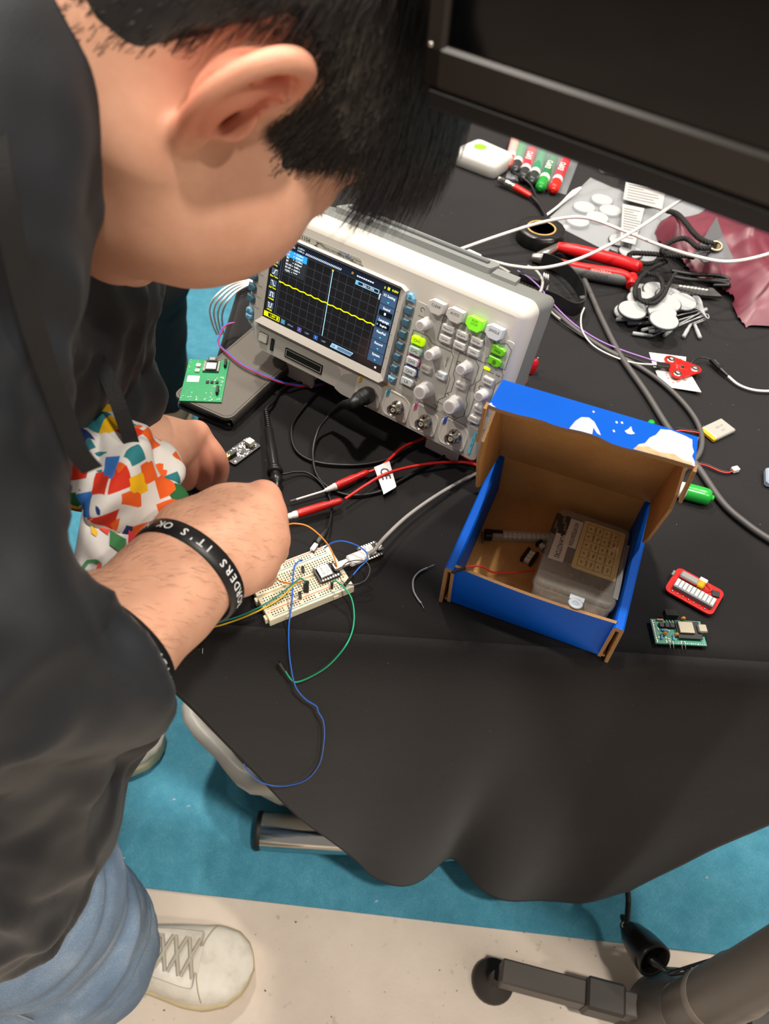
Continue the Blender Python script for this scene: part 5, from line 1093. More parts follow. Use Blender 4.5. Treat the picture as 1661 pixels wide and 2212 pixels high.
def np_mesh(name, V, Q, attr=None):
    me = bpy.data.meshes.new(name); me.vertices.add(len(V)); me.vertices.foreach_set('co', np.asarray(V, np.float32).ravel())
    me.loops.add(Q.size); me.loops.foreach_set('vertex_index', Q.astype(np.int32).ravel()); me.polygons.add(len(Q)); k = Q.shape[1]
    me.polygons.foreach_set('loop_start', np.arange(0, Q.size, k, dtype=np.int32)); me.polygons.foreach_set('use_smooth', np.ones(len(Q), bool)); me.update(calc_edges=True)
    if attr is not None:
        for nm, a in attr.items():
            at_ = me.attributes.new(nm, 'FLOAT', 'POINT'); at_.data.foreach_set('value', np.asarray(a, np.float32))
    me.validate(); return me
def vnoise(P, s, seed=0):                           # smooth pseudo-noise from summed sines
    r = np.random.default_rng(seed); o = np.zeros(len(P))
    for i in range(7):
        d = r.normal(size=3); d /= np.linalg.norm(d); o += np.sin(P@d*s*(.6+.9*r.random())+r.random()*6.28+1.3*np.sin(P@r.normal(size=3)*s*.4))
    return o/7
# ---------------------------------------------------------------- head frame: x person's right (towards the camera), y forward, z up
ear = at(520, 254, .362); vv = ray(480, 300); vv = vv/np.linalg.norm(vv)
lr_ = CR-vv*(CR@vv); lr_ /= np.linalg.norm(lr_); lu_ = np.cross(lr_, vv)
ui = math.radians(23.0); th = math.radians(30.0); ph = math.radians(3)
Ui = math.cos(ui)*lr_+math.sin(ui)*lu_; Fi = math.sin(ui)*lr_-math.cos(ui)*lu_
HF = math.cos(th)*Fi+math.sin(th)*vv; HR_ = -math.cos(th)*vv+math.sin(th)*Fi
HU = math.cos(ph)*Ui+math.sin(ph)*HR_; HRt = math.cos(ph)*HR_-math.sin(ph)*Ui
HM = np.stack([HRt, HF, HU], 1); HO = ear-HRt*.074
def hd2w(p): return HO+np.asarray(p)@HM.T
fh = Field((-.105, -.13, -.21), (.115, .125, .145), .0015)
def mm(*a): return [x*K for x in a]
fh.ell(mm(0, -10, 50), mm(75, 95, 78)); fh.ell(mm(0, 48, 42), mm(58, 40, 55), k=.02); fh.ell(mm(0, 42, -25), mm(58, 46, 72), k=.02)
for s_ in (-1, 1):
    fh.ell(mm(s_*47, 62, -13), mm(25, 28, 26), k=.03); fh.ell(mm(s_*42, 59, -45), mm(30, 41, 44), k=.03)
    fh.cone(mm(s_*52, 4, -48), mm(s_*20, 74, -99), .022, .018, k=.022)
    fh.cone(mm(s_*14, 90, 20), mm(s_*46, 74, 22), .007, .006, k=.014)
fh.ell(mm(0, 92, -97), mm(23, 18, 17), k=.012); fh.ell(mm(0, 86, -66), mm(28, 17, 18), k=.014)
fh.cone(mm(0, 82, 10), mm(0, 96, -30), .008, .011, k=.012)
for s_ in (-1, 1):
    fh.ell(mm(s_*12, 89, -36), mm(8, 10, 8), k=.006); fh.ell(mm(s_*33, 98, 3), mm(16, 12, 11), k=.012, cut=True); fh.ell(mm(s_*32, 76, 2), mm(16, 15, 13), k=.004)
fh.chain([mm(-22, 97, -63), mm(0, 107, -60), mm(22, 97, -63)], [.004, .0065, .004], k=.004); fh.chain([mm(-20, 97, -70), mm(0, 106, -73), mm(20, 97, -70)], [.004, .0068, .004], k=.004)
fh.cone(mm(-22, 111, -66.5), mm(22, 111, -66.5), .0012, k=.003, cut=True)
fh.cone(mm(0, -30, -30), mm(-4, -62, -190), .058, .064, k=.035); fh.cone(mm(0, 36, -80), mm(0, 6, -195), .035, .045, k=.035)
fh.ell(mm(0, 62, -138), mm(11, 13, 12), k=.02)                          # throat
for s_ in (1, -1):                                  # ears: (b backwards, u up), flaring outwards to the rear
    def e3(b, u, x=0.):
        ca_, sa_ = math.cos(.14), math.sin(.14); b, u = b*ca_+u*sa_, u*ca_-b*sa_
        return mm(s_*(70+1.0+.62*max(b, 0)+x), -b*.86, u)
    def ech(pts, rs, k): P = spl([e3(*p) for p in pts], 5); R_ = np.interp(np.linspace(0, len(rs)-1, len(P)), range(len(rs)), rs); fh.chain(P, R_, k)
    ech([(4, -4, -2), (12, 1, -3), (17, 9, -4), (12, 17, -5)], [.011, .011, .010, .008], .006)                          # body of the bowl
    fh.ell(e3(15, 6, -1), mm(4, 15, 25), k=.005, R=rotz(-s_*.55)); fh.ell(e3(6, -25, 0), mm(4.6, 8.5, 9.5), k=.007)           # plate, lobe
    fh.ell(e3(8, -3, 8), mm(10, 10, 13), k=.004, cut=True); fh.ell(e3(9, 15, 8), mm(7, 8, 6.5), k=.003, cut=True)   # concha hollows
    ech([(21, -4, 7), (24, 10, 7), (20, 23, 7), (10, 28, 6)], [.0028, .0036, .0036, .0030], .0015) if False else None
    fh.ell(e3(2, -4, -1), mm(10, 5, 6), k=.003, cut=True)                                                   # canal
    ech([(-3, 10, -1), (-5, 20, 0), (0, 30, 2), (9, 36, 4), (20, 35.5, 4), (28, 28, 3), (31.5, 15, 2), (30, 0, 1.5), (24, -12, 1), (16, -21, 0), (9, -28, -1)], [.0034, .0038, .0042, .0046, .0047, .0046, .0044, .0042, .0040, .0040, .0046], .0022)   # helix
    ech([(-2, 9, -1), (4, 6, -3), (9, 4, -5)], [.003, .0026, .002], .003)                     # crus
    ech([(8, -15, 2), (15, -11, 3), (20, -1, 3), (20, 10, 3), (14, 19, 2), (5, 23, 0)], [.0034, .0040, .0046, .0046, .0038, .0028], .0035)   # antihelix
    fh.ell(e3(-3, -3, 1.5), mm(4.4, 4, 6.4), k=.005); fh.ell(e3(7, -16, 2), mm(3.4, 4.8, 3.8), k=.004)     # tragus, antitragus
hV, hQ = fh.mesh(); hV = relax(hV, hQ, 2, .4); hN = normals(hV, hQ)
# colouring that belongs to the skin itself: red ears and cheeks, bluish stubble, lips
def gb_(c, r): return np.exp(-np.sum(((hV-np.array(c)*K)/(np.array(r)*K))**2, 1))
red = 1.1*gb_((84, -16, 6), (12, 22, 36))+.35*gb_((66, -25, 0), (14, 16, 30))+.25*gb_((50, 60, -20), (22, 22, 22))+1.2*gb_((0, 92, -70), (22, 8, 9))+.55*gb_((60.5, 38, -20), (5, 2.4, 2.0))
stub = 1.0*gb_((34, 50, -92), (34, 32, 30))+.7*gb_((55, 20, -72), (22, 26, 22))+.5*gb_((0, 84, -84), (30, 14, 16))
HEAD = (hd2w(hV), hQ, red, stub)

# ---------------------------------------------------------------- hair: cap over the scalp plus combed strands
HLY = [-120, -52, -38, -33, -31, -10, 8, 13, 29, 38, 41, 45, 60, 72, 84, 95]; HLZ = [-56, -53, -42, -14, 30, 36, 30, 17, 4, -2, 10, 28, 54, 66, 72, 74]
def hairline(P): return np.interp(P[:, 1]*1000, HLY, HLZ)/1000
def over(P): return P[:, 2]-hairline(P)
ov = over(hV)+.0025*vnoise(hV, 260, 3)
cran = (np.abs(hV[:, 0]) < .0765) & (ov > -.001) & (((hV/np.array([.075, .097, .079])-np.array([0, -.103, .633]))**2).sum(1) > .55)
tk = np.clip(ov/.034, 0, 1)*(.0035+.013*np.clip((hV[:, 2]-.035)/.06, 0, 1)+.006*np.clip((hV[:, 1]-.02)/.05, 0, 1))
fk = (cran & (ov+.003*vnoise(hV, 420, 9) > np.where(hV[:, 1] > 0, .0022, .0055)))[hQ].all(1); cq = hQ[fk]; uc_, inv = np.unique(cq, return_inverse=True); capQ = inv.reshape(cq.shape); cp_ = relax(hV[uc_]+hN[uc_]*np.maximum(tk[uc_]-.0014, -.0006)[:, None], capQ, 4, .5)
us = np.where(cran)[0]; capV = hV[us]+hN[us]*(tk[us]+.0006)[:, None]
gl = HM.T@np.array([0, 0, -1.])                     # world down in head axes
def strands(n, sel, length, wid, segs, lift, gw, seed, side=None):
    r = np.random.default_rng(seed); pool = np.where(sel(hV[us]))[0]; ii = pool[r.integers(0, len(pool), n)]
    P = capV[ii]-hN[us][ii]*.003+r.normal(size=(n, 3))*.0012; Nn = hN[us][ii]; base = hV[us][ii]
    wl = np.array([0, -.055, .118]); rad = base-wl; rad /= np.linalg.norm(rad, axis=1)[:, None]
    t_ = np.clip((base[:, 2]-.03)/.07, 0, 1)[:, None]; fwd = np.array([0, .75, -.1]); dwn = np.array([0, .32, -.9])
    bk = np.clip((-.02-base[:, 1])/.05, 0, 1)[:, None]
    fr_k = np.clip((base[:, 1]-.036)/.02, 0, 1)[:, None]*(1-t_); dwn = dwn*(1-fr_k)+np.array([0, .9, .05])*fr_k
    comb = rad*.8*(1-.8*fr_k)+fwd*t_*(1-bk)+dwn*(1-t_)*(1-bk)+np.array([0, -.25, -.9])*bk*(1-t_*.6)
    cl_ = vnoise(base, 190, 11)[:, None]*.5; comb = comb+cl_*np.array([.5, .2, .1])+r.normal(size=(n, 3))*.14
    L_ = length(base)*(.65+.5*r.random(n)); D = Nn*lift+comb; D /= np.linalg.norm(D, axis=1)[:, None]; pts = [P]
    for k in range(segs):
        nn = pts[-1]/np.array([.075, .097, .079])-np.array([0, -.103, .633]); nn = nn/np.array([.075, .097, .079]); nn /= np.linalg.norm(nn, axis=1)[:, None]
        c = comb-nn*np.sum(comb*nn, 1)[:, None]*.85; c /= np.linalg.norm(c, axis=1)[:, None]+1e-9
        D = D*.55+c*.45+gl*gw*(k+1)/segs+nn*.02; D /= np.linalg.norm(D, axis=1)[:, None]; pts.append(pts[-1]+D*(L_/segs)[:, None])
    S = np.stack(pts, 1); m_ = segs+1; T_ = np.gradient(S, axis=1); T_ /= np.linalg.norm(T_, axis=2)[..., None]
    A = np.cross(T_, Nn[:, None, :]+.001); A /= np.linalg.norm(A, axis=2)[..., None]+1e-9; B = np.cross(T_, A)
    w = wid*np.linspace(1, .12, m_)[None, :, None]; ring = np.stack([S+A*w, S-A*w*.5+B*w*.87, S-A*w*.5-B*w*.87], 2)
    V = ring.reshape(-1, 3); b0 = (np.arange(n)*m_*3)[:, None, None]; kk = (np.arange(segs)*3)[None, :, None]; j = np.arange(3)[None, None, :]; j2 = (j+1) % 3
    q = np.stack(np.broadcast_arrays(b0+kk+j, b0+kk+j2, b0+kk+3+j2, b0+kk+3+j), -1).reshape(-1, 4); return V, q
def len_side(P): return .014+.020*np.clip((P[:, 2]-.02)/.06, 0, 1)+.016*np.clip(P[:, 1]/.06, 0, 1)*np.clip((P[:, 2]-.03)/.04, 0, 1)
parts = [(cp_, capQ)]
parts.append(strands(12500, lambda P: over(P) > .001, len_side, .00030, 5, .35, .10, 1))
parts.append(strands(3800, lambda P: (P[:, 2] > .085) & (P[:, 1] > -.03), lambda P: .040+0*P[:, 0], .00036, 7, .45, .12, 2))
parts.append(strands(2600, lambda P: (P[:, 1] > .048) & (over(P) > .0) & (P[:, 2] > .056), lambda P: .056+0*P[:, 0], .00036, 8, .35, .20, 4))
parts.append(strands(5200, lambda P: (over(P) > .001) & (over(P) < .016), lambda P: .015+0*P[:, 0], .00024, 4, .10, .05, 5))
parts.append(strands(2400, lambda P: (P[:, 1] > .010) & (P[:, 1] < .046) & (over(P) > .0) & (P[:, 2] < .045), lambda P: .015+0*P[:, 0], .00028, 4, .12, .05, 6))
VV = []; QQ = []; b = 0
for v_, q_ in parts: VV.append(v_); QQ.append(q_+b); b += len(v_)
HAIR = (hd2w(np.concatenate(VV)), np.concatenate(QQ))
g = G('skin', .52, .4)
def attr(n): x = g.n('ShaderNodeAttribute'); x.attribute_name = n; return x.outputs['Fac']
c = g.ramp(g.noise(60, 4, .6), [(.3, '#c9957a'), (.7, '#d3a186')])
c = g.mix(attr('red'), c, '#c0543c'); c = g.mix(attr('stub'), c, '#93694f')
g.col(c); g.bump(g.noise(900, 3), .12, .0006)
g.b.inputs['Subsurface Weight'].default_value = .18; g.b.inputs['Subsurface Radius'].default_value = (1., .35, .18); g.b.inputs['Subsurface Scale'].default_value = .006
M_skin = MATS['skin']
g = G('black_hair', .32, .6); g.col(g.ramp(g.noise(40, 3), [(.3, '#13100f'), (.7, '#231e1b')])); M_hair = MATS['black_hair']
# ---------------------------------------------------------------- arms and hands
def finger(fd, pts, rs, k=.004):
    P = [np.array(p) for p in pts]; S = spl(P, 4); R_ = np.interp(np.linspace(0, len(rs)-1, len(S)), range(len(rs)), rs); fd.chain(S, R_, k)
# right arm: sleeve end -> wrist -> fist seen from its back
RE_ = at(-60, 1440, .43); RC = at(262, 1372, .480); RWr = at(430, 1190, .535); 
lo = np.array([-.30, .16, .70]); hi = np.array([.02, .52, .99]); fr_ = Field(lo, hi, .0018)
fr_.chain([RE_, RC*.5+RE_*.5, RC, RC*.45+RWr*.55, RWr], [.043, .042, .0345, .0315, .0305], k=.02)
dwr = (RWr-RC)/np.linalg.norm(RWr-RC); sidev = at(480, 1290, .54)-at(380, 1090, .545); sidev -= dwr*(sidev@dwr); sidev /= np.linalg.norm(sidev)    # towards the little finger
fr_.chain([RWr+sidev*.007, RC*.5+RWr*.5+sidev*.006], [.029, .030], k=.02)
MC = [at(573, 1076, .586), at(580, 1112, .580), at(582, 1168, .572), at(560, 1226, .568)]     # knuckles, index to little
for i, m_ in enumerate(MC):
    w0 = RWr+sidev*(-.016+.0115*i)+dwr*.004; fr_.chain([w0, w0*.5+m_*.5, m_], [.0215, .0180, (.0118, .0124, .0116, .0106)[i]], k=.009)
fr_.ell(RWr*.45+(MC[1]+MC[2])/2*.55, (.027, .027, .022), k=.03)
for i, m_ in enumerate(MC): fr_.ell(m_+np.array([-.002, 0, .003]), (.0122, .0122, .0112), k=.004)
tipR = MC[1]+np.array([-.004, .040, -.088])
for i, m_ in enumerate(MC):                         # fingers dive under the hand and meet the thumb
    L_ = (.043, .046, .042, .033)[i]; d1 = np.array([.02-.04*(i == 0), .50+.05*i, -.84]); d1 /= np.linalg.norm(d1); p1 = m_+d1*L_
    d2 = np.array([-.15, .12+.15*(i > 1), -.95]); d2 /= np.linalg.norm(d2); p2 = p1+d2*.026; tip = p2*.35+tipR*.65 if i < 2 else p2+np.array([-.016, .006, -.010])
    finger(fr_, [m_, p1, p2, tip], [.0108-.0005*i, .0094-.0005*i, .0084-.0004*i, .0068-.0004*i])
thb = RWr*.55+MC[0]*.45-sidev*.016+np.array([0, 0, -.014]); finger(fr_, [RWr-sidev*.012+np.array([0, 0, -.010]), thb, thb*.4+tipR*.6+np.array([0, .012, -.004]), tipR+np.array([-.002, .006, -.004])], [.017, .014, .0105, .0080], k=.008)
aV, aQ = fr_.mesh(); aV = relax(aV, aQ, 3, .45)
# left arm
LW = at(262, 985, .705); LM = [at(424, 940, .752), at(409, 956, .742), at(388, 972, .732)]
lo = np.array([-.36, .40, .70]); hi = np.array([-.08, .66, .95]); fl_d = Field(lo, hi, .0016)
fl_d.chain([at(170, 900, .66), at(230, 965, .69), LW, at(325, 968, .720)], [.036, .034, .028, .026], k=.02)
for i, m_ in enumerate(LM): fl_d.chain([at(315, 962+10*i, .718), m_], [.022, .0120], k=.014)
fl_d.ell(at(345, 966, .727), (.024, .028, .020), k=.02); fl_d.ell(LM[0]+np.array([0, 0, .002]), .0118, k=.008)
finger(fl_d, [LM[0], at(461, 982, .757), at(474, 1012, .768), at(470, 1044, .778)], [.0116, .0102, .0090, .0072], .003)
finger(fl_d, [LM[1], at(436, 997, .750), at(442, 1022, .762), at(436, 1046, .771)], [.0110, .0096, .0086, .0070], .003)
finger(fl_d, [LM[2], at(402, 996, .738), at(406, 1022, .748), at(404, 1044, .757)], [.0110, .0098, .0090, .0076], .003)
finger(fl_d, [at(312, 985, .716), at(338, 1004, .722), at(349, 1017, .728), at(353, 1028, .732)], [.0140, .0108, .0094, .0078], .006)
lV, lQ = fl_d.mesh(); lV = relax(lV, lQ, 3, .45)
# coarse torso, neck root and upper arms keep the body one figure under the clothes
NB = hd2w(np.array([[0, -.055, -.150]]))[0]; CH = np.array([-.36, .47, 1.02]); HP = np.array([-.56, .42, .86]); RS = np.array([-.285, .285, 1.09]); LS = at(150, 520, .60)
ft = Field((-.78, .05, .70), (.0, .82, 1.25), .006)
ft.chain([NB, CH, HP], [.058, .105, .125], k=.05); ft.chain([CH, RS, RE_], [.07, .055, .042], k=.03); ft.chain([CH, LS, at(170, 900, .66)], [.07, .05, .035], k=.03)
tV, tQ = ft.mesh()
def reds(V, cs): return np.clip(sum(a*np.exp(-np.sum((V-np.array(c))**2, 1)/(r*r)) for c, r, a in cs), 0, 1)
aR = reds(aV, [(m_, .016, .35) for m_ in MC]); lR = reds(lV, [(LM[0], .018, .22), (at(470, 1000, .765), .03, .18), (at(440, 1020, .76), .03, .22), (at(350, 1010, .73), .02, .3), (at(405, 1020, .75), .03, .28)])
VV = []; QQ = []; b = 0
for v_, q_ in ((HEAD[0], HEAD[1]), (aV, aQ), (lV, lQ), (tV, tQ)): VV.append(v_); QQ.append(q_+b); b += len(v_)
nz = np.zeros
BODY = np_mesh('body', np.concatenate(VV), np.concatenate(QQ), {'red': np.r_[np.clip(HEAD[2], 0, 1)*.75, aR, lR, nz(len(tV))], 'stub': np.r_[np.clip(HEAD[3], 0, 1)*.42, nz(len(aV)+len(lV)+len(tV))]})
pers = thing('person', 'person in dark jacket and blue jeans bending over the table, hands on a board', 'person', mtx((-.42, .4, 0)))
def pp(name, me, m, parent=None):
    o = obj(name, me, m); o.parent = parent or pers; o.matrix_parent_inverse = (parent or pers).matrix_world.inverted(); return o
pp('body', BODY, M_skin); hair = pp('hair', np_mesh('hair', *HAIR), M_hair)
# eyelashes and brow of the near eye
def tuft(name, pts, d, n, L_, w):
    r = np.random.default_rng(5); mb = MB()
    for i in range(n):
        t = r.random(); p = np.array(pts[0])*(1-t)+np.array(pts[1])*t; dd = np.array(d)+r.normal(size=3)*.25; dd /= np.linalg.norm(dd)
        q = [p*K, p*K+dd*L_*.5, p*K+dd*L_+np.array([0, .0, -.0010])]; mb.tube([hd2w(x) for x in q], [w, w*.8, w*.2], 4)
    pp(name, mb, M_hair)
tuft('eyelash', [(26, 93, -2), (43, 84, -3)], (.45, .85, -.45), 26, .0085, .00022); tuft('eyebrow', [(16, 97, 18), (44, 84, 19)], (.7, .3, .2), 90, .007, .0002)
hr = MB(); r = np.random.default_rng(8); Nn = normals(aV, aQ); up_ = np.where((Nn[:, 2] > .25) & (aV[:, 2] > .80))[0]
sel = up_[r.integers(0, len(up_), 1300)]
for i in sel:
    t = ((aV[i]-RC)@dwr)/np.linalg.norm(RWr-RC)
    if t < -.1 or t > 1.6: continue
    d_ = sidev*.8+dwr*.5+r.normal(size=3)*.25; d_ -= Nn[i]*(d_@Nn[i]); d_ /= np.linalg.norm(d_); L_ = r.uniform(.004, .010)*(1 if t < 1.1 else .6); p = aV[i]
    hr.tube([p, p+d_*L_*.5+Nn[i]*.0012, p+d_*L_+Nn[i]*.0008], [.00005, .00005, .00002], 3, caps=False)
pp('arm_hair', hr, mat('arm_hair', '#5a3f30', .6))['kind'] = 'stuff'
# ---------------------------------------------------------------- jacket
fj = Field((-.86, .02, .50), (.02, .86, 1.40), .0045)
fj.chain([at(-112, -140, .345), at(-104, 0, .345), at(-98, 200, .350), at(-92, 380, .360), at(-82, 520, .372), at(-50, 640, .392)], [.050, .050, .050, .050, .050, .050], k=.03)      # collar and right shoulder front
fj.chain([at(-350, 200, .33), at(-320, 420, .345), at(-278, 700, .375), at(-185, 960, .40), at(-112, 1180, .415), at(-85, 1300, .425), at(-72, 1420, .43)], [.070, .072, .070, .068, .071, .070, .064], k=.02)   # right upper sleeve
fj.chain([at(-70, 1440, .435), at(90, 1415, .45), at(190, 1405, .462), at(262, 1372, .480), at(300, 1330, .492)], [.064, .056, .046, .0405, .0395], k=.02)                                      # right fore sleeve
fj.chain([at(150, 480, .60), at(172, 600, .62), at(182, 700, .645), at(212, 800, .67), at(240, 880, .69)], [.05, .040, .036, .036, .037], k=.02)                       # left sleeve
fj.chain([NB+np.array([-.09, 0, -.02]), CH, HP], [.10, .165, .175], k=.06); fj.chain([CH+np.array([0, -.05, 0]), at(-300, 500, .42)], [.13, .08], k=.05)                # torso
fj.chain([at(60, 1440, .56), at(190, 1500, .61), at(208, 1575, .64), at(188, 1650, .66)], [.060, .055, .038, .014], k=.03)                                       # right front panel hanging behind the arm
fj.chain([at(20, 1500, .47), at(85, 1545, .495), at(92, 1610, .515), at(0, 1720, .55), at(-90, 1900, .60), at(-180, 2010, .62)], [.04, .036, .040, .060, .062, .05], k=.03)        # near hip panel
fj.chain([HP, at(-60, 1760, .60), at(-40, 1880, .63), at(-120, 2000, .66)], [.16, .085, .060, .05], k=.05)
RC2 = RC-dwr*.017
fj.put(lambda P: -((P-RC2.astype(np.float32))@dwr.astype(np.float32)), RC-.035, RC+.075, .004, cut=True)
jV, jQ = fj.mesh(); jV = relax(jV, jQ, 2, .5); jN = normals(jV, jQ)
rdg = lambda s, sd, sc: np.exp(-(vnoise(jV*np.array(sc), s, sd)/.14)**2)
fold = 1.25*rdg(48, 27, (1, 1, .5))*.004+.0045*vnoise(jV*np.array([1, 1, .45]), 55, 21)+.0065*rdg(26, 24, (1.2, 1, .35))+.0045*rdg(40, 25, (.5, 1, 1.2))-.0050*rdg(34, 26, (1, .6, .7))+.0012*vnoise(jV, 150, 22)
jV = jV+jN*fold[:, None]; jV = relax(jV, jQ, 1, .4)
g = G('jacket_cloth', .62, .3); g.col(g.ramp(g.noise(9, 4), [(.3, '#16181c'), (.7, '#1d2025')])); tw = g.noise(1400, 2); g.bump(tw, .25, .0008); g.b.inputs['Sheen Weight'].default_value = .05
jk = pp('jacket', np_mesh('jacket', jV, jQ), MATS['jacket_cloth'])
# near flap of the jacket with a crisp hem, and its drawcord
te = spl([at(-160, 1375, .415), at(-40, 1405, .425), at(60, 1447, .440), at(130, 1478, .452), at(197, 1497, .462)], 6); be = spl([at(-330, 2080, .56), at(-160, 1960, .555), at(-20, 1850, .545), at(90, 1728, .525), at(206, 1602, .492)], 6)
V = []
for i in range(len(te)):
    row = []
    for t in np.linspace(0, 1, 20): p = te[i]*(1-t)+be[i]*t; row.append(p-CF*(.016*math.sin(math.pi*t)*(.4+.6*i/len(te)))+CF*.005*math.sin(i*.9+t*4)*t)
    V.append(row)
o = pp('jacket_flap', MB().grid(np.array(V), flip=True), MATS['jacket_cloth']); sd_ = o.modifiers.new('thick', 'SOLIDIFY'); sd_.thickness = .004; sd_.offset = 0
pp('drawcord', MB().tube(spl([at(206, 1600, .55), at(222, 1625, .565), at(236, 1655, .58), at(244, 1690, .59), at(232, 1712, .595)], 8), .0024, 8), M_blk)
# ---------------------------------------------------------------- jeans
RK = np.array([-.335, .215, .47]); RA = np.array([-.345, .235, .085]); LK = np.array([-.50, .55, .46]); LA_ = np.array([-.545, .572, .085])
fz = Field((-.82, .04, .03), (-.16, .78, .96), .006)
fz.chain([HP+np.array([.0, -.09, -.04]), RK, (RK+RA)/2, RA], [.125, .092, .090, .088], k=.03); fz.chain([HP+np.array([0, .10, -.04]), LK, (LK+LA_)/2, LA_], [.125, .09, .085, .088], k=.03); fz.ell(HP+np.array([0, 0, -.03]), (.15, .19, .15), k=.05)
fz.put(lambda P: P[..., 2]-.055-.10*(P[..., 0]+.34)*(P[..., 1] < .4), (-.82, .04, .0), (-.16, .78, .10), .006, cut=True)
zV, zQ = fz.mesh(); zN = normals(zV, zQ); zV = zV+zN*(.006*vnoise(zV*np.array([1, 1, .6]), 42, 31)+.008*np.exp(-(vnoise(zV*np.array([.6, .6, 1.3]), 26, 33)/.13)**2)-.006*np.exp(-(vnoise(zV*np.array([.7, .7, 1.]), 34, 34)/.12)**2)+.0025*vnoise(zV*np.array([1, 1, .4]), 110, 32))[:, None]; zV = relax(zV, zQ, 1, .5)
g = G('denim', .85, .2); n1 = g.noise(14, 5, .6); n2 = g.noise(700, 3, .8)
c = g.ramp(n1, [(.3, '#66798f'), (.5, '#7d91a6'), (.72, '#a3b0bc')]); c = g.mix(g.ramp(n2, [(.35, .6), (.7, 0.)]), c, '#50637c'); g.col(c); g.bump(n2, .5, .0012)
pp('jeans', np_mesh('jeans', zV, zQ), MATS['denim'])
mb = MB(); S = []
for t in np.linspace(0, 1, 30):
    p = RK*(1-t)+RA*t+np.array([.01, -.094, 0]); S.append(p)
pp('jean_seam', MB().tube(S, .0012, 5), mat('seam_thread', '#8a9aa6', .8))
# ---------------------------------------------------------------- sneakers (local: y forward, toe at +)
M_shoe = G('shoe_leather', .45, .4); M_shoe.col(M_shoe.ramp(M_shoe.noise(25, 5, .6), [(.3, '#b9b2a4'), (.5, '#d2ccc0'), (.75, '#dcd7cc')])); M_shoe.bump(M_shoe.noise(160, 4), .12); M_shoe = MATS['shoe_leather']; M_sole = mat('shoe_sole', '#c9bb97', .6, var=.12, vscale=40); M_lace = mat('shoe_lace', '#aba496', .8); M_tongue = mat('shoe_tongue', '#c9c3b6', .6)
def shoe(toe, ang):
    R_ = rotz(ang); toe = np.array(toe); L_ = .292; o_ = toe-R_@np.array([L_, 0, 0]); s_ = thing('s', None, None); bpy.data.objects.remove(s_)
    def hw(t): return np.interp(t, [0, .04, .12, .3, .5, .68, .8, .9, .96, .99, 1], [.004, .024, .034, .037, .040, .050, .053, .046, .032, .016, .003])
    def cy(t): return np.interp(t, [0, .4, .7, 1], [0, .0, -.002, .004])
    ts = np.r_[np.linspace(0, .1, 6), np.linspace(.14, .86, 20), np.linspace(.89, 1, 9)]
    def outline(sc, z): 
        P = [(t*L_, cy(t)+hw(t)*sc, z) for t in ts]+[(t*L_, cy(t)-hw(t)*sc, z) for t in ts[::-1][1:-1]]; return np.array(P)
    def w(P): return np.asarray(P)@R_.T+o_
    mb = MB(); loft(mb, [w(outline(.97, .002)), w(outline(1.03, .006)), w(outline(1.04, .024)), w(outline(.98, .028))][::-1] if False else [w(outline(.97, .002))[::-1], w(outline(1.03, .006))[::-1], w(outline(1.04, .024))[::-1], w(outline(.97, .029))[::-1]]); so = pp('shoe_sole', mb, M_sole)
    def ht(t): return np.interp(t, [0, .05, .3, .5, .62, .72, .82, .92, .97, 1], [.085, .09, .088, .088, .082, .068, .054, .042, .036, .028])
    nu = 26; V = np.zeros((len(ts), nu, 3))
    for i, t in enumerate(ts):
        for j in range(nu):
            a = math.pi*j/(nu-1); ca_, sa_ = math.cos(a), math.sin(a); e = .62
            x = hw(t)*.97*math.copysign(abs(ca_)**e, ca_); z = .026+(ht(t)-.026)*abs(sa_)**e; V[i, j] = (t*L_, cy(t)+x, z)
    mb = MB().grid(w(V.reshape(-1, 3)).reshape(V.shape)); up = pp('shoe_upper', mb, M_shoe)
    def top(t, v, lift=.0015):                      # point on the upper, v -1..1 across
        ca_ = np.sign(v)*abs(v)**(1/.62); sa_ = math.sqrt(max(0, 1-ca_*ca_)); return w((t*L_, cy(t)+hw(t)*.97*v, .026+(ht(t)-.026)*abs(sa_)**.62+lift))
    V = np.array([[top(t, v, .0022) for v in np.linspace(-.34, .34, 7)] for t in np.linspace(.42, .755, 12)]); pp('shoe_tongue', MB().grid(V), M_tongue)
    for sg in (-1, 1):
        V = np.array([[top(t, sg*v, .0032) for v in np.linspace(.30, .72, 6)] for t in np.linspace(.40, .735, 12)]); pp('eyelet_panel', MB().grid(V, flip=sg > 0), M_shoe)
        pp('shoe_seam', MB().tube([top(t, sg*.72, .0030) for t in np.linspace(.40, .74, 14)]+[top(.745, sg*v, .003) for v in (.66, .56, .44, .32)], .0007, 5), M_lace)
    pp('toe_seam', MB().tube([top(.745+.05*abs(v)**2, v, .0012) for v in np.linspace(-.96, .96, 30)], .0008, 5), mat('seam_tan', '#a8987c', .8))
    pp('foxing_line', MB().tube([w(p) for p in outline(1.045, .0215)], .0007, 4, closed=True), mat('seam_tan', '#a8987c'))
    for k in range(4):
        t0 = .50+.062*k
        for sg in (-1, 1): pp('shoe_lace', MB().tube([top(t0+dt, v*sg, .0042+.0022*(1-abs(v))) for dt, v in zip(np.linspace(0, .052, 9), np.linspace(-.50, .50, 9))], .0028, 6), M_lace)
shoe(onz(548, 2105, .004)*np.array([1, 1, 0]), math.radians(-3)); shoe(onz(360, 1606, .004)*np.array([1, 1, 0])+np.array([0, 0, .004]), math.radians(14))
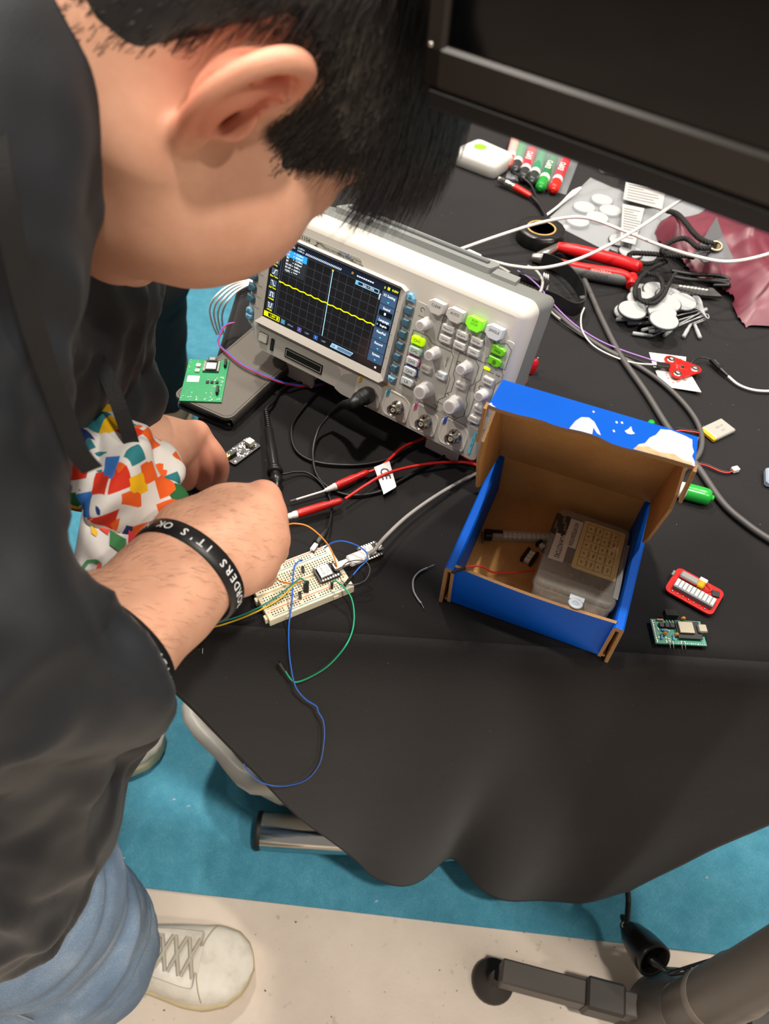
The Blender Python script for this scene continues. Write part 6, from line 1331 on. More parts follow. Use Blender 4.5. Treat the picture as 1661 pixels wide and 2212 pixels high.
# ---------------------------------------------------------------- wristbands, lanyard, pouch and badge (worn or hanging: things of their own)
M_band = mat('silicone_black', '#121214', .45); M_bt = mat('band_print', '#d8d8d6', .6)
def wristband(name, c, ax, ra, rb, wd, label, text, a0, step, size, tiltv=0.):
    t_ = thing(name, label, 'wristband', mtx((0, 0, 0))); n_ = np.cross(sidev, ax); n_ /= np.linalg.norm(n_); n_ = n_ if n_@(CP-c) > 0 else -n_; ax = ax/np.linalg.norm(ax)
    N_ = 48; V = []
    for i in range(N_):
        a = 2*math.pi*i/N_; rad = sidev*math.cos(a)*ra+n_*math.sin(a)*rb; u = rad/np.linalg.norm(rad); p = c+rad+ax*tiltv*math.sin(a)
        V.append([p-u*.0012-ax*wd/2, p+u*.0006-ax*wd/2*.9, p+u*.0010, p+u*.0006+ax*wd/2*.9, p-u*.0012+ax*wd/2, p-u*.0012-ax*wd/2])
    V = np.array(V); A = MB(); A.grid(V, closeu=True, flip=np.cross(V[1][2]-V[0][2], V[0][3]-V[0][2])@(V[0][2]-c) < 0); obj('band', A, M_band, t_)
    for k, ch_ in enumerate(text):
        if ch_ == ' ': continue
        a = a0+step*k; rad = sidev*math.cos(a)*ra+n_*math.sin(a)*rb; tg_ = -sidev*math.sin(a)*ra+n_*math.cos(a)*rb; tg_ /= np.linalg.norm(tg_); u = rad/np.linalg.norm(rad); u = u-tg_*(u@tg_); u /= np.linalg.norm(u)
        x_ = tg_*np.sign(step); y_ = np.cross(u, x_); mbt = MB(); put_text(mbt, ch_, size, c+rad+u*.0014+ax*tiltv*math.sin(a), np.stack([x_, y_, u], 1), bold=True); obj('letter', mbt, M_bt, t_)
    return t_
cB = RC*.22+RWr*.78+sidev*.004
wristband('wristband', cB, dwr, .0405, .0385, .0145, 'black silicone wristband with white capital lettering on the bare wrist', "BORDERS IT'S OK NOT", .42, .155, .0082)
wristband('wristband', RC2+dwr*.005, dwr, .0425, .0420, .0165, 'black wristband with white lettering over the rolled sleeve end', "FIDAL    NOTES", .62, .17, .0095)
# black neck straps
M_strap = mat('strap_black', '#0f0f10', .6, bump=.2, bscale=1200)
def ribbon(P, wv, wd, th=.0012):
    S = spl(P, 6); V = []; W_ = spl(wv, 6)
    for i in range(len(S)):
        w_ = W_[i]/np.linalg.norm(W_[i]); t_ = S[min(i+1, len(S)-1)]-S[max(i-1, 0)]; n_ = np.cross(t_, w_); n_ /= np.linalg.norm(n_)+1e-9
        V.append([S[i]-w_*wd/2+n_*th/2, S[i]+w_*wd/2+n_*th/2, S[i]+w_*wd/2-n_*th/2, S[i]-w_*wd/2-n_*th/2, S[i]-w_*wd/2+n_*th/2])
    return MB().grid(np.array(V), sm=False)
def surf(px, py, d0):                                # depth at which the jacket is met
    d = .2
    while d < d0:
        i = np.round((at(px, py, d)-fj.lo)/fj.h).astype(int)
        if (i >= 0).all() and (i < fj.n).all() and fj.f[tuple(i)] < .012: return d-.004
        d += .003
    return d0
lan = thing('lanyard', 'black neck straps hanging from the collar to the printed cloth pouch', 'lanyard', mtx((0, 0, 0)))
wv_ = CR*.92+CU*.38
obj('strap', ribbon([at(x, y, surf(x, y, d_)) for x, y, d_ in ((-10, 300, .36), (4, 400, .36), (24, 500, .37), (44, 600, .38), (68, 690, .40), (100, 790, .44), (134, 885, .47), (168, 975, .51), (200, 1015, .56))], [wv_]*9, .0105), M_strap, lan)
obj('strap', ribbon([at(150, 640, .52), at(195, 745, .52), at(235, 820, .525), at(265, 900, .53), at(290, 975, .545), at(300, 1020, .590)], [wv_]*6, .0105), M_strap, lan)
# printed cloth pouch
g = G('printed_cloth', .8, .2); vo = g.n('ShaderNodeTexVoronoi'); vo.distance = 'CHEBYCHEV'; vo.inputs['Scale'].default_value = 58.; vo.inputs['Randomness'].default_value = .8
mp = g.n('ShaderNodeMapping'); mp.inputs['Rotation'].default_value = (.5, .3, .5); g.l(g.tc.outputs['Object'], mp.inputs['Vector']); g.l(mp.outputs[0], vo.inputs['Vector'])
sx = g.n('ShaderNodeSeparateColor'); g.l(vo.outputs['Color'], sx.inputs[0])
rp = g.n('ShaderNodeValToRGB'); rp.color_ramp.interpolation = 'CONSTANT'; e = rp.color_ramp.elements
pal = [(0, '#cdcac5'), (.12, '#c0301c'), (.34, '#d2581f'), (.50, '#d9a818'), (.60, '#cdcac5'), (.68, '#346ab0'), (.76, '#2a7078'), (.85, '#245c32'), (.93, '#203468')]
while len(e) < len(pal): e.new(.5)
for i, (p_, c_) in enumerate(pal): e[i].position = p_; e[i].color = lin(c_)
g.l(sx.outputs[0], rp.inputs['Fac']); edge_ = g.ramp(vo.outputs['Distance'], [(.43, 0.), (.45, 1.)]); g.col(g.mix(edge_, rp.outputs['Color'], '#cdcac5')); g.bump(g.noise(900, 2), .2, .0006); M_prt = MATS['printed_cloth']
fp = Field((-.34, .28, .70), (-.10, .62, 1.0), .0028)
fp.chain([at(165, 930, .565), at(210, 962, .575), at(262, 1010, .578), at(312, 1075, .575), at(330, 1105, .575)], [.014, .024, .029, .024, .017], k=.012)
fp.chain([at(215, 985, .56), at(252, 1045, .555), at(268, 1090, .560)], [.022, .026, .016], k=.01); fp.chain([at(300, 1000, .60), at(345, 1070, .60)], [.022, .018], k=.01)
pV, pQ = fp.mesh(); pN = normals(pV, pQ); pV = pV+pN*(.011*np.exp(-(vnoise(pV*np.array([1, .5, 1]), 46, 41)/.13)**2)-.009*np.exp(-(vnoise(pV, 60, 43)/.12)**2)+.0016*vnoise(pV, 260, 42))[:, None]; pV = relax(pV, pQ, 1, .4)
pch = tag(obj('cloth_pouch', np_mesh('cloth_pouch', pV, pQ), M_prt), 'white cloth pouch printed with bright coloured shapes, bunched at the chest', 'pouch')
# hanging printed flap and white badge below it
bd = thing('badge', 'white badge card with colourful printed top, half hidden behind the forearm', 'badge', mtx((0, 0, 0)))
qa = [at(178, 1100, .540), at(345, 1165, .575), at(290, 1390, .545), at(128, 1352, .520)]
nb = np.cross(qa[1]-qa[0], qa[3]-qa[0]); nb /= np.linalg.norm(nb); nb = nb if nb@(CP-qa[0]) > 0 else -nb
def bq(u, v, up=0.): return (qa[0]*(1-u)+qa[1]*u)*(1-v)+(qa[3]*(1-u)+qa[2]*u)*v+nb*up
V = np.array([[bq(u, v, .003*math.sin(u*5+v*2)) for v in np.linspace(0, 1, 12)] for u in np.linspace(0, 1, 10)]); o = obj('card', MB().grid(V, flip=True), mat('badge_white', '#cfccca', .5), bd); s_ = o.modifiers.new('thick', 'SOLIDIFY'); s_.thickness = .0012
xb = bq(1, .5)-bq(0, .5); xb /= np.linalg.norm(xb); RBd = np.stack([xb, np.cross(nb, xb), nb], 1)
for u, v, du, dv, c_ in ((.18, .02, .16, .13, '#d23a22'), (.34, .10, .22, .16, '#2c6b3a'), (.56, .04, .12, .16, '#b8202c'), (.68, .14, .2, .12, '#3f78c0'), (.5, .26, .24, .10, '#d0622a'), (.74, .28, .16, .08, '#2c6b3a'), (.62, .36, .2, .08, '#e0b41e'), (.1, .12, .1, .08, '#e0b41e')):
    P = [bq(u, v, .005), bq(u+du, v+.03, .005), bq(u+du*.9, v+dv, .005), bq(u+.03, v+dv*.8, .005)]; obj('printed_shape', slab(P, nb, .0003, (0, 0, 0)), mat('print_'+c_[1:], c_, .6), bd)
for k, (ch_, c_) in enumerate((('C', '#2c7a4a'), ('H', '#c8452a'), ('I', '#3f78c0'))):
    mbt = MB(); put_text(mbt, ch_, .022, bq(.20+.17*k, .50+.02*k, .0052), RBd, bold=True, sx=.9); obj('logo_letter', mbt, mat('print_'+c_[1:], c_, .6), bd)
mbt = MB()
for k, s_ in enumerate(('making', 'waves', 'combining')): put_text(mbt, s_, .0075, bq(.30, .63+.065*k, .0052), RBd)
obj('lettering', mbt, M_inkl, bd)
# ================================================================ monitor on its floor stand
mA = at(915, 180, .34); psi = math.radians(-36.0); mh = np.array([math.cos(psi), math.sin(psi), 0]); mn = np.array([math.sin(psi), -math.cos(psi), 0])    # along the screen, outwards
RM = np.stack([mh, np.array([0, 0, 1.]), mn], 1)       # local: x along, y up, z towards the viewer
mo_ = thing('monitor', 'large black glossy monitor hanging in from the upper right', 'monitor', mtx(mA, RM)); MW, MH_ = 1.10, .64
M_gl = mat('screen_glass', '#030304', .08, spec=.38); M_bz = mat('bezel_gloss', '#241f1c', .35, spec=.4); M_bk = mat('monitor_back', '#151414', .5)
obj('back_shell', MB().box((MW/2, MH_/2, -.028), (MW, MH_, .038), ch=.006), M_bk, mo_)
obj('chin', MB().box((MW/2, .0085, -.004), (MW, .017, .012), ch=.0016), M_bz, mo_)
obj('bezel', MB().box((.005, MH_/2, -.004), (.010, MH_, .012), ch=.0016), M_bz, mo_); obj('bezel', MB().box((MW-.005, MH_/2, -.004), (.010, MH_, .012), ch=.0016), M_bz, mo_); obj('bezel', MB().box((MW/2, MH_-.005, -.004), (MW, .010, .012), ch=.0016), M_bz, mo_)
obj('screen_panel', MB().box((MW/2, MH_/2, -.006), (MW-.018, MH_-.03, .010)), M_gl, mo_)
obj('underside_trim', MB().box((MW/2, -.0045, -.010), (MW-.004, .010, .022), ch=.002), mat('trim_black', '#060606', .5), mo_)
obj('speaker_bar', MB().box((.56, -.010, -.020), (.74, .018, .030), ch=.003), mat('bar_brown', '#2c2724', .5), mo_)
obj('glint_dot', MB().ball((.003, .0165, .0018), (.0014, .0012, .0008), 8, 6), M_silv, mo_)  # silver dot stands in for a bright glint at the chin corner
PX_, PY_ = .4635, .2092
st = thing('monitor_stand', 'dark grey floor stand with thick pole and square leg, bottom right', 'stand', mtx((PX_, PY_, 0)))
M_st = mat('stand_grey', '#4b4540', .45, bump=.04, bscale=500); M_st2 = mat('stand_dark', '#3a3531', .5)
obj('pole', MB().lathe([(.034, .09), (.036, .10), (.036, .30), (.0355, .302), (.0355, .305), (.034, .31), (.034, 1.55)], (0, 0, 0), n=32), M_st, st)
obj('pole_band', MB().lathe([(.0366, .205), (.0372, .208), (.0372, .220), (.0366, .223)], (0, 0, 0), n=32), mat('band_grey', '#6a635c', .5), st)
obj('mount_arm', MB().box((.0, -.02, 1.42), (.10, .06, .16), rotz(psi), ch=.006), M_st2, st)
def stleg(tx, ty, disc=True):
    d_ = np.array([tx-PX_, ty-PY_, 0]); L_ = np.linalg.norm(d_); d_ /= L_; sd = np.array([-d_[1], d_[0], 0]); R_ = np.stack([d_, sd, [0, 0, 1.]], 1)
    obj('leg', MB().box(d_*(L_*.60)+np.array([0, 0, .066]), (L_*.78, .032, .036), R_, ch=.0025), M_st, st)
    obj('leg_sleeve', MB().box(d_*(L_*.40)+np.array([0, 0, .068]), (L_*.22, .042, .048), R_, ch=.004), M_st2, st)
    p = d_*L_*.99
    obj('glide', MB().lathe([(.030, 0), (.031, .004), (.030, .012), (.010, .016), (.008, .05)], (p[0], p[1], .0005), n=26), M_st2, st)
e_ = onz(1072, 2105, .05); stleg(e_[0], e_[1]); stleg(PX_+.33, PY_-.02); stleg(PX_+.12, PY_-.33); stleg(PX_-.10, PY_-.32)
V = []
for i, (z, r) in enumerate(((.045, .060), (.06, .060), (.085, .056), (.105, .044), (.125, .037))): V.append((r, z))
obj('base_hub', MB().lathe(V, (0, 0, 0), n=32), M_st, st)
# hanging extension socket and its cords
so_ = onz(1404, 2064, .120); cT = onz(1353, 1998, .100); axs = so_-onz(1360, 2010, .092); axs /= np.linalg.norm(axs)
sk_ = thing('extension_socket', 'black round power socket hanging beneath the table on its cord', 'socket', mtx((0, 0, 0))); M_sk = mat('socket_black', '#1c1a19', .32)
obj('housing', MB().lathe([(.008, -.062), (.011, -.055), (.018, -.042), (.0235, -.020), (.0255, .0), (.0258, .010), (.0240, .0112), (.0215, .0112), (.0205, .009), (.0200, -.010), (.0001, -.011)], so_, axs, 30), M_sk, sk_)
Rk = frame_from(axs)
for s_ in (-1, 1): obj('contact_hole', MB().lathe([(.0026, 0), (.0026, .0012)], so_+Rk[:, 0]*.0095*s_-axs*.0105, axs, 10), M_blk, sk_); obj('earth_clip', MB().box(so_+Rk[:, 1]*.0185*s_-axs*.002, (.005, .0012, .010), Rk), M_brass, sk_)
pb = so_-axs*.060; obj('cord', MB().tube(spl([pb, pb-axs*.012+np.array([0, 0, .012]), cT, onz(1356, 1968, .092), onz(1357, 1940, .090), onz(1357, 1932, .090)+np.array([0, .05, .02]), onz(1357, 1930, .09)+np.array([0, .10, .15]), onz(1357, 1930, .09)+np.array([0, .11, .45])], 8), .0042, 10), M_cblk, sk_)
obj('wire_tie', MB().tube(spl([cT+np.array([.006*math.cos(a), .006*math.sin(a)*.7, .0015*math.sin(3*a)]) for a in np.linspace(0, 2*math.pi, 14)[:-1]], 4, True), .0011, 6, closed=True), M_brass, sk_)
pg = so_+Rk[:, 0]*.006-Rk[:, 1]*.012+axs*.004; obj('thin_plug', MB().lathe([(.0075, -.012), (.0075, .0), (.0048, .006), (.0040, .016)], pg, axs+np.array([.5, 0, -.2]), 12), M_sk, sk_)
cable('power_lead', [pg+np.array([.012, -.006, .003]), onz(1462, 2093, .075), onz(1500, 2095, .08), onz(1532, 2094, .12), np.array([PX_-.03, PY_+.035, .16]), np.array([PX_+.02, PY_+.046, .22])], .0022, M_cblk, 'thin black lead from the hanging socket to the stand pole', 'cable')
# waste bin with white liner under the table
M_bag = mat('liner_white', '#b9b6ae', .4, bump=.35, bscale=45, alpha=.93); bc = np.array([-.098, .600, 0])
bn_ = thing('waste_bin', 'waste bin with crumpled white plastic liner under the table', 'bin', mtx(bc+np.array([0, 0, .0065])))
def wav(r, z, k): return [(r*(1+.05*math.sin(a*7+z*9)+.03*math.sin(a*3+k)))*np.array([math.cos(a), math.sin(a), 0])+np.array([0, 0, z+.006*math.sin(a*5+k)]) for a in np.linspace(0, 2*math.pi, 48)[:-1]]
V = np.array([wav(.100, .006, 0), wav(.115, .03, 1), wav(.135, .10, 1.3), wav(.150, .155, 2), wav(.168, .20, 2.2), wav(.172, .225, 2.4), wav(.160, .238, 2.6), wav(.148, .225, 2.8), wav(.135, .12, 3)]).transpose(1, 0, 2)
obj('liner', MB().grid(V, closeu=True), M_bag, bn_); obj('bin_body', MB().lathe([(.088, .004), (.122, .19), (.118, .19), (.085, .01)], (0, 0, 0), n=32), mat('bin_grey', '#8d8a84', .5), bn_)
# ================================================================ far end of the table
# white cables hanging over the left edge behind the oscilloscope
for i in range(4):
    cable('usb_cable', [tp(640, 575+3*i, .010), tp(595, 588+3*i, .012), tp(545, 603+3*i, .012), tp(500+4*i, 614+5*i, .010), onz(466+8*i, 640+4*i, T+.003), onz(453+9*i, 668+3*i, T-.025), onz(459+7*i, 700, T-.06), onz(468+5*i, 722, T-.11)], .0014, M_cwht, ('outermost', 'second', 'third', 'innermost')[i]+' white cable looping off the left table edge', 'cable', group='white cables at the left table edge')
# white device with green button
p = tp(1042, 372, .0); dv = thing('white_device', 'rounded white device with green button at the far end of the table', 'device', mtx(p+np.array([0, .02, .0006]), rotz(math.radians(-38))))
P0 = np.array(rpoly([(-.045, -.035), (.045, -.030), (.040, .035), (-.040, .040)], .014, 5)); n_ = len(P0)
if sum(P0[i][0]*P0[(i+1) % n_][1]-P0[(i+1) % n_][0]*P0[i][1] for i in range(n_)) < 0: P0 = P0[::-1]
mb = MB(); loft(mb, [np.c_[inset_poly(P0, .003), np.full(n_, 0)], np.c_[P0, np.full(n_, .004)], np.c_[P0, np.full(n_, .018)], np.c_[inset_poly(P0, .003), np.full(n_, .0235)], np.c_[inset_poly(P0, .008), np.full(n_, .025)]]); obj('casing', mb, mat('device_white', '#b9b7b2', .35), dv)
obj('green_button', MB().lathe([(.0105, .0245), (.0105, .0256), (.009, .026)], (-.014, .008, 0), n=22), mat('button_lime', '#7fbf2a', .35), dv); obj('button_ring', MB().lathe([(.017, .0249), (.018, .0253), (.019, .0249)], (-.014, .008, 0), n=26), mat('ring_grey', '#c2bfba', .4), dv)
a = tp(1078, 388, .010); b = tp(1112, 404, .009); c0 = tp(1147, 424, .007); pl_ = thing('sensor_lead', 'black cable with metal plug and red sleeve from the white device', 'cable', mtx((0, 0, 0)))
L_ = np.linalg.norm(b-a); obj('metal_plug', boot([(.0052, 0), (.0052, L_*.35), (.0060, L_*.36), (.0060, L_*.6), (.0050, L_*.62), (.0050, L_)], a, b, 16), M_silv, pl_); obj('red_sleeve', boot([(.0054, 0), (.0050, np.linalg.norm(c0-b)*.8), (.0036, np.linalg.norm(c0-b))], b, c0, 14), mat('red_boot', '#b31712'), pl_)
obj('cord', MB().tube(spl([c0, tp(1165, 443, .006), tp(1178, 466, .005), tp(1186, 490, .004), tp(1200, 520, .004), tp(1240, 560, .004)], 8), .0032, 9), M_cblk, pl_)
cable('thin_lead', [tp(1108, 372, .012), tp(1130, 385, .012), tp(1148, 402, .008), tp(1160, 430, .005), tp(1172, 452, .004)], .0018, M_cblk, 'thin black lead beside the red sleeve', 'cable')
q = tp(1085, 252, .004); o = thing('navy_case', 'small navy case at the far end near the hair', 'case', mtx(q+np.array([0, .03, .0]), rotz(-.3))); obj('casing', MB().box((0, 0, .006), (.055, .05, .020), ch=.004), mat('navy', '#1f2740', .5), o); obj('lid_line', MB().box((0, -.0005, .010), (.0555, .0505, .0016)), mat('navy_dark', '#141a2c', .5), o)
# dry-erase markers in a clear pouch
ms = [((1098, 360), (1122, 270), '#c4554e', '#c79a94', None, 'pale red topped marker pen, leftmost in the clear pouch'), ((1112, 372), (1140, 268), '#2b2d2e', '#5f8a70', None, 'green labelled marker pen, second from the left in the pouch'), ((1128, 388), (1166, 275), '#2c2c2e', '#b02c3a', 'EXPO', 'red labelled marker pen with dark cap in the pouch'), ((1147, 396), (1190, 285), '#2a2f2d', '#2c7a52', None, 'green labelled marker pen with dark cap in the pouch'), ((1166, 408), (1214, 300), '#1f8a34', '#1f6b3c', 'EXPO', 'green capped marker pen in the clear pouch'), ((1194, 412), (1240, 306), '#d0241c', '#c4303c', 'EXPO', 'red capped marker pen, rightmost in the clear pouch')]
for i, (a, b, c1, c2_, tx_, lb_) in enumerate(ms):
    A = tp(*a, .010); B = tp(*b, .010); d_ = (B-A)/np.linalg.norm(B-A); marker(A, A+d_*.118, lb_, c1, .030, .0086, c2_, 'marker pens in the clear pouch', (tx_, True) if tx_ else None)
M_film = mat('clear_film', '#c9d0d6', .12, alpha=.14, spec=.6); M_film2 = mat('clear_bag', '#d3d8dc', .10, alpha=.24, spec=.9)
def pillow(name, quad, h, m, label, cat, wr=.002, seed=1, nu=18, z0=.0008):
    a, b, c, d_ = [tp(*q, 0) for q in quad]; V = np.zeros((nu, nu, 3)); W_ = np.zeros((nu, nu, 3))
    for i in range(nu):
        for j in range(nu):
            u, v = i/(nu-1), j/(nu-1); p = (a*(1-u)+b*u)*(1-v)+(d_*(1-u)+c*u)*v; k = (math.sin(math.pi*u)*math.sin(math.pi*v))**.45
            V[i, j] = p+np.array([0, 0, z0+h*k+wr*k*math.sin(u*17+seed)*math.cos(v*13+seed*2)+.0004]); W_[i, j] = p+np.array([0, 0, z0])
    fl = np.cross(V[1, 0]-V[0, 0], V[0, 1]-V[0, 0])[2] < 0; mb = MB().grid(V, flip=fl); mb.grid(W_, flip=not fl); return tag(obj(name, mb, m), label, cat)
pillow('clear_pouch', [(1092, 385), (1222, 422), (1268, 300), (1120, 255)], .021, M_film, 'clear plastic pouch around the row of marker pens', 'pouch', .0012)
# bags of electrodes with paper labels
M_disc = mat('electrode_white', '#97999a', .6); M_dk = mat('electrode_rim', '#1d1d1f', .5)
def disc(px, py, h, label, r=.0185, tilt=(0, 0), group=None, name='electrode_pad'):
    R_ = rotx(tilt[0])@roty(tilt[1]); o = thing(name, label, 'electrode', mtx(tp(px, py, h), R_), group); obj('foam_disc', MB().lathe([(r, 0), (r, .0012), (r-.0004, .0015)], n=26), M_disc, o); obj('gel_rim', MB().lathe([(r+.0013, -.0012), (r+.0013, .0003)], n=26), M_dk, o); return o
k = 0
for px, py in ((1262, 448), (1300, 432), (1248, 478), (1290, 470), (1340, 520), (1362, 545), (1318, 455)):
    disc(px, py, .004+.001*(k % 3), ('left of two upper electrodes in the bag by the tape roll', 'right of two upper electrodes in the bag by the tape roll', 'lowest left electrode in the bag by the tape roll', 'lowest right electrode in the bag by the tape roll', 'electrode below the long instruction strip in the labelled bag', 'electrode nearest the red pliers handle in the labelled bag', 'electrode in the bag by the tape roll, closest to the label')[k], .017, (0, .03*(k % 2)), 'electrodes inside the clear bags'); k += 1
pillow('plastic_bag', [(1180, 478), (1312, 545), (1400, 440), (1275, 385)], .012, M_film2, 'clear plastic bag of round electrodes beside the tape roll', 'bag', .0035, 2)
pillow('plastic_bag', [(1318, 540), (1400, 575), (1545, 430), (1395, 385)], .014, M_film2, 'clear plastic bag with white printed labels beneath the monitor', 'bag', .0035, 4)
def paper(quad, h, label, lines, tx_=None):
    P = [tp(*q, h) for q in quad]; o = thing('paper_label', label, 'label', mtx((0, 0, 0))); n_ = np.array([0, 0, 1.]); obj('sheet', slab(P, n_, .0004, (0, 0, 0)), mat('label_white', '#a3a19f', .6), o)
    x_ = P[1]-P[0]; y_ = P[0]-P[3]; mb = MB()
    for i in range(lines):
        v = .12+.76*i/max(1, lines-1); e_ = random.uniform(.45, .9); a = P[0]*(1-.08)+P[1]*.08; a = a+(P[3]-P[0])*v; b = a+x_*(e_-.08); w_ = (P[3]-P[0])/np.linalg.norm(P[3]-P[0])*.0012
        mb.add([a+n_*.0003, b+n_*.0003, b+w_+n_*.0003, a+w_+n_*.0003], [(0, 1, 2, 3), (3, 2, 1, 0)])
    obj('print_line', mb, mat('label_grey', '#6f6d6b', .7), o); return o
paper([(1352, 392), (1438, 410), (1430, 452), (1346, 430)], .0185, 'white product label on the clear bag beneath the monitor', 6)
paper([(1345, 440), (1392, 450), (1372, 528), (1340, 520)], .0185, 'long white instruction strip on the clear bag', 12)
paper([(1355, 352), (1452, 385), (1448, 398), (1350, 378)], .020, 'white paper slip tucked under the monitor edge', 4)
q = tp(1322, 362, .010); o = thing('clear_tube', 'short clear tube of brass screws beneath the monitor', 'tube', mtx(q, rotz(-.25))); obj('tube_wall', MB().box((0, 0, 0), (.042, .020, .018), ch=.005), M_clear, o)
for i in range(3): obj('brass_screw', MB().cyl((-.012, -.004+.004*i, -.004), (.008, -.004+.004*i, -.004), .0018, n=8), M_gold, o)
obj('barcode_label', MB().box((.010, 0, .0093), (.018, .014, .0003)), mat('label_white', '#dcdad8'), o)
mb = MB(); S = spl([tp(1176, 468, .004), tp(1205, 446, .006), tp(1230, 424, .008), tp(1254, 406, .009)], 6); mb.tube(S, np.interp(np.arange(len(S)), [0, 4, 8, 14, len(S)-1], [.0022, .0018, .0020, .0048, .0020]), 8); tag(obj('swab', mb, M_white), 'white swab stick lying beside the bag of electrodes', 'swab')
# tape roll
q = tp(1165, 527, 0); o = thing('tape_roll', 'roll of black tape with tan cardboard core', 'tape roll', mtx(q+np.array([.0, .010, .0008]))); 
obj('tape', MB().lathe([(.0215, .0192), (.0215, .0002), (.0345, .0), (.0350, .001), (.0350, .0185), (.0345, .0195), (.0215, .0192)], n=44), mat('tape_black', '#1b1a1a', .3), o); obj('core', MB().lathe([(.0190, .0), (.0214, .0), (.0214, .0196), (.0190, .0196), (.0190, 0)], n=40), mat('card_tan', '#b58f58', .8), o); obj('core_floor', MB().lathe([(.0189, .0100), (.0189, .0104)], n=30), mat('core_olive', '#7c6630', .7), o)
# pliers
pl2 = thing('pliers', 'pliers with red and grey handles lying beside the tape roll', 'pliers', mtx((0, 0, 0))); M_red = mat('handle_red', '#c4161a', .35); M_hg = mat('handle_dark', '#4b4a4a', .5)
def grip(P, r, m, name, fl=.62):
    S = spl(P, 6); rr = np.interp(np.linspace(0, 1, len(S)), np.linspace(0, 1, len(r)), r); obj(name, MB().tube(S, rr, 14), m, pl2)
grip([tp(1205, 532, .014), tp(1240, 540, .016), tp(1290, 552, .017), tp(1340, 565, .017), tp(1376, 577, .016), tp(1384, 580, .016)], [.006, .0085, .0092, .0092, .0090, .0040], M_red, 'upper_grip')
grip([tp(1190, 570, .009), tp(1230, 582, .010), tp(1290, 594, .010), tp(1340, 603, .010), tp(1366, 606, .010)], [.006, .0088, .0095, .0095, .0078], M_hg, 'lower_grip')
grip([tp(1195, 562, .014), tp(1230, 572, .016), tp(1290, 583, .0165), tp(1340, 592, .016), tp(1364, 604, .014)], [.004, .0056, .0064, .0068, .0066], M_red, 'lower_grip_back')
grip([tp(1364, 596, .014), tp(1366, 606, .012), tp(1364, 618, .010)], [.007, .0085, .0075], M_red, 'grip_end')
grip([tp(1206, 533, .012), tp(1180, 548, .010), tp(1160, 556, .008)], [.006, .008, .007], M_silv, 'jaw'); grip([tp(1192, 570, .009), tp(1176, 560, .009), tp(1150, 556, .007)], [.006, .009, .006], M_silv, 'jaw')
mb = MB(); aa = tp(1312, 588, .0235); bb_ = tp(1285, 583, .0235); x_ = aa-bb_; x_ /= np.linalg.norm(x_); R_ = np.stack([-x_, np.cross([0, 0, 1], -x_), [0, 0, 1]], 1); put_text(mb, 'WEDGE', .0080, (aa+bb_)/2, R_, bold=True); obj('lettering', mb, mat('grip_print', '#e08a80', .6), pl2)
# electrode pile with white pin tubes
eg = 'electrodes in the pile'
dz = 0
for i, (px, py) in enumerate(((1356, 676), (1390, 632), (1418, 628), (1446, 640), (1474, 652), (1384, 648), (1366, 670), (1440, 655), (1430, 674), (1434, 692))):
    disc(px, py, .0045+.0026*i, ('bottom left-hand grey-edged', 'farthest left', 'farthest middle', 'farthest right', 'rightmost half-covered', 'upper left', 'lower left', 'upper right', 'middle right', 'nearest right')[i]+' white electrode disc of the loose pile', .0180, (.07, 0), eg)
pn = [((1331, 690), (1366, 691)), ((1356, 698), (1404, 697)), ((1366, 720), (1410, 726)), ((1386, 714), (1418, 706)), ((1402, 716), (1440, 714)), ((1434, 726), (1462, 702)), ((1476, 728), (1492, 700)), ((1512, 730), (1500, 700)), ((1526, 668), (1508, 676))]
for i, (a, b) in enumerate(pn):
    o = thing('pin_plug', ('white pin tube left of the pile, upper', 'white pin tube left of the pile, second', 'long white pin tube lowest on the left', 'white pin tube below the nearest left disc', 'white pin tube below the nearest disc', 'slanting white pin tube right of the nearest disc', 'steep white pin tube, second from the right', 'steep white pin tube at the far right end', 'white pin tube pointing right beside the wires')[i], 'plug', mtx((0, 0, 0)), 'white pin tubes of the electrode leads')
    A = tp(*a, .004); B = tp(*b, .004); L_ = np.linalg.norm(B-A); obj('tube', boot([(.0012, 0), (.0026, .0006), (.0026, L_*.55), (.0022, L_*.6), (.0020, L_*.95), (.0010, L_)], A, B, 10), M_disc, o)
    mid = tp(1512+2*i, 664+3*i, .008+.001*i); end = tp(1496-3*i, 640+3*i, .010); obj('wire', MB().tube(spl([B, (B+mid)/2+np.array([.006, 0, .002]), mid, (mid+end)/2+np.array([.004, .006, .003]), end], 6), .0008, 5), M_disc, o)
# maroon drawstring bag
g = G('maroon_nylon', .42, .5); g.col(g.ramp(g.noise(12, 4), [(.3, '#5c2230'), (.7, '#6e2f3d')])); g.bump(g.noise(700, 2), .12, .0006); M_mar = MATS['maroon_nylon']
mbg = thing('drawstring_bag', 'crumpled maroon drawstring bag with grey corner patch and eyelet', 'bag', mtx((0, 0, 0)))
poly_ = np.array([tp(*q)[:2] for q in ((1402, 520), (1415, 492), (1448, 478), (1500, 470), (1540, 446), (1600, 430), (1760, 430), (1790, 640), (1740, 716), (1606, 712), (1585, 690), (1572, 652), (1545, 628), (1500, 610), (1476, 585), (1440, 560), (1418, 545))])
def seg_d(P):                                       # signed distance to the outline (positive inside)
    d = np.full(len(P), 9.); ins = np.zeros(len(P), bool); n_ = len(poly_)
    for i in range(n_):
        a, b = poly_[i], poly_[(i+1) % n_]; ab = b-a; t = np.clip(((P-a)@ab)/(ab@ab), 0, 1); d = np.minimum(d, np.linalg.norm(P-a-t[:, None]*ab, axis=1))
        c_ = ((a[1] > P[:, 1]) != (b[1] > P[:, 1])) & (P[:, 0] < (b[0]-a[0])*(P[:, 1]-a[1])/(b[1]-a[1]+1e-12)+a[0]); ins ^= c_
    return np.where(ins, d, -d)
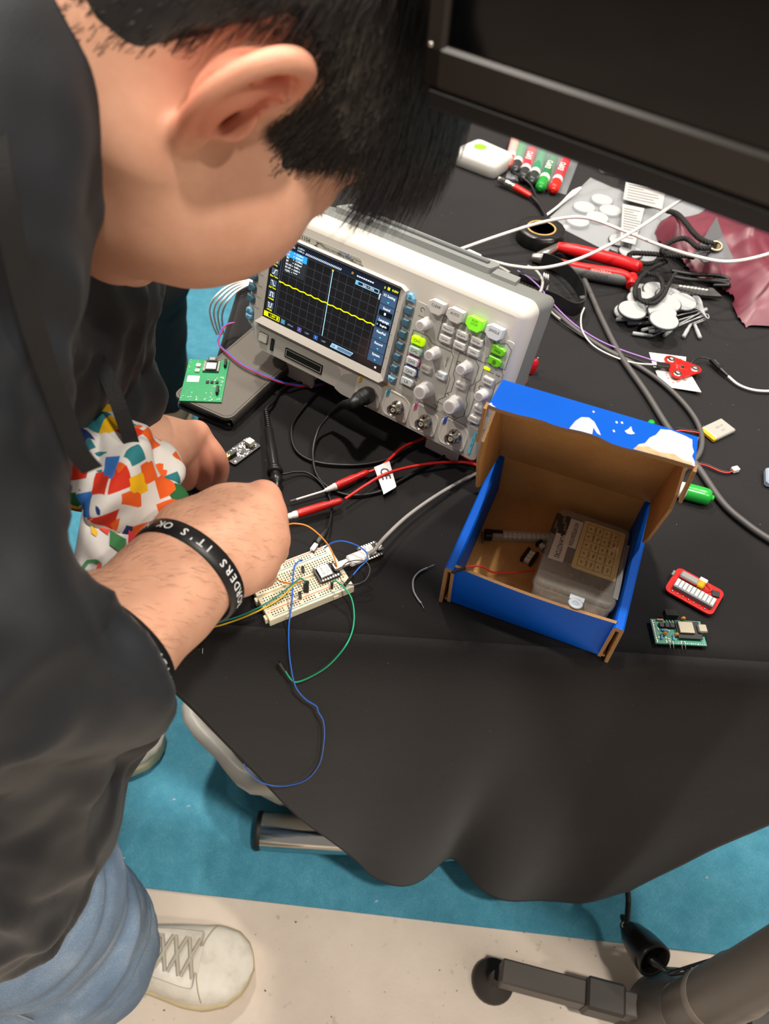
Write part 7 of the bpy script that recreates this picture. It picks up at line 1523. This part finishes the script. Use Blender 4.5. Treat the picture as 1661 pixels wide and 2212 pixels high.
gx_ = np.arange(poly_[:, 0].min()-.01, poly_[:, 0].max()+.01, .0032); gy_ = np.arange(poly_[:, 1].min()-.01, poly_[:, 1].max()+.01, .0032); XX, YY = np.meshgrid(gx_, gy_, indexing='ij'); P2_ = np.stack([XX.ravel(), YY.ravel()], 1); sd2 = seg_d(P2_); P3 = np.c_[P2_, np.zeros(len(P2_))]
def rg(s, sd, sc, w=.16): return np.exp(-(vnoise(P3*np.array(sc), s, sd)/w)**2)
ed_ = np.clip(sd2/.022, 0, 1)**.5; hz_ = ed_*(.012+.020*np.clip(sd2/.10, 0, 1)+.016*rg(24, 71, (1, .45, 1))+.010*rg(34, 72, (.6, 1, 1))+.005*rg(60, 73, (1, .8, 1))-.008*rg(30, 74, (1, 1, 1)))
Vb = np.c_[P2_, T+.0012+np.maximum(hz_, 0)]; ix_ = np.arange(len(P2_)).reshape(XX.shape); Qb = np.stack([ix_[:-1, :-1], ix_[1:, :-1], ix_[1:, 1:], ix_[:-1, 1:]], -1).reshape(-1, 4); Qb = Qb[(sd2[Qb] > -.001).all(1)]; us_, iv_ = np.unique(Qb, return_inverse=True); Vb = relax(Vb[us_], iv_.reshape(Qb.shape), 2, .5); obj('bag_cloth', np_mesh('bag_cloth', relax(Vb, iv_.reshape(Qb.shape), 3, .5), iv_.reshape(Qb.shape)), M_mar, mbg)
gp_ = [tp(1500, 548, .040), tp(1548, 468, .052), tp(1562, 510, .064), tp(1585, 560, .058), tp(1520, 566, .046)]; obj('corner_patch', slab(gp_, np.array([-.1, -.3, 1]), .002, (0, 0, 0)), mat('patch_grey', '#5c5c60', .5), mbg)
ec = tp(1546, 532, .058); obj('eyelet', MB().lathe([(.0062, 0), (.0095, .0), (.0095, .0014), (.0080, .0024), (.0062, .0014), (.0062, 0)], ec, (-.1, -.3, 1), 22), mat('eyelet_brass', '#b9a98a', .3, .8), mbg)
M_rope = mat('rope_black', '#151413', .8, bump=.6, bscale=350)
def rope(P, r, label):
    S = spl(P, 12); k_ = len(S); Tn = np.gradient(S, axis=0); Tn /= np.linalg.norm(Tn, axis=1)[:, None]; mb = MB(); d_ = np.r_[0, np.cumsum(np.linalg.norm(np.diff(S, axis=0), axis=1))]
    t = np.arange(0, d_[-1], .0016); S2 = np.stack([np.interp(t, d_, S[:, i]) for i in range(3)], 1); T2 = np.gradient(S2, axis=0); T2 /= np.linalg.norm(T2, axis=1)[:, None]
    A = np.cross(T2, [0, 0, 1.]); A /= np.linalg.norm(A, axis=1)[:, None]+1e-9; B = np.cross(T2, A); o = thing('cord', label, 'cord', mtx((0, 0, 0)))
    for j in range(3):
        a = t/.0075*2*math.pi/1.6+j*2.094; obj('strand', MB().tube(S2+(A*np.cos(a)[:, None]+B*np.sin(a)[:, None])*r*.55, r*.58, 6), M_rope, o)
rope([ec+np.array([0, 0, .002]), tp(1520, 520, .060), tp(1500, 505, .058), tp(1480, 480, .055), tp(1462, 462, .045), tp(1440, 455, .036)], .0036, 'twisted black cord running up from the eyelet')
rope([ec+np.array([.001, 0, -.002]), tp(1510, 535, .056), tp(1480, 515, .050), tp(1445, 525, .044), tp(1430, 545, .036), tp(1460, 548, .034), tp(1500, 556, .036)], .0034, 'twisted black cord looping left of the eyelet')
rope([tp(1500, 553, .040), tp(1450, 552, .034), tp(1400, 548, .028), tp(1362, 548, .024), tp(1365, 562, .018), tp(1400, 570, .018), tp(1440, 560, .022)], .0034, 'frayed black cord end lying over the pliers')
rope([tp(1440, 565, .020), tp(1400, 585, .022), tp(1376, 612, .022), tp(1374, 640, .024), tp(1400, 650, .026), tp(1430, 630, .026), tp(1425, 600, .024), tp(1395, 590, .022)], .0030, 'tangled black cord loop between pliers and electrodes')
rope([tp(1380, 625, .026), tp(1384, 648, .030), tp(1410, 656, .032), tp(1432, 640, .030), tp(1446, 612, .026), tp(1460, 590, .024)], .0026, 'thin black cord loop resting on the electrode discs')
# black leather tag, elastic loops
o = thing('key_fob', 'black leather fob with white stitching beside the electrode pile', 'fob', mtx((0, 0, 0))); P = [tp(1440, 612, .016), tp(1540, 622, .014), tp(1560, 640, .008), tp(1450, 634, .010)]; obj('leather', slab(P, (0, 0, 1), .004, (0, 0, 0)), M_lth, o)
for i in range(8): a = tp(1470+i*8, 618+i*1.2, .0172); obj('stitch', MB().box(a, (.0042, .0028, .0016), rotz(.3), ch=.0004), M_white, o)
for i in range(2): cable('elastic_loop', [tp(1450, 585+12*i, .024), tp(1490, 592+12*i, .022), tp(1530, 594+12*i, .020), tp(1562, 598+12*i, .018), tp(1574, 606+10*i, .016), tp(1540, 604+12*i, .014)], .0028, M_cblk, ('upper', 'lower')[i]+' black elastic loop lying on the maroon bag', 'elastic')
# white cables crossing in front of the bags
cable('white_cable', [tp(940, 556, .010), tp(975, 545, .012), tp(1080, 508, .030), tp(1180, 478, .045), tp(1262, 470, .055), tp(1350, 500, .060), tp(1420, 528, .066), tp(1500, 553, .075), tp(1575, 565, .080), tp(1661, 548, .080), tp(1740, 515, .07)], .0022, M_cwht, 'white cable curving in front of the maroon bag to the right edge', 'cable', n=9)
cw = thing('white_cable', 'white cable with usb plug crossing over the pliers up to the monitor', 'cable', mtx((0, 0, 0)))
obj('cord', MB().tube(spl([tp(1036, 557, .018), tp(1070, 566, .022), tp(1110, 575, .030), tp(1170, 579, .040), tp(1240, 563, .052), tp(1310, 532, .068), tp(1380, 492, .085), tp(1440, 452, .10), tp(1505, 410, .13), tp(1580, 360, .18)], 8), .0022, 9), M_cwht, cw)
a = tp(1036, 557, .018); b = tp(1008, 544, .016); obj('plug_body', MB().box((a+b)/2, (.010, .0065, np.linalg.norm(b-a)), frame_from(b-a), ch=.0014), M_white, cw)
S = spl([tp(985, 562, .014), tp(1010, 562, .016), tp(1045, 570, .016), tp(1078, 578, .014), tp(1100, 590, .012)], 10); cable('braided_cable', [tp(985, 562, .014), tp(1010, 562, .016), tp(1045, 570, .016), tp(1078, 578, .014), tp(1100, 590, .012)], .0026, mat('braid_white', '#a8a6a2', .7, bump=.8, bscale=900), 'white braided cable behind the oscilloscope', 'cable')
o = thing('control_board', 'dark circuit board with gold pins half hidden behind the oscilloscope', 'circuit board', mtx(tp(1130, 606, .012), rotz(-.55))); obj('board', MB().box((0, 0, 0), (.062, .040, .0016)), M_pcbk, o)
for i in range(12): obj('gold_pin', MB().box((-.026+i*.0046, -.0165, .0030), (.0012, .0012, .006)), M_gold, o)
obj('module', MB().box((.008, .006, .006), (.030, .018, .010), ch=.0015), M_chip, o)
for i in range(3): obj('spiral_ring', MB().lathe([(.003, 0), (.0045, .001), (.003, .002)], (.022+.003*i, .012, .010), (1, .4, .2), 12), M_white, o)
o = thing('velcro_strap', 'black elastic strap curling behind the oscilloscope', 'strap', mtx((0, 0, 0)))
obj('band', ribbon([tp(1170, 560, .012), tp(1200, 570, .018), tp(1232, 595, .020), tp(1255, 628, .020), tp(1258, 660, .016), tp(1235, 668, .014), tp(1200, 650, .014), tp(1175, 640, .014)], [np.array([.1, 0, 1.])]*8, .020, .0016), M_strap, o); a = tp(1256, 652, .018); obj('buckle', MB().box(a, (.008, .006, .016), rotz(.4), ch=.001), M_cdg, o)
cable('grey_lead', [tp(1210, 690, .004), tp(1188, 670, .004), tp(1180, 640, .006), tp(1184, 610, .008)], .0016, M_cgry, 'grey lead behind the oscilloscope corner', 'cable')
cable('white_lead', [tp(1118, 640, .010), tp(1158, 640, .018), tp(1172, 610, .022), tp(1158, 585, .022), tp(1140, 575, .018)], .0019, mat('braid_white', '#a8a6a2'), 'white spiral-wrapped lead behind the oscilloscope', 'cable')
# ================================================================ second person standing at the far left (black trousers, khaki boots)
p2 = thing('person', 'second person in black trousers and khaki boots standing beyond the table', 'person', mtx((-.55, 1.40, 0)))
def p2p(n, me, m): o = obj(n, me, m); o.parent = p2; o.matrix_parent_inverse = p2.matrix_world.inverted(); return o
f2 = Field((-1.0, .95, .04), (-.18, 1.72, 1.02), .009); hp2 = np.array([-.60, 1.40, .93])
f2.chain([hp2+np.array([.09, -.02, 0]), (-.470, 1.275, .52), (-.540, 1.40, .11)], [.12, .090, .072], k=.03); f2.chain([hp2+np.array([-.09, 0, 0]), (-.72, 1.33, .50), (-.76, 1.45, .11)], [.12, .09, .072], k=.03); f2.ell(hp2, (.19, .14, .12), k=.05)
v_, q_ = f2.mesh(); n_ = normals(v_, q_); v_ = v_+n_*(.006*vnoise(v_, 40, 61))[:, None]; p2p('trousers', np_mesh('trousers', v_, q_), mat('trouser_black', '#0b0b0c', .8))
f2 = Field((-1.0, 1.1, .80), (-.2, 1.75, 1.85), .010); f2.chain([hp2, hp2+np.array([0, .02, .28]), hp2+np.array([0, .02, .52])], [.15, .155, .11], k=.06)
for s_ in (-1, 1): f2.chain([hp2+np.array([s_*.15, .02, .50]), hp2+np.array([s_*.25, .0, .22]), hp2+np.array([s_*.22, -.14, .06])], [.065, .052, .042], k=.03)
v_, q_ = f2.mesh(); p2p('pullover', np_mesh('pullover', v_, q_), mat('pullover_black', '#101013', .8))
f2 = Field((-.9, 1.0, .90), (-.25, 1.65, 1.85), .007); hc = hp2+np.array([0, .0, .78]); f2.ell(hc, (.075, .095, .115)); f2.cone(hc+np.array([0, .01, -.08]), hp2+np.array([0, .02, .48]), .055, .06, k=.02); f2.ell(hc+np.array([0, -.095, -.02]), (.014, .018, .022), k=.01)
for s_ in (-1, 1):
    f2.ell(hc+np.array([s_*.075, .005, -.01]), (.012, .022, .032), k=.006); w0 = hp2+np.array([s_*.22, -.14, .06]); f2.chain([w0, w0+np.array([0, -.08, -.03])], [.030, .034], k=.01)
    for i in range(4): f2.chain([w0+np.array([-.026+.017*i, -.10, -.035]), w0+np.array([-.024+.016*i, -.14, -.055]), w0+np.array([-.022+.015*i, -.155, -.085])], [.0095, .0088, .0075], k=.005)
    f2.chain([w0+np.array([-s_*.03, -.06, -.03]), w0+np.array([-s_*.045, -.10, -.05])], [.012, .009], k=.006)
v_, q_ = f2.mesh(); p2p('body', np_mesh('body', v_, q_, {'red': np.zeros(len(v_)), 'stub': np.zeros(len(v_))}), M_skin)
f2 = Field((-.8, 1.25, 1.5), (-.35, 1.6, 1.9), .007); f2.ell(hc+np.array([0, .016, .03]), (.086, .098, .105)); f2.ell(hc+np.array([0, -.11, -.05]), (.09, .08, .10), k=.02, cut=True); v_, q_ = f2.mesh(); p2p('hair', np_mesh('hair', v_, q_), M_hair)
M_boot = mat('boot_khaki', '#8a7a66', .75, bump=.3, bscale=200)
for ax_, ay_ in ((-.515, 1.40), (-.755, 1.45)):
    f2 = Field((ax_-.12, ay_-.26, .0), (ax_+.12, ay_+.14, .24), .006); f2.chain([(ax_, ay_+.03, .20), (ax_, ay_+.03, .07)], [.058, .052], k=.02); f2.chain([(ax_, ay_+.05, .048), (ax_, ay_-.08, .046), (ax_, ay_-.17, .040)], [.042, .046, .038], k=.02); f2.put(lambda P: P[..., 2]-.012, (ax_-.1, ay_-.26, -.02), (ax_+.1, ay_+.14, .012), .004, cut=True)
    v_, q_ = f2.mesh(); p2p('boot', np_mesh('boot', v_, q_), M_boot); p2p('boot_sole', MB().prism([(ax_+x, ay_+y) for x, y in rrect(.096, .27, .042, c=(0, -.06))], .005, .016), mat('sole_tan', '#b7a488', .7))
